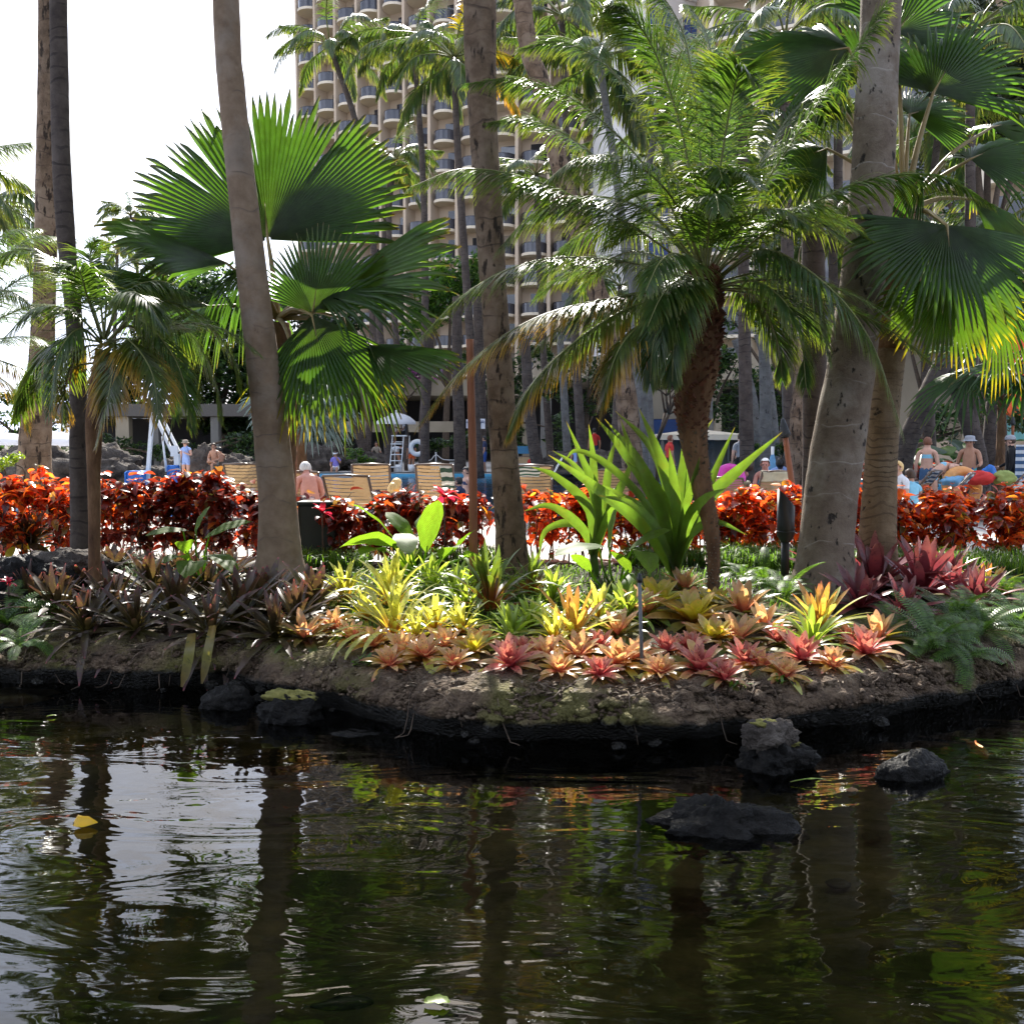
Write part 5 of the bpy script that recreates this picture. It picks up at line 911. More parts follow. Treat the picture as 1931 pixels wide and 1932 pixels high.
# ================================================================== copperleaf hedge
def oval_leaf_mesh(mat, l=1, w=.62, k=0):
    mb = MB(); prof = [(0, .02), (.18, .36), (.42, .5), (.68, .38), (.88, .15), (1, 0)]; vs = []; uvs = []; r = random.Random(k)
    for t, h in prof:
        z = -(.15 + .25 * k / 3) * t * t; f = .16 + .08 * k
        vs += [(-h * w, t, z + f * h * w + r.uniform(-.015, .015)), (0, t, z), (h * w, t, z + f * h * w + r.uniform(-.015, .015))]; uvs += [(t, 0), (t, .5), (t, 1)]
    mb.add(vs, [(i * 3 + j, i * 3 + j + 1, i * 3 + j + 4, i * 3 + j + 3) for i in range(5) for j in range(2)], uvs); return mb.mesh('leaf', mat), vs
COP = {k: [oval_leaf_mesh(M[k], k=j) for j in range(4)] for k in ('copper', 'copper_dark')}
def hedge(label, u0, u1, d0, d1, vtop, mat, seed, nleaf, nparts=270, gaps=(), lower=.0):
    r = random.Random(seed); x0, x1 = W(u0, 900, d0).x, W(u1, 900, d0).x; t = thing('copperleaf_hedge', label, 'hedge', ((x0 + x1) / 2, (d0 + d1) / 2, 0)); o = ORG[t.name]
    st = MB(); heads = []
    n = int((x1 - x0) * 13)
    for i in range(n):
        x = x0 + (x1 - x0) * (i + r.random()) / n; y = r.uniform(d0, d1); u = CU + x / y * F
        if any(a < u < b for a, b in gaps): continue
        zt = W(u, interp(vtop, u), y).z * r.uniform(.68, .99) * (1 + .12 * noise.noise(Vector((x * 1.7, seed, 0)))); b = Vector((x, y, 0)); q = Vector((x + r.uniform(-.14, .14), y + r.uniform(-.1, .1), zt))
        st.tube(catmull([b, b.lerp(q, .5) + Vector((r.uniform(-.06, .06), r.uniform(-.04, .04), 0)), q], 6), [.012 * (1 - .6 * k / 6) for k in range(7)], 5)
        for k in range(7):
            f = r.uniform(.12, .9); p = b.lerp(q, f); e = p + Vector((r.uniform(-.2, .2), r.uniform(-.2, .14), r.uniform(.05, .22))); st.tube([p, e], [.006, .003], 4); heads.append((p, e, zt))
        heads.append((b.lerp(q, .55), q, zt)); heads.append((b.lerp(q, .8), q, zt))
    st.build('stems', M['twig'], t, kind='stuff')
    L_ = []
    for _ in range(nleaf):
        p, e, zt = r.choice(heads); q = p.lerp(e, r.uniform(.3, 1.05)) + Vector((r.gauss(0, .05), r.gauss(0, .05), r.gauss(0, .04)))
        if q.z < .06 or (q.z < .30 and r.random() < .12 + lower): continue
        L_.append((q, r.uniform(.095, .165) * (1.1 if q.z > zt * .8 else .95)))
    L_.sort(key=lambda a: a[0].y - a[1] * 2 - .3 * a[0].z); mb = MB()
    for i, (q, s) in enumerate(L_):
        a = r.uniform(0, 6.28); Rm = Matrix.Rotation(a, 4, 'Z') @ Matrix.Rotation(R(r.uniform(-55, 25)), 4, 'X') @ Matrix.Rotation(R(r.uniform(-30, 30)), 4, 'Y'); Mx = Matrix.Translation(q - o) @ Rm @ Matrix.Scale(s, 4); k = r.randrange(4)
        mt = mat if r.random() < .85 else ('copper_dark' if mat == 'copper' else 'copper')
        if i < nparts: part('leaf', COP[mt][k][0], t, Mx)
        else:
            W_ = Matrix.Translation(o) @ Mx; mb.add([W_ @ Vector(v) for v in COP[mat][k][1]], [(i_ * 3 + j, i_ * 3 + j + 1, i_ * 3 + j + 4, i_ * 3 + j + 3) for i_ in range(5) for j in range(2)], None)
    mb.build('foliage', M[mat], t, kind='stuff'); return t
VT = [(-200, 880), (0, 872), (60, 858), (110, 872), (200, 885), (300, 888), (420, 896), (520, 902), (640, 925), (700, 935), (800, 915), (880, 912), (1000, 905), (1090, 912), (1200, 925), (1330, 920), (1420, 908), (1500, 908), (1600, 915), (1700, 916), (1800, 914), (1931, 906), (2100, 904)]
hedge('bright red copperleaf hedge at the left edge, sunlit on top', -160, 175, 12.55, 13.3, VT, 'copper', 201, 2600, 270)
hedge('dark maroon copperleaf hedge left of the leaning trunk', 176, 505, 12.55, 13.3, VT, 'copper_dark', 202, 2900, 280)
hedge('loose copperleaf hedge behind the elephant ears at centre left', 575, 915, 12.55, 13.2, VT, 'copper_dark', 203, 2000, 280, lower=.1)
hedge('orange-red copperleaf hedge between central trunk and strap lily', 970, 1330, 12.55, 13.2, VT, 'copper', 204, 2100, 280, lower=.1)
hedge('glowing orange copperleaf hedge right of the date palm trunk', 1345, 1530, 12.55, 13.3, VT, 'copper', 205, 1800, 280)
hedge('long orange copperleaf hedge at far right in front of the sunbathers', 1600, 2080, 12.55, 13.3, VT, 'copper', 206, 4000, 290)

# ================================================================== bromeliads: every leaf a part
def strap_mesh(mat, l, w, rise, arch, trough=.35, tip=.12, n=7, wave=0.0, point=1.0):
    "a strap leaf in its own frame: y outwards, z up"
    mb = MB(); vs = []; uvs = []; a = rise; p = Vector((0, 0, 0)); st = l / n
    for i in range(n + 1):
        t = i / n; wd = w * (.55 + .45 * min(1, t * 2.2)) * (1 - max(0, (t - .55) / .45) ** (2.2 / point) * (1 - tip)) * .5
        if i == n: wd = w * tip * .25
        ny = -math.sin(a); nz = math.cos(a); h = trough * wd * (1 - .55 * t)
        for s in (-1, 0, 1):
            q = Vector((s * wd, p.y, p.z)) + Vector((0, ny, nz)) * (h * abs(s) + wave * w * math.sin(t * 17 + s) * abs(s)); vs.append(q); uvs.append((t, (s + 1) / 2))
        p = p + Vector((0, math.cos(a), math.sin(a))) * st; a -= arch / n * (.5 + t)
    mb.add(vs, [(i * 3 + j, i * 3 + j + 1, i * 3 + j + 4, i * 3 + j + 3) for i in range(n) for j in range(2)], uvs); return mb.mesh('leaf', mat)
BK = {}
def brom_kind(key, mat, l, w, n, rise=(80, 12), arch=(25, 75), trough=.4, tip=.12, point=1.0, inner=.8):
    ms = []
    for k in range(5):
        f = k / 4; ms.append(strap_mesh(M[mat if isinstance(mat, str) else mat[min(len(mat) - 1, int(f * (len(mat) - .01)))]], l * lerp(inner, 1, f), w * lerp(.9, 1, f), R(lerp(rise[0], rise[1], f)), R(lerp(arch[0], arch[1], f)), trough, tip, point=point))
    BK[key] = (ms, n)
# long arching straps; broad cups; small rosettes
brom_kind('yellow_long', 'b_yellow', .66, .050, 44, (84, 18), (40, 105), tip=.05, point=.6)
brom_kind('green_long', 'b_greenred', .68, .050, 42, (86, 25), (35, 105), tip=.05, point=.6)
brom_kind('lime_small', 'b_lime', .40, .044, 34, (82, 15), (35, 90), tip=.06, point=.6)
brom_kind('yellow_small', 'b_yellow', .42, .050, 30, (80, 12), (35, 85), tip=.08, point=.8)
brom_kind('pink', ('b_pink', 'b_pink', 'b_orange', 'b_yellow'), .27, .066, 30, (72, 5), (20, 60), .5, .3, 1.4, .62)
brom_kind('red', ('b_red', 'b_red', 'b_pink', 'b_olive'), .28, .066, 30, (74, 5), (20, 60), .5, .3, 1.4, .62)
brom_kind('orange', ('b_gold', 'b_orange', 'b_orange', 'b_olive'), .38, .105, 26, (66, 14), (15, 45), .5, .35, 1.6, .66)
brom_kind('gold', ('b_gold', 'b_gold', 'b_yellow', 'b_olive'), .40, .105, 26, (66, 14), (15, 45), .5, .35, 1.6, .66)
brom_kind('olive', ('b_pink', 'b_olive', 'b_olive', 'b_greenred'), .40, .09, 26, (68, 12), (18, 55), .5, .3, 1.4, .66)
brom_kind('dark', 'b_dark', .80, .080, 40, (80, -4), (20, 70), .4, .2, 1.2, .6)
brom_kind('dark_broad', 'b_dark', .70, .10, 34, (78, 0), (20, 60), .4, .3, 1.4, .6)
brom_kind('burg', ('b_burg', 'b_burg', 'b_burg', 'b_dark'), .74, .11, 28, (78, 8), (15, 50), .4, .25, 1.3, .7)
brom_kind('burg_s', 'b_burg', .54, .08, 26, (78, 8), (15, 55), .4, .2, 1.2, .7)
brom_kind('dead', 'b_dead', .40, .045, 20, (60, -14), (30, 95), .6, .1, .8)
brom_kind('spiky', ('b_orange', 'b_yellow', 'b_yellow', 'b_lime'), .54, .058, 38, (78, 8), (12, 45), .4, .06, .7, .75)
def bromeliad(kind, u, v, d, label, scale=1.0, seed=0, tilt=(0, 0), lift=0, tops=None):
    ms, n = BK[kind]; p = W(u, v, d); z = bed_z(p.x, p.y); r = random.Random(seed); t = thing('bromeliad', label, 'bromeliad', (p.x, p.y, z + lift), 'bromeliads planted on the bank')
    Tm = Matrix.Rotation(R(tilt[0]), 4, 'X') @ Matrix.Rotation(R(tilt[1]), 4, 'Y')
    for i in range(n):
        f = (i + .3) / n; k = min(4, int(f * 5)); a = i * 2.39996 + r.uniform(-.18, .18)
        me = BK['dead'][0][k] if f > .72 and r.random() < .14 and kind != 'dead' else ms[k]
        part('leaf', me, t, Tm @ Matrix.Translation((0, 0, .02)) @ Matrix.Rotation(a, 4, 'Z') @ Matrix.Translation((0, .012 + .02 * f, 0)) @ Matrix.Rotation(R(r.uniform(-9, 9)), 4, 'X') @ Matrix.Rotation(R(r.uniform(-10, 10)), 4, 'Y') @ Matrix.Scale(scale * r.uniform(.82, 1.14), 4))
    return t
def dep(u, v):
    "how far the bed surface seen at (u, v) lies"
    d = 7.2
    for _ in range(140):
        p = W(u, v, d)
        if p.y > shore(p.x) + .02 and p.z <= bed_z(p.x, p.y): return d
        d += .04
    return d
BR = [ # kind, u, v of the foot, scale, label, tilt
 ('yellow_long', 738, 1150, 1.05, 'tall yellow-green bromeliad arching like a fountain, left of centre', (0, 0)),
 ('yellow_long', 742, 1205, .95, 'second yellow fountain bromeliad just in front of the tall one', (4, 0)),
 ('yellow_small', 820, 1195, 1.0, 'small yellow bromeliad right of the two fountain bromeliads', (4, 0)),
 ('green_long', 925, 1160, 1.1, 'tall green red-hearted bromeliad in front of the rough central trunk', (0, 0)),
 ('lime_small', 965, 1212, 1.0, 'low lime green strap tuft below the red-hearted bromeliad', (4, 0)),
 ('lime_small', 1000, 1190, .95, 'lime tuft between red-hearted and orange-hearted bromeliads', (4, 0)),
 ('spiky', 1082, 1205, 1.05, 'spreading yellow bromeliad with orange heart, centre of the bed', (6, 0)),
 ('lime_small', 860, 1130, 1.15, 'pale green tuft behind, near the rust-coloured pole', (0, 0)),
 ('lime_small', 815, 1115, 1.1, 'pale green tuft behind the yellow fountain bromeliad', (0, 0)),
 ('lime_small', 880, 1160, 1.0, 'small light tuft left of the red-hearted bromeliad', (0, 0)),
 ('yellow_small', 690, 1175, .9, 'thin yellow bromeliad at the left of the sunlit patch', (0, 0)),
 ('pink', 632, 1190, 1.0, 'salmon pink bromeliad leaning at the left end of the sunlit row', (15, -10)),
 ('pink', 705, 1225, .9, 'low yellow-pink rosette in the front row below the fountain bromeliads', (12, 0)),
 ('pink', 760, 1238, 1.0, 'peach rosette in the front row, third from the left', (14, 0)),
 ('pink', 800, 1245, 1.0, 'peach rosette overhanging the bare bank, fourth from the left', (16, 4)),
 ('pink', 842, 1225, .9, 'salmon rosette beside the peach rosettes, front row', (12, 0)),
 ('orange', 892, 1235, .62, 'narrow green-orange rosette in the front row, left of the rose red one', (12, 0)),
 ('red', 962, 1262, 1.1, 'rose red rosette drooping over the bank edge, centre', (26, -4)),
 ('red', 985, 1240, .85, 'small dusky rose rosette behind the drooping red one', (14, 0)),
 ('pink', 1030, 1245, .95, 'olive and pink rosette between the rose red and the coral ones', (14, 0)),
 ('pink', 1088, 1245, 1.2, 'big coral pink rosette with broad upright leaves at the centre front', (14, 4)),
 ('pink', 1165, 1262, 1.1, 'peach rosette just left of the thin sprinkler stake', (16, 0)),
 ('pink', 1200, 1250, .95, 'pale peach rosette right behind the sprinkler stake', (14, 0)),
 ('gold', 1238, 1150, 1.15, 'large golden cup bromeliad at the back, below the strap lily', (10, 0)),
 ('olive', 1215, 1170, 1.05, 'shaded olive bromeliad under the golden cup', (6, 0)),
 ('lime_small', 1180, 1175, 1.1, 'green tuft left of the golden cup bromeliad', (0, 0)),
 ('orange', 1305, 1180, 1.2, 'large orange-pink cup bromeliad right of the golden one', (12, 0)),
 ('olive', 1400, 1165, 1.15, 'bronze olive cup bromeliad right of the orange-pink cup', (8, 0)),
 ('red', 1255, 1235, .9, 'rosy rosette in the row right of the sprinkler stake', (12, 0)),
 ('red', 1300, 1232, .9, 'rosy rosette under the orange-pink cup', (12, 0)),
 ('red', 1318, 1270, 1.1, 'bright pink star-shaped rosette at the front edge, right of the stake', (20, 0)),
 ('olive', 1390, 1215, .85, 'red-hearted olive rosette right of the bright pink star', (10, 0)),
 ('red', 1405, 1255, .95, 'dusty pink rosette in the front row with green outer leaves', (16, 0)),
 ('pink', 1435, 1265, .8, 'small pink-tipped rosette at the front of the right-hand row', (18, 0)),
 ('spiky', 1545, 1190, 1.0, 'spiky olive-yellow bromeliad in front of the thick scarred trunk', (6, 0)),
 ('lime_small', 1530, 1225, 1.0, 'low green tuft below the spiky olive bromeliad', (6, 0)),
 ('red', 1512, 1250, 1.15, 'deep rose rosette at the front, right of the dusty pink one', (14, 0)),
 ('red', 1632, 1240, 1.15, 'deep rose rosette at the right end of the front row', (12, 0)),
 ('olive', 1655, 1215, .95, 'greenish bromeliad behind the last rose rosette', (8, 0)),
 ('red', 1465, 1215, .8, 'small mauve rosette between dusty pink and deep rose ones', (12, 0)),
 ('burg', 1575, 1105, 1.05, 'burgundy bromeliad at the foot of the thick scarred trunk', (4, -8)),
 ('burg', 1650, 1120, 1.1, 'tall burgundy bromeliad before the fine-ringed trunk', (4, 0)),
 ('burg', 1735, 1130, 1.1, 'wide burgundy bromeliad right of the fine-ringed trunk', (4, 6)),
 ('burg_s', 1800, 1130, 1.05, 'burgundy bromeliad second from the right edge', (4, 0)),
 ('burg_s', 1700, 1165, .9, 'drooping dull red bromeliad below the wide burgundy one', (14, 0)),
 ('burg_s', 1790, 1090, .9, 'dark burgundy bromeliad behind, against the orange hedge', (0, 0)),
 ('spiky', 1862, 1120, .8, 'pale yellow-green bromeliad near the right edge among ferns', (0, 0)),
 ('dark', 455, 1180, 1.1, 'big dark bronze bromeliad with pink leaf tips left of the sunlit patch', (10, 0)),
 ('dark_broad', 505, 1150, 1.05, 'dark broad-leaved bromeliad at the foot of the leaning trunk', (6, 0)),
 ('dark_broad', 590, 1150, 1.0, 'purple-leaved bromeliad at the right foot of the leaning trunk', (6, 8)),
 ('dark', 560, 1185, .85, 'bronze bromeliad right of the big dark one, half in sun', (8, 0)),
 ('olive', 575, 1210, .85, 'small olive green bromeliad below the purple-leaved one', (10, 0)),
 ('dark', 330, 1170, 1.0, 'dark bromeliad in shade, third from the left end', (8, 0)),
 ('dark_broad', 385, 1130, .95, 'dark grey-green bromeliad behind the big bronze one', (2, 0)),
 ('dark_broad', 285, 1120, 1.0, 'shaded bromeliad in front of the thin date palm trunk', (2, 0)),
 ('dark', 215, 1165, 1.0, 'shaded dark bromeliad below the thin date palm trunk', (8, 0)),
 ('dark_broad', 160, 1130, 1.0, 'shaded bromeliad left of the thin date palm trunk', (4, 0)),
 ('dark', 110, 1165, .95, 'leftmost dark bromeliad over the shaded bank', (8, 0)),
 ('dark_broad', 430, 1100, .9, 'dark bromeliad close behind, left of the leaning trunk', (0, 0)),
 ('dark', 260, 1195, .8, 'dark low bromeliad hanging over the shaded bank', (22, 0)),
 ('dark', 400, 1205, .85, 'dark bromeliad trailing long leaves to the water', (24, 0)),
 ('pink', 20, 1010, 1.8, 'sunlit pink and yellow bromeliad high at the left edge', (10, 10)),
 ('dark_broad', 60, 1040, 1.0, 'bronze bromeliad on the lava ledge at the left edge', (6, 0)),
 ('pink', 735, 1262, .8, 'tiny peach rosette on the bare edge below the fountain bromeliads', (20, 0)),
 ('pink', 855, 1262, .75, 'tiny salmon rosette on the bare edge left of the drooping red one', (20, 0)),
 ('pink', 1055, 1272, .8, 'small coral rosette at the very edge in front of the big coral one', (22, 0)),
 ('red', 1130, 1278, .75, 'little rose rosette at the very edge left of the sprinkler stake', (22, 0)),
 ('pink', 1245, 1275, .8, 'small pale pink rosette at the very edge right of the sprinkler stake', (20, 0)),
 ('red', 1365, 1285, .75, 'little rose rosette at the edge right of the bright pink star', (20, 0)),
 ('pink', 1480, 1280, .75, 'small peach rosette at the edge under the deep rose one', (18, 0)),
 ('yellow_small', 785, 1215, .8, 'small yellow tuft squeezed between peach rosettes and fountain bromeliads', (6, 0)),
 ('yellow_small', 1045, 1215, .8, 'small yellow tuft left below the spreading orange-hearted bromeliad', (8, 0)),
 ('gold', 1345, 1150, .8, 'golden cup half hidden behind the orange-pink cup', (6, 0)),
 ('olive', 1290, 1120, .9, 'green cup bromeliad at the foot of the strap lily', (0, 0)),
 ('yellow_long', 655, 1140, .8, 'yellowish bromeliad leaning out of the shade beside the dark box', (4, -6)),
 ('lime_small', 770, 1095, 1.2, 'leafy light green tuft below the glowing elephant ear', (0, 0)),
 ('lime_small', 905, 1105, 1.2, 'leafy green tuft right at the foot of the rust-coloured pole', (0, 0)),
 ('lime_small', 1040, 1140, 1.2, 'light green tuft behind the spreading orange-hearted bromeliad', (0, 0)),
 ('green_long', 1000, 1130, .8, 'green bromeliad at the right foot of the rough central trunk', (0, 0)),
 ('yellow_small', 1130, 1180, 1.05, 'yellow tuft right of the spreading orange-hearted bromeliad', (0, 0)),
 ('olive', 1165, 1205, .8, 'flat green rosette behind the peach one at the sprinkler stake', (6, 0)),
 ('yellow_small', 870, 1200, .9, 'thin yellow tuft between the small yellow bromeliad and the lime tuft', (4, 0)),
 ('pink', 665, 1210, .85, 'small cream-pink rosette beside the salmon leaning one', (10, 0)),
 ('pink', 915, 1215, .8, 'small peach rosette tucked behind the narrow green-orange one', (8, 0)),
 ('red', 1130, 1230, .85, 'small rosy rosette between the coral and the peach ones', (10, 0)),
 ('orange', 1345, 1215, .8, 'dull orange rosette below the orange-pink cup', (10, 0)),
 ('olive', 1440, 1195, .9, 'olive rosette beneath the bronze olive cup', (6, 0)),
 ('pink', 1570, 1262, .8, 'small pale rosette between the two deep rose rosettes', (14, 0)),
 ('red', 1600, 1215, .8, 'dusky rosette behind the two deep rose rosettes', (8, 0)),
 ('burg', 1840, 1150, .8, 'dull burgundy bromeliad above the cascading fern', (8, 0)),
 ('burg', 1620, 1150, .75, 'low burgundy bromeliad in front of the two right-hand trunks', (14, 0)),
 ('dark', 520, 1210, .8, 'dark narrow-leaved bromeliad low beneath the leaning trunk', (16, 0)),
 ('dark_broad', 340, 1100, .95, 'dark bromeliad behind, under the tilted elephant ear', (0, 0)),
 ('dark_broad', 215, 1095, .95, 'dark bromeliad right at the foot of the thin date palm trunk', (0, 0)),
 ('dark', 165, 1195, .8, 'low dark bromeliad over the bank below the lava ledge', (16, 0)),
 ('dark_broad', 105, 1115, .95, 'dark bromeliad beside the lava ledge stone', (0, 0)),
 ('dark', 60, 1150, .9, 'dark bromeliad between the left fern and the lava ledge', (4, 0)),
]
for i, (k, u, v, s, lb, tl) in enumerate(BR): bromeliad(k, u, v, dep(u, v), lb, s, 300 + i, tl, lift=.22 if v < 1060 else 0)
# two long leaves that reach the water
def loose_leaf(name, label, pts, w, mat, cat='leaf'):
    mb = MB(); C = catmull(pts, 10); vs = []; uvs = []
    for i, p in enumerate(C):
        t = i / 10; wd = w * (.5 + .5 * math.sin(math.pi * min(1, .2 + t * .75))) * (1 if t < .8 else 1 - (t - .8) * 3.2); tg = (C[min(i + 1, 10)] - C[max(i - 1, 0)]).normalized(); s = tg.cross(Vector((.1, -1, .3))).normalized()
        for k in (-1, 0, 1): vs.append(p + s * (wd * k * .5) + Vector((0, -.006 * abs(k), 0))); uvs.append((t, (k + 1) / 2))
    mb.add(vs, [(i * 3 + j, i * 3 + j + 1, i * 3 + j + 4, i * 3 + j + 3) for i in range(10) for j in range(2)], uvs); return tag(mb.build(name, mat), label, cat)
loose_leaf('trailing_leaf', 'long dead strap leaf hanging to the water, left of the pair', [W(362, 1195, 8.75), W(358, 1225, 8.55), W(352, 1262, 8.5), W(343, 1296, 8.5)], .085, M['b_olive'])
loose_leaf('trailing_leaf', 'long dead strap leaf hanging to the water, right of the pair', [W(402, 1180, 8.75), W(394, 1220, 8.55), W(388, 1255, 8.5), W(381, 1290, 8.5)], .075, M['b_olive'])

# ================================================================== strap lilies and elephant ears
def strap_leaf(parent, pts, w, mat, twist=0):
    mb = MB(); n = 16; C = catmull(pts, n); vs = []; uvs = []
    for i, p in enumerate(C):
        t = i / n; tg = (C[min(i + 1, n)] - C[max(i - 1, 0)]).normalized(); face = Vector((math.sin(twist), -1, .35)); s = tg.cross(face).normalized(); nn = s.cross(tg)
        wd = w * (.5 + .5 * min(1, t / .4)) * (1 - max(0, (t - .38) / .62) ** 1.35) * (1 + .05 * math.sin(t * 21 + twist * 9)) + .002
        for k in (-1, -.5, 0, .5, 1): vs.append(p + s * (wd * k * .5) - nn * (wd * .14 * (1 - abs(k)))); uvs.append((t, (k + 1) / 2))
    mb.add(vs, [(i * 5 + j, i * 5 + j + 1, i * 5 + j + 6, i * 5 + j + 5) for i in range(n) for j in range(4)], uvs); return mb.build('leaf', mat, parent)
def lily(label, foot, d, leaves, base_z, w0):
    f = W(*foot, d); f.z = base_z; t = thing('strap_lily', label, 'lily plant', f); c = f + UP * .12
    mb = MB(); mb.tube(catmull([f, f + UP * .15, f + UP * .34], 8), [.055, .06, .058, .055, .05, .045, .04, .03, .015], 10); mb.build('stem', M['crinum'], t)
    for (w, *pts) in leaves: strap_leaf(t, [c + Vector((rnd.uniform(-.02, .02), 0, .08))] + [W(u, v, d + x) for u, v, x in pts], w * w0, M['crinum'], rnd.uniform(-.4, .4))
lily('big bright green strap lily at centre right with tall sword leaves', (1272, 1100), 10.5, [(1.15, (1268, 940, -.05), (1240, 850, -.1), (1204, 768, -.1)), (1.2, (1240, 950, -.2), (1175, 850, -.4), (1124, 788, -.5)), (1.1, (1250, 970, -.4), (1205, 870, -.7), (1140, 790, -.8)), (1.2, (1210, 990, -.5), (1110, 910, -.9), (1034, 858, -1.1)),
  (1.0, (1282, 940, .2), (1288, 870, .3), (1292, 800, .3)), (1.15, (1330, 950, .0), (1400, 880, .0), (1475, 815, .0)), (.9, (1320, 960, .3), (1352, 880, .5), (1386, 805, .6)), (1.0, (1225, 930, .3), (1190, 850, .4), (1170, 790, .4)), (.8, (1225, 960, .1), (1150, 880, .1), (1090, 850, .1), (1065, 868, .1)),
  (1.0, (1300, 980, -.5), (1330, 940, -.9), (1372, 920, -1.2)), (.9, (1240, 1000, -.5), (1190, 950, -.9), (1130, 935, -1.2)), (.9, (1290, 950, .5), (1320, 890, .8), (1330, 850, 1.0)), (.8, (1300, 1010, -.3), (1350, 985, -.5), (1410, 1010, -.7)), (1, (1262, 930, .1), (1225, 840, .2), (1160, 775, .3)), (.9, (1256, 960, -.3), (1222, 900, -.5), (1180, 870, -.6)), (1, (1295, 930, .3), (1305, 850, .4), (1345, 790, .5)), (.9, (1230, 980, .3), (1160, 930, .5), (1090, 905, .6)), (.9, (1275, 960, -.4), (1268, 890, -.6), (1262, 845, -.7)), (.8, (1290, 970, -.4), (1310, 900, -.6), (1320, 860, -.7))], -.06, .118)
lily('second strap lily behind, left of the big one', (1120, 1075), 11.3, [(1.1, (1130, 950, 0), (1100, 870, 0), (1068, 795, 0)), (1.0, (1110, 960, -.2), (1050, 900, -.3), (1000, 880, -.4)), (1.0, (1120, 940, .2), (1118, 860, .3), (1110, 800, .3)), (1.0, (1100, 1000, -.3), (1040, 955, -.5), (985, 965, -.6)), (1, (1150, 960, 0), (1180, 900, 0), (1200, 850, 0)), (.9, (1090, 990, .2), (1030, 1000, .3), (1015, 1060, .3)), (.9, (1140, 990, -.3), (1165, 950, -.5), (1180, 935, -.6)), (.9, (1125, 950, .1), (1085, 880, .2), (1042, 850, .3)), (.9, (1140, 940, .2), (1150, 870, .3), (1165, 820, .3))], 0, .11)
ear_plant('elephant ear plant left of centre with one glowing yellow-green leaf', (800, 1075), 11.0, [(806, 1030, -.4, 818, 940, -.5, 10, 0, .9), (745, 1020, -.3, 690, 934, -.2, 25, 1, .62), (775, 1015, -.2, 738, 955, -.1, -20, 1, .7), (740, 1030, -.5, 652, 990, -.7, 30, 2, .8), (860, 1035, -.5, 884, 990, -.6, 15, 1, .95), (880, 1050, -.6, 915, 1030, -.8, -20, 2, .9), (770, 1040, -.6, 760, 990, -.3, 0, 1, .9), (835, 1050, -.7, 850, 1010, -.9, 10, 2, .9), (720, 1040, -.5, 688, 1015, -.8, 0, 2, .9), (795, 1000, .2, 800, 950, .5, -30, 1, .8)], -.02)
ear_plant('elephant ear plant in front of the strap lilies, with a pale reflecting leaf', (1165, 1110), 10.2, [(1150, 1032, -.2, 1156, 955, -.2, 5, 0, .95), (1130, 1030, -.4, 1052, 1022, -.6, -12, 1, .75), (1195, 1030, -.3, 1250, 985, -.4, 25, 1, .7), (1205, 1040, -.5, 1232, 1040, -.9, -10, 2, .8), (1110, 1075, -.3, 1085, 1035, -.4, 20, 1, .8), (1185, 1075, -.5, 1165, 1030, -.6, 0, 1, .9), (1190, 1085, -.4, 1178, 1110, -.7, 20, 2, .6)], -.06)
ear_plant('elephant ear plant left of the leaning trunk with a tilted leaf', (390, 1070), 10.6, [(395, 1010, -.3, 462, 966, -.2, 20, 1, .6), (345, 1000, -.3, 276, 992, -.4, -15, 1, .7), (370, 1000, -.4, 382, 950, -.3, -25, 1, .6), (350, 1040, -.5, 345, 1000, -.7, 10, 2, .8), (390, 1050, -.5, 440, 1040, -.8, 0, 2, .7), (350, 1055, -.6, 318, 1030, -.9, 0, 2, .7), (370, 1060, -.7, 352, 1050, -1.1, 0, 2, .9)], -.03)
# red ti leaf tucked in the hedge
def ti(label, u, v, d, n, s, seed):
    r = random.Random(seed); c = W(u, v, d); t = thing('ti_plant', label, 'plant', c)
    mb = MB(); mb.tube([Vector((c.x, c.y, 0)), c], [.012, .008], 6); mb.build('stem', M['twig'], t)
    me = [strap_mesh(M['ti_red'], s, s * .42, R(a), R(60), .4, .1) for a in (60, 30, 0)]
    for i in range(n): part('leaf', me[i % 3], t, Matrix.Rotation(i * 2.4, 4, 'Z') @ Matrix.Rotation(R(r.uniform(-15, 15)), 4, 'X'))
ti('crimson ti plant poking from the hedge left of the rust-coloured pole', 838, 938, 12.3, 9, .22, 1); ti('magenta leaf spray beside the dark box at the leaning trunk', 608, 968, 12.2, 7, .17, 2)

ti('small red blossom at the left edge above the fern', 16, 1100, 9.7, 9, .09, 3)
# ================================================================== ferns, grass, weeds
def fern_frond_mesh(l, n, arch, seed):
    r = random.Random(seed); mb = MB(); a = R(60); p = Vector((0, 0, 0)); pts = [p.copy()]
    for i in range(10): p = p + Vector((0, math.cos(a), math.sin(a))) * l / 10; pts.append(p.copy()); a -= R(arch) / 10
    mb.tube(pts, [.004 * (1 - .08 * i) for i in range(11)], 4, cap=False)
    C = catmull(pts, n)
    for i in range(2, n):
        t = i / n; tg = (C[i + 1 if i < n else i] - C[i - 1]).normalized(); s = Vector((1, 0, 0)); h = .125 * l * math.sin(math.pi * min(1, .15 + .85 * (1 - t))) ** .8
        for sd in (-1, 1):
            e = C[i] + s * sd * h + tg * h * .25 + Vector((0, 0, -.15 * h)); wv = tg * .30 * l / n; m = C[i].lerp(e, .5) + Vector((0, 0, .04 * h))
            mb.add([C[i] - wv * .7, C[i] + wv * .7, m + wv, m - wv, e], [(0, 1, 2, 3), (3, 2, 4)], [(0, 0), (0, 1), (.5, 1), (.5, 0), (1, .5)])
    return mb.mesh('frond', M['fern'])
FERN = [fern_frond_mesh(.62, 27, a, i) for i, a in enumerate((60, 95, 130, 150))]
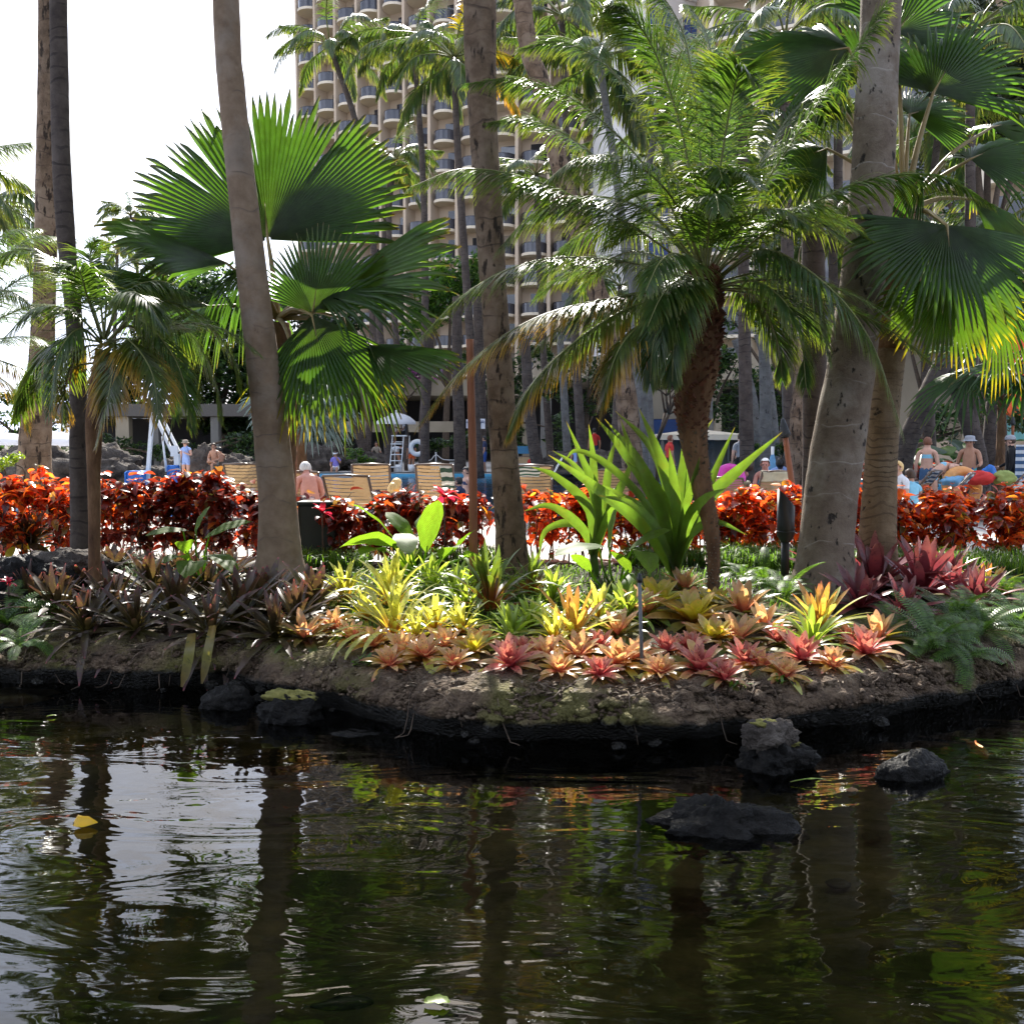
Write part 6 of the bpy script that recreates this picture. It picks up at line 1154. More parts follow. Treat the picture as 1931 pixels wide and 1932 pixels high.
def fern(label, u, v, d, n, s, seed, tilt=0):
    p = W(u, v, d); r = random.Random(seed); t = thing('fern', label, 'fern', (p.x, p.y, bed_z(p.x, p.y)))
    for i in range(n): part('frond', FERN[i % 4], t, Matrix.Rotation(R(tilt), 4, 'X') @ Matrix.Rotation(i * 2.4 + r.uniform(-.3, .3), 4, 'Z') @ Matrix.Rotation(R(r.uniform(-25, 15)), 4, 'X') @ Matrix.Scale(s * r.uniform(.7, 1.15), 4))
for i, (u, v, n, s, lb, tl) in enumerate(((1760, 1225, 26, .95, 'fern hanging over the bank right of the last rose rosette', 14), (1850, 1200, 26, 1.0, 'large fern cascading over the bank near the right edge', 12), (1920, 1180, 24, 1.0, 'fern at the right edge above the water', 10), (1800, 1180, 22, .9, 'fern behind the cascading ones, below the burgundy bromeliads', 0), (1890, 1130, 22, .9, 'fern standing behind at the right edge', 0), (1440, 1110, 22, .9, 'dark fern between date palm trunk and thick scarred trunk', 0), (1480, 1130, 20, .9, 'dark fern at the left foot of the thick scarred trunk', 0), (1400, 1095, 18, .7, 'small fern right of the thin date palm foot', 0), (1705, 1205, 20, .7, 'small fern under the rose rosettes at right', 10), (15, 1180, 24, 1.1, 'green fern at the left edge over the dark water', 12), (-20, 1120, 22, 1.1, 'tall green fern at the left edge', 0), (40, 1225, 16, .7, 'small fern low at the left edge beside the water', 20), (1820, 1245, 20, .8, 'low fern trailing down the bank, right side', 24))):
    fern(lb, u, v, dep(u, v), n, s, 400 + i, tl)
def grass_patch(name, label, pts, n, h, mat, seed):
    r = random.Random(seed); mb = MB()
    for _ in range(n):
        u0, u1, v0, v1, d0, d1 = r.choice(pts); d = r.uniform(d0, d1); p = W(r.uniform(u0, u1), 1000, d); p.z = bed_z(p.x, p.y); a = r.uniform(0, 6.28); l = h * r.uniform(.6, 1.3); dv = Vector((math.cos(a), math.sin(a), 0)); s = Vector((-dv.y, dv.x, 0)) * .005
        q = p + UP * l * .6 + dv * l * .2; e = p + UP * l * r.uniform(.35, .8) + dv * l * .65
        mb.add([p - s, p + s, q + s, q - s, e], [(0, 1, 2, 3), (3, 2, 4)], [(0, 0), (0, 1), (.6, 1), (.6, 0), (1, .5)])
    o = mb.build(name, mat); tag(o, label, 'grass'); o['kind'] = 'stuff'
grass_patch('mondo_grass', 'dark mondo grass below the maroon hedge at left', [(150, 440, 0, 0, 10.9, 12.2), (60, 250, 0, 0, 11.2, 12.3)], 3800, .30, M['grass'], 1)
grass_patch('liriope_border', 'dark green grassy border along the foot of the right-hand hedge', [(1340, 1560, 0, 0, 11.6, 12.5), (1600, 2000, 0, 0, 11.6, 12.5)], 4200, .34, M['fern'], 3)
grass_patch('liriope_border', 'patchy green border along the foot of the central hedge', [(570, 700, 0, 0, 11.8, 12.5), (760, 960, 0, 0, 12, 12.5), (1180, 1330, 0, 0, 12, 12.5)], 2400, .28, M['fern'], 4)
grass_patch('ground_cover', 'low green ground cover behind the bromeliads', [(620, 1000, 0, 0, 9.6, 11.6), (1000, 1500, 0, 0, 9.6, 11.6), (640, 1250, 0, 0, 8.8, 10)], 5200, .13, M['fern'], 2)
for i, (u, v, n, lb) in enumerate(((680, 1258, 26, 'tiny bright weed growing on the bare bank, left of centre'), (1385, 1300, 16, 'tiny fern weed on the bank below the pink star rosette'), (1470, 1292, 10, 'tiny weed on the bank at right'), (640, 1215, 14, 'small weed under the salmon pink bromeliad'))):
    d = dep(u, v); p = W(u, v, d); p.z = bed_z(p.x, p.y); t = thing('weed', lb, 'weed', p); r = random.Random(i)
    for k in range(n): part('leaf', COP['copper'][0][0] if False else EARD[k % 3], t, Matrix.Translation((r.gauss(0, .04), r.gauss(0, .03), r.uniform(.0, .05))) @ Matrix.Rotation(r.uniform(0, 6.28), 4, 'Z') @ Matrix.Rotation(R(r.uniform(10, 60)), 4, 'X') @ Matrix.Diagonal((.03, .07, .05, 1)))
# leaf litter and clods on the bare bank
mb = MB(); r = random.Random(77)
for _ in range(900):
    x = r.uniform(-4.6, 5.2); y = shore(x) + abs(r.gauss(.0, .35)) + .05; z = bed_z(x, y) + .006; a = r.uniform(0, 6.28); l = r.uniform(.015, .05); q = Vector((x, y, z)); dv = Vector((math.cos(a), math.sin(a), r.uniform(-.2, .3))) * l; s = Vector((-math.sin(a), math.cos(a), r.uniform(-.3, .3))) * l * r.uniform(.2, .5)
    mb.add([q - dv, q + s + UP * .006, q + dv, q - s + UP * .006], [(0, 1, 2), (0, 2, 3)])
o = tag(mb.build('leaf_litter', M['boot_grey']), 'dry leaf litter scattered over the bank soil', 'litter'); o['kind'] = 'stuff'
mb = MB(); r = random.Random(78); ico = [Vector(v).normalized() for v in ((0, 0, 1), (.9, 0, .4), (.28, .85, .4), (-.72, .53, .4), (-.72, -.53, .4), (.28, -.85, .4), (.72, .53, -.4), (-.28, .85, -.4), (-.9, 0, -.4), (-.28, -.85, -.4), (.72, -.53, -.4), (0, 0, -1))]
icf = [(0, 1, 2), (0, 2, 3), (0, 3, 4), (0, 4, 5), (0, 5, 1), (1, 6, 2), (2, 7, 3), (3, 8, 4), (4, 9, 5), (5, 10, 1), (6, 7, 2), (7, 8, 3), (8, 9, 4), (9, 10, 5), (10, 6, 1), (11, 7, 6), (11, 8, 7), (11, 9, 8), (11, 10, 9), (11, 6, 10)]
for _ in range(3800):
    x = r.uniform(-4.8, 5.4); f = r.random(); s = -.05 + .42 * f * r.random(); y = shore(x) + s; z = interp([(-.06, -.47), (-.03, -.41), (.03, -.36), (.1, -.30), (.4, -.25)], s) - .004; l = r.uniform(.006, .022) * (1.6 if r.random() < .06 else 1)
    mb.add([Vector((x, y, z)) + Vector((v.x * l * r.uniform(.8, 1.3), v.y * l, v.z * l * .8)) for v in ico], icf)
o = tag(mb.build('bank_gravel', M['soil']), 'crumbly gravel and clods on the sunlit bank face', 'gravel'); o['kind'] = 'stuff'

# ================================================================== rocks
def rock_into(mb, c, rad, seed, rough=.35, sub=22, rot=0.0, peak=0.0):
    vs = []; uvs = []; nu, nv = sub * 2, sub; Rz = Matrix.Rotation(rot, 3, 'Z')
    for j in range(nv + 1):
        th = math.pi * j / nv
        for i in range(nu):
            ph = 2 * math.pi * i / nu; v = Vector((math.sin(th) * math.cos(ph), math.sin(th) * math.sin(ph), math.cos(th)))
            k = 1 + rough * noise.fractal(v * 1.5 + Vector((seed * 3.1, seed, 0)), .9, 2.1, 5) + rough * .30 * noise.noise(v * 7 + Vector((seed, 0, 0))) + rough * .22 * noise.noise(v * 15) - rough * .25 * max(0, noise.noise(v * 11 + Vector((3, seed, 1))) - .15)
            q_ = 1 - peak * max(0, v.z) ** .7; vs.append(c + Rz @ Vector((v.x * rad[0] * k * q_, v.y * rad[1] * k * q_, v.z * rad[2] * k))); uvs.append((i / nu, j / nv))
    mb.add(vs, [(j * nu + i, j * nu + (i + 1) % nu, (j + 1) * nu + (i + 1) % nu, (j + 1) * nu + i) for j in range(nv) for i in range(nu)], uvs)
def rock(label, u, v, z, rad, mat, seed, rough=.35, rot=0, moss=None, d=None, peak=0.0):
    p = W(u, v, d) if d else G(u, v, z); mb = MB(); c = Vector((p.x, p.y, z)); rock_into(mb, c, rad, seed, rough, 30, rot, peak); 
    if not moss: return tag(mb.build('rock', mat), label, 'rock')
    t = thing('rock', label, 'rock', c); mb.build('stone', mat, t); m2 = MB(); 
    for (dx, dy, dz, rx, ry, rz) in moss: rock_into(m2, c + Vector((dx, dy, dz)), (rx, ry, rz), seed + 3, .45, 14)
    m2.build('moss', M['moss'], t); return t
mb = MB(); r = random.Random(79)
for _ in range(210):
    x = r.uniform(-4.8, 5.4); s = r.choice((r.uniform(-.10, .06), r.uniform(-.06, .30))); y = shore(x) + s; z = interp([(-.1, -.62), (-.06, -.50), (-.03, -.42), (.03, -.36), (.1, -.30), (.4, -.25)], s) - .01; l = r.uniform(.022, .065); rock_into(mb, Vector((x, y, z)), (l * r.uniform(.8, 1.7), l, l * r.uniform(.5, .9)), r.random() * 50, .45, 7, r.uniform(0, 3))
o = tag(mb.build('bank_stones', M['bank']), 'small embedded stones and lumps along the bank rim', 'stones'); o['kind'] = 'stuff'
mb = MB()
for _ in range(46):
    x = r.uniform(-4.5, 5); y = shore(x) + r.uniform(-.02, .3); p = Vector((x, y, bed_z(x, y) + .01)); pts = [p]; a = r.uniform(-2.6, -.5)
    for k in range(5): p = p + Vector((math.cos(a) * .05, math.sin(a) * .05, 0)); p.z = max(-.6, (bed_z(p.x, p.y) if p.y > shore(p.x) else -.33 - (shore(p.x) - p.y) * 2.5) + .008); a += r.uniform(-.5, .5); pts.append(p.copy())
    mb.tube(pts, [.006 * (1 - .12 * k) * r.uniform(.6, 1.3) for k in range(6)], 5)
o = tag(mb.build('exposed_roots', M['twig']), 'thin exposed roots and twigs trailing over the bank', 'roots'); o['kind'] = 'stuff'
rock('large pitted black lava rock rising from the pond at right of centre', 1360, 1562, -.68, (.42, .28, .15), M['lava'], 3, .40, moss=[(-.02, .02, .115, .07, .05, .022)], peak=.40)
rock('smooth grey boulder in the pond near the right edge', 1722, 1462, -.66, (.27, .14, .14), M['lava'], 8, .22, rot=.45)
rock('wet black lava boulder against the bank at right', 1462, 1435, -.62, (.24, .18, .19), M['lava'], 5, .45, moss=[(-.08, .03, .16, .06, .05, .02), (.1, -.02, .12, .06, .05, .02)])
rock('mossy grey rock on top of the wet lava boulder at the bank', 1450, 1390, -.45, (.17, .13, .11), M['boulder'], 6, .35, moss=[(-.03, 0, .085, .10, .07, .03)])
rock('dark rock topped with golden moss at the water left of centre', 545, 1350, -.62, (.24, .16, .17), M['lava'], 9, .38, moss=[(-.06, .0, .15, .14, .09, .045), (.08, .01, .145, .12, .08, .04)])
rock('rounded black rock left of the golden-moss rock', 430, 1330, -.64, (.20, .16, .17), M['lava'], 10, .3)
rock('small flat grey rock behind the golden-moss rock', 545, 1318, -.58, (.10, .06, .05), M['boulder'], 12, .3)
rock('flat brown rock just under the water left of centre', 660, 1395, -.70, (.30, .14, .06), M['lava'], 14, .3)
rock('dark submerged flat rock, far left of the group', 600, 1440, -.80, (.5, .22, .10), M['lava'], 15, .3)
rock('lava ledge stone at the left edge above the bank', 40, 1080, .05, (.48, .26, .24), M['lava'], 16, .4, d=10.3)
rock('flat grey ledge stone beside the thin date palm trunk', 130, 1035, .20, (.42, .25, .17), M['boulder'], 17, .35, d=10.6)
for i, (u, v, d, rd, lb) in enumerate(((40, 870, 30, (1.6, .9, .8), 'dark boulder behind the hedge at the left edge'), (175, 870, 31, (1.3, .9, .8), 'dark boulder between the two left trunks'), (270, 900, 31, (.9, .7, .6), 'boulder behind the pool lift foot'), (395, 876, 40, (.7, .5, .95), 'grey rounded boulder behind the seated man'), (430, 890, 40, (1.3, .7, .7), 'long boulder that the bare-chested man sits on'), (330, 892, 41, (.9, .6, .6), 'boulder below the woman in the blue wrap'),
    (600, 862, 52, (1.5, 1, 1.0), 'brown boulder pile, leftmost beyond the pool'), (640, 866, 53, (1.6, 1, .95), 'large brown boulder behind the purple-topped woman'), (575, 880, 51, (1.4, 1, .8), 'low dark boulder at the pool edge beyond the hedge'), (690, 868, 54, (1.2, .9, .8), 'boulder under the man in the patterned shirt'), (700, 890, 52, (1.2, .8, .5), 'low boulder beside the green shrub'), (1130, 865, 44, (2.0, 1, .75), 'broad brown boulder behind the strap lily leaves'), (1080, 870, 45, (1.4, .9, .7), 'boulder left of the broad brown one'))):
    c = W(u, v, d); rock(lb, u, v, max(.15, c.z * .5), rd, M['boulder'], 30 + i, .4, d=d)
# pond floor stones, seen through the water
r = random.Random(31)
for i in range(16):
    x, y = r.uniform(-2.6, 2.6), r.uniform(3.4, 7.2); mb = MB(); s = r.uniform(.04, .11); rock_into(mb, Vector((x, y, -1.10)), (s * r.uniform(.8, 1.5), s, s * .42), i, .2, 8); tag(mb.build('pond_stone', M['pebble']), 'pale rounded stone lying on the pond floor', 'stone', 'stones on the pond floor')
# ---- fallen leaves and fish
def floating(label, u, v, l, w, mat, rot=0, up=.012, name='floating_leaf'):
    p = G(u, v, WZ + up); me = strap_mesh(mat, l, w, R(12), R(30), .5, .15, wave=.08, point=.8); o = part(name, me, None) if False else bpy.data.objects.new(name, me); COL.objects.link(o); o.location = p; o.rotation_euler = (0, R(8), rot); return tag(o, label, 'leaf')
M['yellow_leaf'] = leafmat('fallen_yellow_leaf', [(0, (.75, .40, .01)), (1, (.85, .55, .02))], gain=1.2, tint=(1, .9, .3), tw=.3, rough=.4, var=.1, hue=.0)
M['brown_leaf'] = leafmat('fallen_brown_leaf', [(0, (.20, .10, .04)), (1, (.30, .17, .07))], gain=1.2, tw=.3, var=.2)
mb = MB(); p = G(158, 1558, WZ + .01); rr_ = random.Random(4); ring = [(math.cos(a) * .065 * (1 + .25 * math.sin(a * 3 + 1)), math.sin(a) * .045) for a in [k * math.pi / 7 for k in range(14)]]
mb.add([p + Vector((0, 0, .055))] + [p + Vector((x, y, .045 * abs(x) / .065 * .2 + .006)) for x, y in ring] + [p + Vector((x * .55, y * .55, .05 + rr_.uniform(-.01, .01))) for x, y in ring], [(0, 15 + k, 15 + (k + 1) % 14) for k in range(14)] + [(15 + k, 1 + k, 1 + (k + 1) % 14, 15 + (k + 1) % 14) for k in range(14)], [(.5, .5)] * 29)
tag(mb.build('floating_leaf', M['yellow_leaf']), 'curled bright yellow leaf floating on the pond at left', 'leaf')
floating('lime green leaf floating near the bottom centre', 800, 1892, .10, .05, M['lime_leaf'], -1.57); floating('thin green blade floating by the wet lava boulder', 1490, 1476, .24, .018, M['b_lime'], -1.5); floating('small pale green leaf beside the round brown leaf', 1575, 1494, .05, .025, M['b_lime'], 1.0)
floating('round brown leaf floating right of centre', 1600, 1494, .065, .055, M['brown_leaf'], -1.4); floating('tiny green leaf near the left bank', 88, 1352, .07, .02, M['b_lime'], -1.2); floating('small brown leaf floating off the lava boulder', 1540, 1498, .05, .04, M['brown_leaf'], .6)
M['koi'] = solid('koi_skin', [(.4, (.75, .20, .04)), (.55, (.80, .45, .22)), (.7, (.80, .74, .66))], scale=7, rough=.25, spec=.6)
M['koi_w'] = solid('koi_pale_skin', [(.4, (.45, .36, .25)), (.7, (.34, .16, .07))], scale=6, rough=.25, spec=.6); M['koi_d'] = flat('carp_skin', (.03, .035, .03), rough=.3)
def koi(label, u, v, z, l, head, mat, depth=0):
    p = G(u, v, z); t = thing('koi', label, 'fish', p); dv = Vector((math.sin(head), math.cos(head), 0)); s = Vector((dv.y, -dv.x, 0)); mb = MB(); prof = [(-.5, .015), (-.46, .05), (-.36, .085), (-.2, .105), (0, .10), (.2, .07), (.34, .038), (.42, .022)]
    pts = [p + dv * (-x * l) + s * (.03 * l * math.sin(x * 5)) for x, r_ in prof]; mb.tube(pts, [r_ * l for x, r_ in prof], 12); mb.build('body', mat, t)
    mb = MB(); e = pts[-1]; b = -dv
    for q in (-1, 1): mb.add([e, e + b * .13 * l + s * q * .10 * l, e + b * .06 * l + UP * .02 * l], [(0, 1, 2)])
    mb.build('tail_fin', mat, t)
    for q in (-1, 1):
        mb = MB(); c = pts[2]; mb.add([c + s * q * .07 * l, c + s * q * .22 * l - dv * .08 * l, c + s * q * .14 * l - dv * .14 * l, c + s * q * .07 * l - dv * .06 * l], [(0, 1, 2, 3)]); mb.build('pectoral_fin', mat, t)
    mb = MB(); c = pts[4]; mb.add([c + UP * .09 * l + dv * .1 * l, c + UP * .14 * l, c + UP * .09 * l - dv * .12 * l], [(0, 1, 2)]); mb.build('dorsal_fin', mat, t)
koi('orange and white koi swimming near the right edge', 1840, 1412, -.69, .42, math.pi + .15, M['koi'])
koi('long pale orange koi under the surface at the left edge', 60, 1306, -.76, .62, -1.6, M['koi_w']); koi('second pale koi beside it at the left edge', 40, 1320, -.78, .55, -1.7, M['koi_w'])
koi('dark carp near the bottom edge, left of centre', 640, 1895, -.80, .28, 1.5, M['koi_d']); koi('dark carp by the bottom edge, centre', 840, 1920, -.78, .3, 1.3, M['koi_d'])

# ================================================================== garden fittings
def uplight():
    p = W(1480, 1075, 10.9); p.z = bed_z(p.x, p.y); t = thing('garden_uplight', 'black cylindrical garden uplight with slanted hood beside the thick trunk', 'light', p); zb, zt = W(1480, 1010, 10.9).z, W(1480, 936, 10.9).z; r0 = 33 / F * 10.9 / 2
    mb = MB(); mb.tube([p, Vector((p.x, p.y, zb - .06))], .045, 12); mb.build('stem', M['black_metal'], t)
    mb = MB(); K = 24; lo = [Vector((p.x + r0 * math.cos(a), p.y + r0 * math.sin(a), zb)) for a in [2 * math.pi * k / K for k in range(K)]]; hi = [q + UP * (zt - zb) + UP * (-.10 * (q.x - p.x) / r0 - .02) for q in lo]; inn = [q + (Vector((p.x, p.y, q.z)) - q) * .1 - UP * .012 for q in hi]; bot = [Vector((p.x + (q.x - p.x) * .55, p.y + (q.y - p.y) * .55, zb - .07)) for q in lo]; dp = [q - UP * .18 for q in inn]
    vs = bot + lo + hi + inn + dp; mb.add(vs, [(j * K + k, j * K + (k + 1) % K, (j + 1) * K + (k + 1) % K, (j + 1) * K + k) for j in range(4) for k in range(K)] + [tuple(range(4 * K, 5 * K))]); mb.build('hood', M['black_metal'], t)
    mb = MB(); mb.tube([Vector((p.x, p.y, zb + .03)), Vector((p.x, p.y, zb + .05))], r0 * 1.06, 24); mb.build('clamp_band', M['black_metal'], t)
uplight()
def torch(label, foot, top, d, r0=.022, base_z=0, headu=None):
    f = W(foot[0], foot[1], d); f.z = base_z; q = W(top[0], top[1], d); t = thing('tiki_torch', label, 'torch', f); h = (q - f).normalized(); s = d / F
    mb = MB(); mb.tube(catmull([f, f.lerp(q, .5), q], 12), [r0] * 13, 10); mb.build('pole', M['torch_wood'], t)
    Rm = h.to_track_quat('Z', 'Y').to_matrix(); mb = MB(); mb.lathe([(.0, -.02), (.035, -.02), (.05, .03), (.088, .05), (.092, .075), (.07, .13), (.05, .24), (.035, .30), (.012, .33), (0, .33)], q, 14, M=Rm); mb.build('burner', M['black_metal'], t)
    mb = MB()
    for k in range(4):
        a = k * 1.571 + .4; mb.tube([q + Rm @ Vector((.04 * math.cos(a), .04 * math.sin(a), .0)), q + Rm @ Vector((.125 * math.cos(a), .125 * math.sin(a), .03)), q + Rm @ Vector((.06 * math.cos(a), .06 * math.sin(a), .24))], .006, 5)
    mb.build('bracket', M['black_metal'], t)
torch('tiki torch leaning in front of the thick scarred trunk', (1508, 900), (1481, 826), 17, .05)
torch('tiki torch with dark cap right of the leaning trunk', (550, 900), (556, 808), 14.5, .035)
torch('small tiki torch before the mural, left of the pair', (1888, 880), (1890, 800), 36, .05); torch('small tiki torch before the mural, right of the pair', (1910, 880), (1910, 803), 36, .05)
mb = MB(); f = W(893, 1080, 10.7); f.z = -.05; q = W(886, 640, 10.7); mb.tube(catmull([f, f.lerp(q, .5) + Vector((.01, 0, 0)), q], 24), [.047 - .008 * i / 24 for i in range(25)], 14, jit=lambda i, an, p: 1 + .02 * math.sin(an * 3 + p.z * 2)); tag(mb.build('torch_pole', M['torch_wood']), 'rust-brown wooden pole standing left of the rough central trunk', 'pole')
def stake():
    p = G(1211, 1286, -.30); p.z = bed_z(p.x, p.y) - .05; q = W(1206, 1096, p.y); t = thing('sprinkler_stake', 'thin grey sprinkler riser standing at the bank front', 'sprinkler', p); mb = MB(); mb.tube([p, q], .0145, 10); mb.build('riser', M['grey_pole'], t); mb = MB(); mb.lathe([(0, -.01), (.02, -.01), (.022, .02), (.014, .035), (.017, .045), (.006, .06), (0, .06)], q, 12); mb.build('nozzle', M['black_metal'], t)
stake()
def planter():
    c = W(603, 1000, 12.8); z1 = W(603, 952, 12.7).z; t = thing('planter_box', 'dark green box right of the leaning trunk', 'box', (c.x, c.y, 0)); mb = MB(); mb.box((c.x, c.y, z1 / 2), (.46, .4, z1), bev=.015); mb.build('body', M['bin'], t, smooth=False); mb = MB(); mb.box((c.x, c.y, z1 + .018), (.52, .46, .045), bev=.012); mb.build('lid', M['bin'], t, smooth=False)
planter()
# ================================================================== pool furniture
def lounger(label, u, v_top, d, yaw, w=.64, back=62, towel=None, seat=True, shade=False, h=.95, tl=None):
    "strap lounger; its backrest top edge is measured at (u, v_top)"
    p = W(u, v_top, d); t = thing('pool_lounger', label, 'lounger', (p.x, d, 0), 'strap loungers on the pool deck'); t.rotation_euler = (0, 0, yaw)
    th = R(back); sh = .34; bl = (p.z - sh) / math.sin(th); by = -bl * math.cos(th)                 # backrest leans towards -y (to the viewer) at yaw 0; feet point away
    o = ORG[t.name]; ORG[t.name] = Vector((0, 0, 0)); top = Vector((0, by, p.z)); hinge = Vector((0, 0, sh)); e = (top - hinge)
    f = MB()
    for s in (-1, 1): f.tube([hinge + Vector((s * w / 2, 0, 0)), top + Vector((s * w / 2, 0, 0))], .02, 8)
    f.tube([top + Vector((-w / 2, 0, 0)), top + Vector((0, 0, .015)), top + Vector((w / 2, 0, 0))], .018, 8); f.build('back_frame', M['brown_metal'], t)
    n = 12
    for k in range(n):
        c = hinge + e * ((k + .6) / n); b = MB(); hh = bl / n * .80; dn = e.normalized(); nn = Vector((0, -dn.z, dn.y)); sagv = .03 * (k / n)
        xs = [-.5, -.25, 0, .25, .5]; vs = []
        for x in xs:
            q = c + Vector((x * w, 0, 0)) - dn * (sagv * (1 - 4 * x * x)) ; vs += [q - dn * hh / 2 - nn * .004, q + dn * hh / 2 - nn * .004]
        b.add(vs, [(2 * i, 2 * i + 2, 2 * i + 3, 2 * i + 1) for i in range(4)]); b.build('back_strap', M['tan_strap'], t)
    f = MB()
    for s in (-1, 1): f.tube([Vector((s * w / 2, 0, sh)), Vector((s * w / 2, 1.25, sh))], .02, 8)
    f.tube([Vector((-w / 2, 1.25, sh)), Vector((w / 2, 1.25, sh))], .02, 8); f.build('seat_frame', M['brown_metal'], t)
    f = MB()
    for k in range(14): f.box((0, .05 + k * .088, sh + .006), (w, .066, .006))
    f.build('seat_straps', M['tan_strap'], t)
    for sx in (-1, 1):
        for y in (.08, 1.1): f = MB(); f.tube([Vector((sx * w / 2, y, sh)), Vector((sx * (w / 2 + .02), y + .03, 0))], .018, 7); f.build('leg', M['brown_metal'], t)
    ORG[t.name] = o
    if towel:
        mat, x0, x1, dn_, lb = towel; Rz = Matrix.Rotation(yaw, 3, 'Z'); b = MB(); dd = e.normalized(); pn = Vector((0, -dd.z, dd.y))
        def fn(a, bq):
            x = lerp(x0, x1, a) * w; l = lerp(-dn_, dn_ * .6, bq); off = (.03 + .012 * math.sin(a * 9 + bq * 4)) * (-1 if l < 0 else 1)
            q = top + UP * .025 - dd * abs(l) + pn * off * (-1) + Vector((x + .02 * math.sin(bq * 6), 0, 0)); return Vector(o) + Rz @ q
        b.sheet(fn, 14, 12); tag(b.build('towel', M[mat]), lb, 'towel')
    return t
lounger('tan strap lounger with its back to us, beside the seated grey-haired man', 702, 876, 18, R(4))
lounger('shaded tan strap lounger nearest the hedge, in front of another lounger', 670, 897, 14.6, R(-14), w=.68)
lounger('lounger the grey-haired man leans on', 566, 890, 17.5, R(10), w=.62)
lounger('lounger draped with a green-striped towel, left of the rust-coloured pole', 824, 876, 18, R(-3), towel=('towel_green', .15, .5, .55, 'white and green striped towel over a lounger, left of the rust-coloured pole'))
lounger('lounger just right of the rough central trunk', 1004, 878, 18, R(2), towel=('towel_green', -.5, .15, .22, 'green-striped towel over the lounger right of the rough central trunk'))
lounger('lounger just left of the leaning trunk', 466, 875, 19, R(-4), w=.62)
lounger('lounger behind the strap lily leaves', 1152, 886, 18.5, R(4))
lounger('lounger with cream towel on its back, right of the strap lily', 1450, 889, 18, R(12), w=.56, towel=('cream_towel', -.5, .5, .2, 'cream towel over the lounger back right of the strap lily'))
lounger('low lounger under the pink float', 1375, 900, 18.5, R(-20), back=40)
lounger('lounger at the left foot of the bikini women', 1718, 888, 19.5, R(50), back=52, towel=('towel_blue', -.4, .4, .3, 'white towel over the lounger left of the bikini women'))
lounger('lounger carrying a blue-striped towel before the bending woman', 1778, 893, 18.3, R(60), back=50, towel=('towel_blue', -.3, .5, .5, 'blue-striped towel hanging before the bending woman'))
lounger('lounger beside the man in the black shirt', 1885, 882, 20, R(62), back=50); lounger('dark lounger at the right edge', 1930, 888, 18.5, R(58), back=50)
lounger('white lounger beyond the pool by the blue sign', 988, 862, 47, R(180), back=55, w=.7)
# folded towels and a tote heaped on the right-hand loungers
def heap(name, label, u, v, d, size, mat, cat, seed):
    c = W(u, v, d); b = MB(); rock_into(b, c, size, seed, .35, 14); t = tag(b.build(name, mat), label, cat); return t
heap('towel', 'green folded towel at the right among the loungers', 1893, 902, 18.6, (.20, .2, .13), M['green_towel'], 'towel', 61); heap('towel', 'red and white patterned towel beside the green one', 1848, 902, 18.6, (.26, .2, .12), M['red_cloth'], 'towel', 62); heap('bag', 'blue bag on the deck behind the loungers at right', 1866, 895, 20.5, (.14, .1, .18), M['blue'], 'bag', 63); heap('towel', 'pale blue towel heap below the orange float', 1800, 908, 18.8, (.24, .2, .10), M['parasol_blue'], 'towel', 64); heap('towel', 'white towel heap right of the orange float', 1825, 905, 19.2, (.22, .2, .10), M['white_cloth'], 'towel', 65)
def swim_ring(name, label, u, v, d, Rr, r0, mat, rx, rz):
    c = W(u, v, d); b = MB(); Rm = Matrix.Rotation(rz, 3, 'Z') @ Matrix.Rotation(rx, 3, 'X'); nu, nv = 36, 14; vs = []
    for i in range(nu):
        a = 2 * math.pi * i / nu
        for j in range(nv):
            q = 2 * math.pi * j / nv; vs.append(c + Rm @ Vector(((Rr + r0 * math.cos(q)) * math.cos(a), (Rr + r0 * math.cos(q)) * math.sin(a), r0 * math.sin(q))))
    b.add(vs, [(i * nv + j, ((i + 1) % nu) * nv + j, ((i + 1) % nu) * nv + (j + 1) % nv, i * nv + (j + 1) % nv) for i in range(nu) for j in range(nv)]); return tag(b.build(name, mat), label, cat='float' if 'float' in name else 'ring')
swim_ring('pool_float', 'orange inflatable ring leaning among the sunbathers at right', 1814, 918, 18.9, .28, .11, M['float_orange'], R(75), R(8)); swim_ring('pool_float', 'hot pink inflatable ring on a lounger right of the date palm trunk', 1376, 902, 19.5, .20, .10, M['pink'], R(62), R(-12)); swim_ring('life_ring', 'white life ring hanging on the lifeguard chair', 787, 845, 48, .30, .11, M['white'], R(90), R(5))
def parasol(label, u, v, d, rad, hgt, mat, pole_to=0.0, name='parasol', tilt=0):
    c = W(u, v, d); t = thing(name, label, 'parasol', (c.x, c.y, pole_to)); b = MB(); n = 8; vs = [c]; rows = [(.35, -.06), (.7, -.2), (1, -.42), (1.0, -.55)]
    for fr, dz in rows:
        for k in range(n * 3):
            a = 2 * math.pi * k / (n * 3); sc = 1 - .06 * (k % 3 == 1) - .06 * (k % 3 == 2); vs.append(c + Vector((math.cos(a) * rad * fr * sc, math.sin(a) * rad * fr * sc, dz * hgt)))
    m_ = n * 3; b.add(vs, [(0, 1 + k, 1 + (k + 1) % m_) for k in range(m_)] + [(1 + j * m_ + k, 1 + (j + 1) * m_ + k, 1 + (j + 1) * m_ + (k + 1) % m_, 1 + j * m_ + (k + 1) % m_) for j in range(3) for k in range(m_)]); b.build('canopy', mat, t)
    b = MB(); b.tube([Vector((c.x, c.y, pole_to)), c + UP * .12], .035, 8); b.build('pole', M['white'], t); return t
parasol('white parasol shading the lifeguard chair', 747, 778, 48.3, .92, 1.0, M['white_cloth'], 1.7)
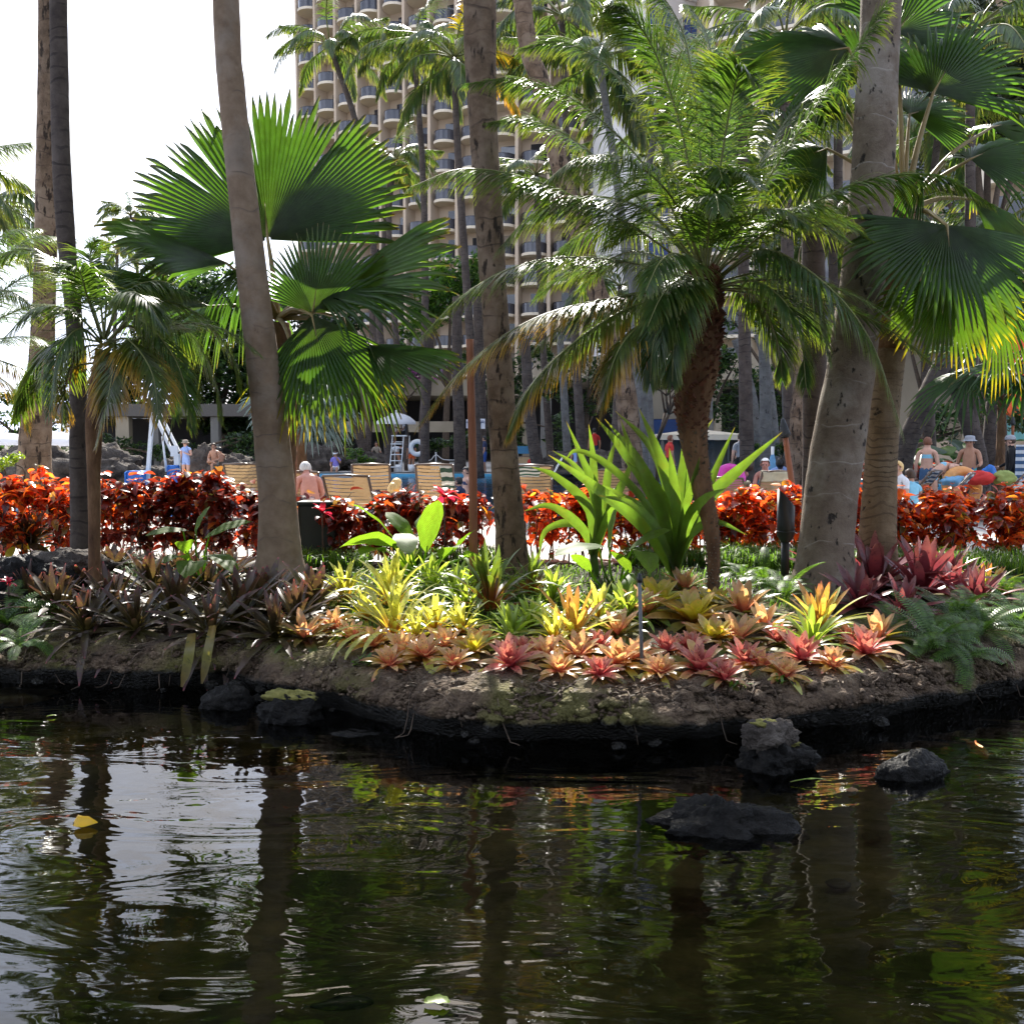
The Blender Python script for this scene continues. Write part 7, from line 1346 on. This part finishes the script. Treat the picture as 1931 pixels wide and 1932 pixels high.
parasol('white beach parasol behind the slim dark trunk at left', 112, 815, 36, 1.1, .9, M['white_cloth']); parasol('white beach parasol at the left edge', 10, 816, 36, 1.1, .8, M['white_cloth']); parasol('folded light blue parasol by the sunbathers right of centre', 1457, 852, 24, .14, 1.6, M['parasol_blue'])
def cabana(label, u0, u1, v0, v1, d, mat):
    a, b_ = W(u0, v1, d), W(u1, v1, d); zt = W(u0, v0, d).z; ze = a.z; cx = (a.x + b_.x) / 2; w = b_.x - a.x; t = thing('cabana', label, 'cabana', (cx, d, 0)); b = MB(); b.add([(a.x, d, ze), (b_.x, d, ze), (b_.x, d + w, ze), (a.x, d + w, ze), (cx, d + w / 2, zt)], [(0, 1, 4), (1, 2, 4), (2, 3, 4), (3, 0, 4)]); b.build('roof', mat, t, smooth=False); b = MB(); b.box((cx, d + w / 2, ze - .10), (w + .02, w + .02, .18)); b.build('valance', mat, t, smooth=False)
    for x in (a.x + .1, b_.x - .1):
        for y in (d + .1, d + w - .1): b = MB(); b.tube([Vector((x, y, 0)), Vector((x, y, ze))], .06, 8); b.build('post', M['greywall'], t)
    b = MB(); b.box((cx, d + w - .05, ze / 2), (w - .2, .04, ze - .4)); b.build('curtain', M['greywall'], t, smooth=False)
cabana('cream cabana roof behind the date palm trunk', 1245, 1412, 808, 820, 38, M['hotel_light'])
def lift():
    d = 29; t = thing('pool_lift', 'white folding pool lift with slanted twin arms at left', 'pool lift', (W(275, 890, d).x, d, 0)); A = W(275, 888, d); A.z = 0; B = W(288, 778, d); C = W(330, 855, d); D = W(330, 880, d); D.z = 0
    def bar(name, p, q, r0=.05):
        b = MB(); dv = (q - p); Rm = dv.to_track_quat('Z', 'Y').to_matrix(); b.box((p + q) / 2, (r0 * 2, r0 * 1.6, dv.length), M=Rm); b.build(name, M['white'], t, smooth=False)
    bar('mast', A, B, .06); bar('arm', B + Vector((.04, -.03, 0)), C + Vector((-.06, -.03, .02)), .05); bar('arm', B + Vector((.18, .05, -.02)), C + Vector((.10, .05, .05)), .045); bar('post', C + Vector((.06, 0, -.02)), D + Vector((.06, 0, 0)), .085)
    b = MB(); b.tube([W(306, 823, d - .1), W(314, 890, d - .1)], [.025, .04], 8); b.build('ram', M['white'], t); b = MB(); b.box(C + Vector((0, -.06, .06)), (.2, .05, .3)); b.build('joint_plate', M['white'], t, smooth=False); b = MB(); b.box(Vector((A.x - .2, d - .1, .42)), (.55, .6, .5), bev=.05); b.build('seat', M['blue'], t, smooth=False); b = MB(); b.box(Vector((D.x + .02, d - .2, .45)), (.3, .25, .75), bev=.03); b.build('control_box', M['blue'], t, smooth=False)
lift()
def guard_chair():
    d = 48; L0, L1 = W(736, 888, d), W(757, 888, d); t = thing('lifeguard_chair', 'tall white ladder lifeguard chair under the parasol', 'chair', (W(752, 888, d).x, d, 0)); zs = W(750, 822, d).z; x0, x1 = L0.x, L1.x
    for x in (x0, x1): b = MB(); b.tube([Vector((x, d - .35, 0)), Vector((x + .12, d, zs))], .028, 7); b.build('ladder_rail', M['white'], t)
    for x in (x0 + .1, x1 + .25): b = MB(); b.tube([Vector((x, d + .9, 0)), Vector((x + .1, d + .35, zs))], .028, 7); b.build('leg', M['white'], t)
    for k in range(1, 6):
        z = zs * k / 6; b = MB(); b.tube([Vector((x0 + .12 * k / 6, d - .35 + .35 * k / 6, z)), Vector((x1 + .12 * k / 6, d - .35 + .35 * k / 6, z))], .024, 6); b.build('rung', M['white'], t)
    b = MB(); b.box((x0 + .42, d + .2, zs), (.7, .6, .06)); b.build('seat', M['white'], t, smooth=False); b = MB(); b.box((x0 + .74, d + .2, zs + .4), (.06, .55, .75)); b.build('backrest', M['black_metal'], t, smooth=False); b = MB(); b.box((x0 + .3, d - .05, zs - .38), (.5, .3, .05)); b.build('footrest', M['white'], t, smooth=False)
guard_chair()
b = MB(); f0 = W(798, 866, 49); ps = [W(u, v, 49) for u, v in ((800, 868), (812, 868), (822, 858), (834, 866), (850, 868), (868, 867))]
b.tube(catmull(ps, 24), .022, 6); tag(b.build('rope', M['white']), 'white rope swagged between posts right of the lifeguard chair', 'rope')
for i, (u, lb) in enumerate(((822, 'rope post right of the lifeguard chair'), (870, 'rope post left of the rust-coloured pole'))):
    b = MB(); q = W(u, 856, 49); b.tube([Vector((q.x, 49, 0)), q], .03, 8); b.lathe([(.03, 0), (.05, .03), (.03, .07), (0, .08)], q, 10); tag(b.build('rope_post', M['white']), lb, 'post')
b = MB(); q = W(883, 810, 46); b.tube(catmull([W(1040, 905, 17.5), W(1046, 890, 17.5), W(1058, 868, 17.6), W(1066, 862, 17.7), W(1080, 880, 18.5)], 20), .018, 8); tag(b.build('pool_handrail', M['steel']), 'bent steel pool handrail left of the strap lily', 'handrail')
def banner(label, u0, u1, v0, v1, d):
    a, c = W(u0, v0, d), W(u1, v1, d); t = thing('banner', label, 'banner', ((a.x + c.x) / 2, d, c.z)); b = MB(); b.sheet(lambda p, q: Vector((lerp(a.x, c.x, p), d + .03 * math.sin(p * 5), lerp(a.z, c.z, q))), 8, 4); b.build('cloth', M['white_cloth'], t); mx = (a.x + c.x) / 2; h = a.z - c.z
    b = MB(); b.box((mx, d - .06, c.z + h * .38), (.05 * h, .01, h * .55), M=Matrix.Rotation(.15, 3, 'Y'))
    for k in range(7): an = k * math.pi / 6; b.box((mx + .22 * h * math.cos(an) + .05 * h, d - .06, c.z + h * .66 + .14 * h * math.sin(an) - .05 * h), (.36 * h, .01, .05 * h), M=Matrix.Rotation(-an + .2, 3, 'Y'))
    b.build('palm_emblem', M['navy'], t, smooth=False)
banner('white banner with a dark blue palm emblem left of the rust-coloured pole', 879, 890, 791, 808, 46); banner('white banner with a dark blue palm emblem right of the rust-coloured pole', 898, 915, 790, 809, 46)
def sign():
    a, c = W(974, 843, 46), W(1020, 863, 46); t = thing('pool_sign', 'blue board with lettering over the towel stand right of centre', 'sign', ((a.x + c.x) / 2, 46, 0)); b = MB(); b.box(((a.x + c.x) / 2, 46, (a.z + c.z) / 2 + .1), (c.x - a.x, .06, .34)); b.build('board', M['sign_blue'], t, smooth=False)
    for x in (a.x + .05, c.x - .05): b = MB(); b.tube([Vector((x, 46.08, 0)), Vector((x, 46.08, a.z))], .03, 7); b.build('post', M['white'], t)
    b = MB(); b.box(((a.x + c.x) / 2, 46.15, .45), (c.x - a.x - .1, .5, .06)); b.build('shelf', M['white'], t, smooth=False)
sign()
for i, (u, v, d, lb) in enumerate(((776, 884, 47.9, 'white tub beside the boy in orange shorts'), (752, 884, 47.9, 'small white cup at the foot of the lifeguard chair'))):
    b = MB(); p = W(u, v, d); p.z = 0.02; b.lathe([(0, 0), (.14, 0), (.17, .38), (.15, .38), (.13, .05), (0, .05)], p, 14); tag(b.build('tub', M['white']), lb, 'tub')

# ================================================================== people
SK = {'fair': solid('skin_fair', [(.3, (.56, .32, .23)), (.7, (.64, .38, .28))], scale=14, rough=.5, spec=.35), 'tan': solid('skin_tan', [(.3, (.40, .20, .125)), (.7, (.47, .25, .16))], scale=14, rough=.5, spec=.35), 'pink': solid('skin_sunburnt', [(.3, (.58, .25, .19)), (.7, (.66, .31, .23))], scale=14, rough=.5), 'brown': solid('skin_brown', [(.3, (.22, .11, .07)), (.7, (.27, .14, .09))], scale=14, rough=.5)}
CL = {k: flat('cloth_' + k, c, rough=.9) for k, c in {'white': (.72, .72, .74), 'lightblue': (.25, .55, .70), 'denim': (.06, .12, .22), 'blue': (.04, .10, .34), 'navy': (.03, .04, .09), 'black': (.012, .012, .014), 'grey': (.30, .31, .34), 'purple': (.26, .22, .62), 'red': (.60, .05, .04), 'orange': (.75, .13, .03), 'turq': (.08, .42, .46), 'patterned': (.34, .28, .22), 'skyblue': (.30, .42, .75)}.items()}
HR = {k: solid('hair_' + k, [(.3, c), (.7, tuple(x * 1.8 for x in c))], scale=40, rough=.5, stretch=(1, 1, .2)) for k, c in {'brown': (.045, .025, .014), 'black': (.010, .009, .009), 'blonde': (.52, .34, .13), 'grey': (.42, .40, .38), 'white': (.66, .63, .58), 'auburn': (.13, .05, .025)}.items()}
M['eye'] = flat('eye_dark', (.02, .015, .012), rough=.2)
STAND = dict(pel=(0, 0, .94), spi=(0, .01, 1.12), che=(0, .0, 1.30), nb=(0, -.01, 1.43), nk=(0, .01, 1.49), hd=(0, .03, 1.60), ht=(0, .02, 1.70), sl=(-.175, -.01, 1.385), el=(-.235, -.03, 1.11), wl=(-.235, .05, .87), hl=(-.232, .08, .80), sr=(.175, -.01, 1.385), er=(.235, -.03, 1.11), wr=(.235, .05, .87), hr=(.232, .08, .80), pl=(-.085, 0, .90), kl=(-.10, .03, .50), al=(-.105, -.02, .085), tl=(-.12, .13, .035), pr=(.085, 0, .90), kr=(.10, .03, .50), ar=(.105, -.02, .085), tr=(.12, .13, .035))
def pose(base=STAND, **k): d = dict(base); d.update(k); return d
SIT = pose(pel=(0, 0, .10), spi=(0, .01, .28), che=(0, .03, .46), nb=(0, .04, .59), nk=(0, .06, .65), hd=(0, .09, .76), ht=(0, .09, .86), sl=(-.175, .03, .545), el=(-.23, .08, .29), wl=(-.17, .30, .20), hl=(-.14, .37, .20), sr=(.175, .03, .545), er=(.23, .08, .29), wr=(.17, .30, .20), hr=(.14, .37, .20), pl=(-.09, .05, .10), kl=(-.12, .46, .12), al=(-.12, .48, -.30), tl=(-.13, .62, -.36), pr=(.09, .05, .10), kr=(.12, .46, .12), ar=(.12, .48, -.30), tr=(.13, .62, -.36))
CROSS = pose(SIT, kr=(.06, .46, .22), ar=(-.14, .40, .20), tr=(-.24, .45, .13), wl=(-.06, .34, .22), hl=(-.02, .38, .22), wr=(.04, .36, .26), hr=(.0, .40, .26))
BEND = pose(pel=(0, -.10, .90), spi=(0, .06, 1.02), che=(0, .22, 1.10), nb=(0, .33, 1.12), nk=(0, .38, 1.11), hd=(0, .48, 1.08), ht=(0, .57, 1.06), sl=(-.16, .29, 1.08), el=(-.17, .34, .82), wl=(-.14, .38, .60), hl=(-.12, .40, .54), sr=(.16, .29, 1.08), er=(.17, .34, .82), wr=(.14, .38, .60), hr=(.12, .40, .54), pl=(-.085, -.10, .86), pr=(.085, -.10, .86), kl=(-.10, -.05, .48), kr=(.10, -.05, .48), al=(-.10, -.08, .08), ar=(.10, -.08, .08), tl=(-.11, .06, .03), tr=(.11, .06, .03))
SLUMP = pose(SIT, che=(0, .08, .44), nb=(0, .14, .55), nk=(0, .19, .59), hd=(0, .27, .66), ht=(0, .30, .75), sl=(-.17, .12, .51), sr=(.17, .12, .51))
LIE = pose(pel=(0, 0, .10), spi=(0, -.20, .18), che=(0, -.36, .27), nb=(0, -.47, .35), nk=(0, -.52, .39), hd=(0, -.62, .47), ht=(0, -.70, .53), sl=(-.175, -.44, .31), el=(-.25, -.24, .20), wl=(-.20, -.02, .20), hl=(-.18, .06, .20), sr=(.175, -.44, .31), er=(.25, -.24, .20), wr=(.20, -.02, .20), hr=(.18, .06, .20), pl=(-.09, .05, .10), kl=(-.12, .42, .26), al=(-.12, .80, .06), tl=(-.13, .86, .16), pr=(.09, .05, .10), kr=(.12, .42, .16), ar=(.12, .82, .06), tr=(.13, .88, .16))
BUST = pose()
BONES = [('pel', 'spi', 'torso'), ('spi', 'che', 'torso'), ('che', 'nb', 'torso'), ('nb', 'nk', 'neck'), ('nk', 'hd', 'head'), ('hd', 'ht', 'head')] + [b for s in 'lr' for b in (('nb', 's' + s, 'torso'), ('s' + s, 'e' + s, 'uarm'), ('e' + s, 'w' + s, 'farm'), ('w' + s, 'h' + s, 'hand'), ('pel', 'p' + s, 'hip'), ('p' + s, 'k' + s, 'thigh'), ('k' + s, 'a' + s, 'shin'), ('a' + s, 't' + s, 'foot'))]
RAD = dict(pel=(.150, .115), spi=(.130, .100), che=(.150, .112), nb=(.085, .075), nk=(.055, .058), hd=(.080, .098), ht=(.062, .072), s=(.064, .064), e=(.043, .043), w=(.029, .027), h=(.036, .020), p=(.095, .100), k=(.058, .060), a=(.038, .040), t=(.036, .026))
PEOPLE = []
def person(label, loc, yaw, P, skin, clothes, hair, size=1.0, build=1.0, hat=None, extra=None, longhair=False, turn=0.0):
    "loc: where the feet (standing) or the seat (sitting) rest; yaw 0 faces away from the camera"
    t = thing('person', label, 'person', loc); t.rotation_euler = (0, 0, yaw)
    me = bpy.data.meshes.new('body'); names = sorted({n for b in BONES for n in b[:2]}); names.remove('pel'); names.insert(0, 'pel'); ix = {n: i for i, n in enumerate(names)}
    J = {n: Vector(P[n]) * size for n in names}
    me.from_pydata([J[n] for n in names], [(ix[a], ix[b]) for a, b, _ in BONES], [])
    o = bpy.data.objects.new('body', me); COL.objects.link(o); o.parent = t
    sm = o.modifiers.new('skin', 'SKIN'); sd = me.skin_vertices[0].data
    for n in names:
        r_ = RAD.get(n) or RAD[n[0]]; k = size * (build if n in ('pel', 'spi', 'che') else 1 + (build - 1) * .5 if n[0] in 'pske' else 1); sd[ix[n]].radius = (r_[0] * k, r_[1] * k); sd[ix[n]].use_root = n == 'pel'
    sm.use_smooth_shade = True; ss = o.modifiers.new('subdivision', 'SUBSURF'); ss.levels = 2; ss.render_levels = 2
    PEOPLE.append((o, J, size, SK[skin], clothes))
    # head: hair, face
    hd = J['hd']; ax = (J['ht'] - J['nk']).normalized(); fw = Vector((math.sin(turn), math.cos(turn), 0)); fw = (fw - ax * fw.dot(ax)).normalized(); rt = fw.cross(ax); hb = MB(); nu, nv = 20, 12; vs = []; keep = []
    for j in range(nv + 1):
        th = math.pi * .72 * j / nv
        for i in range(nu):
            ph = 2 * math.pi * i / nu; v = Vector((math.sin(th) * math.cos(ph), math.sin(th) * math.sin(ph), math.cos(th))); kk = 1 + .05 * noise.noise(v * 4 + Vector((size, 1, 2)))
            vs.append(hd + (rt * v.x * .096 + fw * (v.y * .112 - .008) + ax * (v.z * .118 + .028)) * size * kk); keep.append(not (v.y > .30 and v.z < .52))
    hb.add(vs, [f_ for f_ in [(j * nu + i, j * nu + (i + 1) % nu, (j + 1) * nu + (i + 1) % nu, (j + 1) * nu + i) for j in range(nv) for i in range(nu)] if all(keep[q] for q in f_)])
    if longhair: b0 = hd - fw * .07 * size + ax * .03 * size; hb.tube(catmull([b0, b0 - fw * .05 * size - ax * .12 * size, J['nb'] - fw * .11 * size - ax * .10 * size], 8), [.07 * size, .08 * size, .085 * size, .085 * size, .08 * size, .075 * size, .06 * size, .045 * size, .02 * size], 10)
    hb.v = [tuple(p) for p in hb.v]; ORG_keep = ORG[t.name]; ORG[t.name] = Vector((0, 0, 0)); hb.build('hair', HR[hair], t)
    eb = MB()
    for sx in (-1, 1): eb.lathe([(0, -.012), (.011, -.006), (.013, 0), (.011, .006), (0, .012)], hd + (rt * sx * .033 + fw * .088 + ax * .012) * size, 8)
    eb.build('eyes', M['eye'], t); nb_ = MB(); q0 = hd + (fw * .085 + ax * .012) * size; nb_.tube([q0, q0 + (fw * .024 - ax * .028) * size, q0 + (fw * .004 - ax * .04) * size], [.008 * size, .014 * size, .008 * size], 6)
    for sx in (-1, 1): nb_.lathe([(0, -.008), (.022, -.004), (.026, .004), (.012, .012), (0, .01)], hd + (rt * sx * .088 - fw * .008 - ax * .005) * size, 8, M=Matrix.Rotation(R(90), 3, 'Y'))
    nb_.build('nose_and_ears', SK[skin], t)
    mo = MB(); mo.tube([hd + (rt * -.022 + fw * .082 - ax * .052) * size, hd + (fw * .092 - ax * .053) * size, hd + (rt * .022 + fw * .082 - ax * .052) * size], .006 * size, 5); mo.build('mouth', CL['red'] if False else SK['pink'], t)
    for s in 'lr':      # fingers, curled a little, thumb from the side of the palm
        fb = MB(); h = J['h' + s]; dv = (h - J['w' + s]).normalized(); sd_ = dv.cross(fw); sd_ = sd_.normalized() if sd_.length > .1 else rt.copy(); cu = sd_.cross(dv)
        for k, (off, ln) in enumerate(((-.024, .062), (-.008, .072), (.008, .068), (.023, .054))):
            a = h + sd_ * off * size + dv * .012 * size; fb.tube([a, a + dv * ln * .5 * size, a + (dv * ln * .9 + cu * ln * .35) * size], [.0095 * size, .0085 * size, .0065 * size], 6)
        a = h - dv * .03 * size - sd_ * .026 * size; fb.tube([a, a + (dv * .03 - sd_ * .022) * size, a + (dv * .06 - sd_ * .026) * size], [.011 * size, .010 * size, .007 * size], 6); fb.build('fingers', SK[skin], t)
    if hat:
        kind, hm = hat; b = MB(); Rm = Matrix((rt, fw, ax)).transposed(); c = hd + ax * .055 * size; S = size
        if kind == 'brim': b.lathe([(.165 * S, -.02 * S), (.12 * S, .0), (.112 * S, .03 * S), (.105 * S, .085 * S), (.06 * S, .10 * S), (0, .102 * S)], c, 18, M=Rm)
        elif kind == 'cap': b.lathe([(.114 * S, -.01 * S), (.112 * S, .04 * S), (.08 * S, .085 * S), (0, .1 * S)], c, 16, M=Rm); b.add([c + (rt * -.08 + fw * .09) * S, c + (rt * .08 + fw * .09) * S, c + (rt * .05 + fw * .18 - ax * .02) * S, c + (rt * -.05 + fw * .18 - ax * .02) * S], [(0, 1, 2, 3)])
        else: b.lathe([(.114 * S, -.02 * S), (.118 * S, .03 * S)], c, 16, M=Rm); b.add([c + (rt * -.09 + fw * .085) * S, c + (rt * .09 + fw * .085) * S, c + (rt * .06 + fw * .19 - ax * .02) * S, c + (rt * -.06 + fw * .19 - ax * .02) * S], [(0, 1, 2, 3)])
        b.build('hat', CL[hm], t)
    ORG[t.name] = ORG_keep; return t
def at_ground(u, d): return (W(u, 832, d).x, d, 0)
def head_at(u, v, d, P, size=1.0): "seat point so that the head is seen at (u, v)"; p = W(u, v, d); return (p.x, d, max(-.6, p.z - P['hd'][2] * size))
PI = math.pi
# right-hand group on the deck
person('woman in pale bikini top and denim shorts standing, seen from behind', at_ground(1749, 21.5), R(-25), pose(er=(.24, -.04, 1.12), wr=(.20, .06, .9)), 'fair', {'band': 'lightblue', 'hip': 'denim', 'thigh0': 'denim'}, 'auburn', .91)
person('woman in light blue bikini bending over a lounger', at_ground(1765, 20.2), R(-80), BEND, 'fair', {'band': 'lightblue', 'hip': 'lightblue'}, 'brown', .91)
person('bare-chested man in a grey sun hat and turquoise shorts', at_ground(1829, 21.3), R(150), pose(er=(.25, -.06, 1.12), wr=(.22, .03, .9), el=(-.25, .05, 1.13), wl=(-.24, .26, 1.08), hl=(-.22, .33, 1.09)), 'tan', {'hip': 'turq', 'thigh': 'turq', 'waist': 'blue'}, 'black', .92, 1.12, ('brim', 'grey'))
person('man in a black long-sleeved shirt with a striped towel, right edge', at_ground(1908, 21.5), R(60), pose(er=(.25, .06, 1.13), wr=(.2, .26, 1.02), hr=(.18, .33, 1.0)), 'fair', {'torso': 'black', 'uarm': 'black', 'farm': 'black', 'hip': 'black', 'thigh': 'patterned'}, 'brown', .93, 1.1, ('cap', 'grey'))
b = MB(); c = W(1926, 850, 21.3); b.sheet(lambda p, q: Vector((c.x - .13 + .26 * p, c.y - .03 + .03 * math.sin(p * 7), c.z + .12 - .75 * q)), 8, 6); tag(b.build('towel', M['towel_blue']), 'blue-striped towel over the shoulder of the man in black', 'towel')
person('blonde woman with sunglasses seated behind the hedge at right', head_at(1700, 880, 17.5, SIT), R(110), SIT, 'fair', {'torso': 'white', 'uarm': 'white', 'hip': 'white'}, 'blonde', .95)
person('dark-haired person seated beside the blonde woman at right', head_at(1722, 892, 17.5, SIT), R(20), SIT, 'tan', {'torso': 'lightblue', 'hip': 'navy'}, 'brown', .92)
person('man in a grey T-shirt standing with his back to us', at_ground(1397, 30), R(5), pose(), 'fair', {'torso': 'grey', 'uarm': 'grey', 'hip': 'black', 'thigh': 'black'}, 'brown', 1.0, 1.05)
person('person in a red shirt standing behind the strap lily', at_ground(1263, 32), R(-70), pose(), 'tan', {'torso': 'red', 'uarm': 'red', 'hip': 'black', 'thigh': 'black'}, 'auburn', .97)
person('sunbather lying on a lounger behind the pink float', head_at(1368, 878, 21, LIE), R(35), LIE, 'pink', {'hip': 'navy', 'band': 'navy'}, 'brown', .95)
person('white-haired person seated by the folded blue parasol', head_at(1444, 873, 20.5, SIT), R(160), SIT, 'pink', {'hip': 'blue', 'thigh0': 'blue'}, 'white', .95)
person('sunbather on a blue-patterned lounger left of the leaning torch', head_at(1476, 872, 22.5, LIE), R(-20), LIE, 'brown', {'torso': 'skyblue', 'hip': 'white'}, 'black', .95)
# near the hedge, centre
person('grey-haired bare-backed man seated on a lounger', head_at(584, 892, 17, SLUMP), R(25), SLUMP, 'pink', {'hip': 'navy', 'thigh': 'navy'}, 'grey', 1.05, 1.12)
person('blonde woman seated right of the shaded lounger', head_at(742, 914, 16.4, SIT), R(-30), SIT, 'fair', {'band': 'white', 'hip': 'white'}, 'blonde', .95, longhair=True)
person('reddish-haired sunbather low behind the date palm trunk', head_at(1305, 905, 16.5, SIT), R(10), SIT, 'tan', {'hip': 'black', 'torso': 'black'}, 'auburn', .85)
# beyond the pool
person('woman in purple top and white skirt sitting at the pool edge', head_at(633, 857, 48.2, SIT), PI, pose(SIT, wl=(-.08, .2, .62), hl=(-.05, .2, .68), el=(-.24, .12, .34)), 'tan', {'torso': 'purple', 'uarm': 'purple', 'hip': 'white', 'thigh': 'white'}, 'brown', 1.0, 1.1, ('visor', 'white'))
person('man in a patterned shirt sitting among the shrubs', head_at(710, 838, 54, SIT), PI, SIT, 'tan', {'torso': 'patterned', 'uarm': 'patterned', 'hip': 'patterned', 'thigh': 'patterned'}, 'black', 1.0, 1.05)
person('lifeguard in a white shirt on the tall chair', (W(764, 800, 48.2).x, 48.2, W(764, 821, 48.2).z), R(105), pose(SIT, wr=(.15, .34, .34), hr=(.12, .41, .36)), 'brown', {'torso': 'white', 'uarm': 'white', 'hip': 'black', 'thigh': 'black'}, 'black', 1.0)
person('person in a white shirt stooping behind the lifeguard ladder', (W(737, 860, 49.5).x, 49.5, 0), R(-95), BEND, 'tan', {'torso': 'white', 'uarm': 'white', 'hip': 'black', 'thigh': 'black'}, 'black', 1.05)
person('boy in orange shorts beside the life ring', at_ground(776, 48.6), R(170), pose(), 'tan', {'hip': 'orange', 'thigh0': 'orange', 'torso': 'navy'}, 'black', .88)
person('person in navy shirt and blue shorts left of the rough central trunk', at_ground(914, 46.5), R(80), pose(wr=(.2, .3, 1.05), hr=(.2, .36, 1.06)), 'tan', {'torso': 'navy', 'uarm': 'navy', 'hip': 'blue', 'thigh': 'blue'}, 'black', .99)
person('child in red seated on the white lounger by the blue sign', head_at(1002, 862, 46.5, SIT, .75), R(150), SIT, 'tan', {'torso': 'red', 'uarm': 'red', 'hip': 'red'}, 'black', .75)
person('dark-haired woman in a striped dress seated on a boulder', head_at(1087, 844, 43.2, SIT), R(165), SIT, 'tan', {'torso': 'skyblue', 'hip': 'white', 'thigh': 'white'}, 'black', .95)
person('person in a red shirt far back behind the lily leaves', at_ground(1121, 54), R(10), pose(), 'tan', {'torso': 'red', 'uarm': 'red', 'hip': 'navy', 'thigh': 'navy'}, 'black', 1.25)
person('woman in a blue wrap and straw visor beside the pool lift', (W(350, 832, 39).x, 39, -.12), PI - .15, pose(el=(-.25, .04, 1.14), wl=(-.12, .16, 1.2), hl=(-.06, .18, 1.24)), 'fair', {'torso': 'skyblue', 'hip': 'skyblue', 'thigh0': 'skyblue'}, 'brown', .95, 1.0, ('brim', 'patterned'), longhair=True)
person('bare-chested man sitting cross-legged on the boulder', head_at(405, 843, 39, CROSS), PI - .2, CROSS, 'tan', {'hip': 'patterned', 'thigh0': 'patterned'}, 'brown', 1.0, 1.05)
person('person with bare back sitting behind the cross-legged man', head_at(417, 848, 39.6, SIT), R(60), SIT, 'tan', {'hip': 'black'}, 'black', .95)
person('swimmer in the pool behind the grey-haired man', (W(619, 832, 24).x, 24, -1.22), PI, pose(), 'tan', {'torso': 'black'}, 'black', 1.0); person('dark-haired swimmer left of the rust-coloured pole', (W(866, 832, 26).x, 26, -1.15), R(60), pose(), 'tan', {'torso': 'navy'}, 'black', 1.0); person('second swimmer close to the rust-coloured pole', (W(880, 832, 28).x, 28, -.95), R(120), pose(), 'fair', {'band': 'navy', 'hip': 'navy'}, 'black', 1.0)
# grow the bodies, then dress them face by face from the nearest limb
bpy.context.view_layer.update(); dg = bpy.context.evaluated_depsgraph_get(); NEW = []
for o, J, size, sk, cl in PEOPLE:
    m2 = bpy.data.meshes.new_from_object(o.evaluated_get(dg)); NEW.append(m2)
for (o, J, size, sk, cl), m2 in zip(PEOPLE, NEW):
    o.modifiers.clear(); o.data = m2; m2.name = 'body'; m2.materials.clear(); m2.materials.append(sk); slot = {}
    for v in cl.values():
        if v not in slot: slot[v] = len(m2.materials); m2.materials.append(CL[v])
    seg = [(J[a], J[b], r_, a, b) for a, b, r_ in BONES]; idx = []
    for p in m2.polygons:
        c = p.center; best = None; bd = 1e9
        for a, b, r_, na, nb2 in seg:
            e = b - a; t = max(0, min(1, (c - a).dot(e) / max(1e-9, e.length_squared))); dd = (c - a - e * t).length
            if r_ in ('torso', 'hip'): dd *= .72
            if dd < bd: bd = dd; best = (r_, t, na, nb2)
        r_, t, na, nb2 = best; key = None
        if r_ == 'hip' or (r_ == 'torso' and na == 'pel' and t < .45): key = 'waist' if 'waist' in cl and r_ == 'torso' and t > .25 else 'hip'
        elif r_ == 'torso': key = 'band' if 'band' in cl and ((na == 'spi' and t > .72) or (na == 'che' and t < .22)) else 'torso'
        elif r_ == 'thigh': key = 'thigh' if 'thigh' in cl and t < .85 else ('thigh0' if t < .35 else ('hip' if t < .10 else None))
        elif r_ == 'uarm': key = 'uarm' if t < .55 or 'farm' in cl else None
        else: key = r_
        idx.append(slot[cl[key]] if key in cl else 0)
    m2.polygons.foreach_set('material_index', idx); m2.polygons.foreach_set('use_smooth', [True] * len(idx))
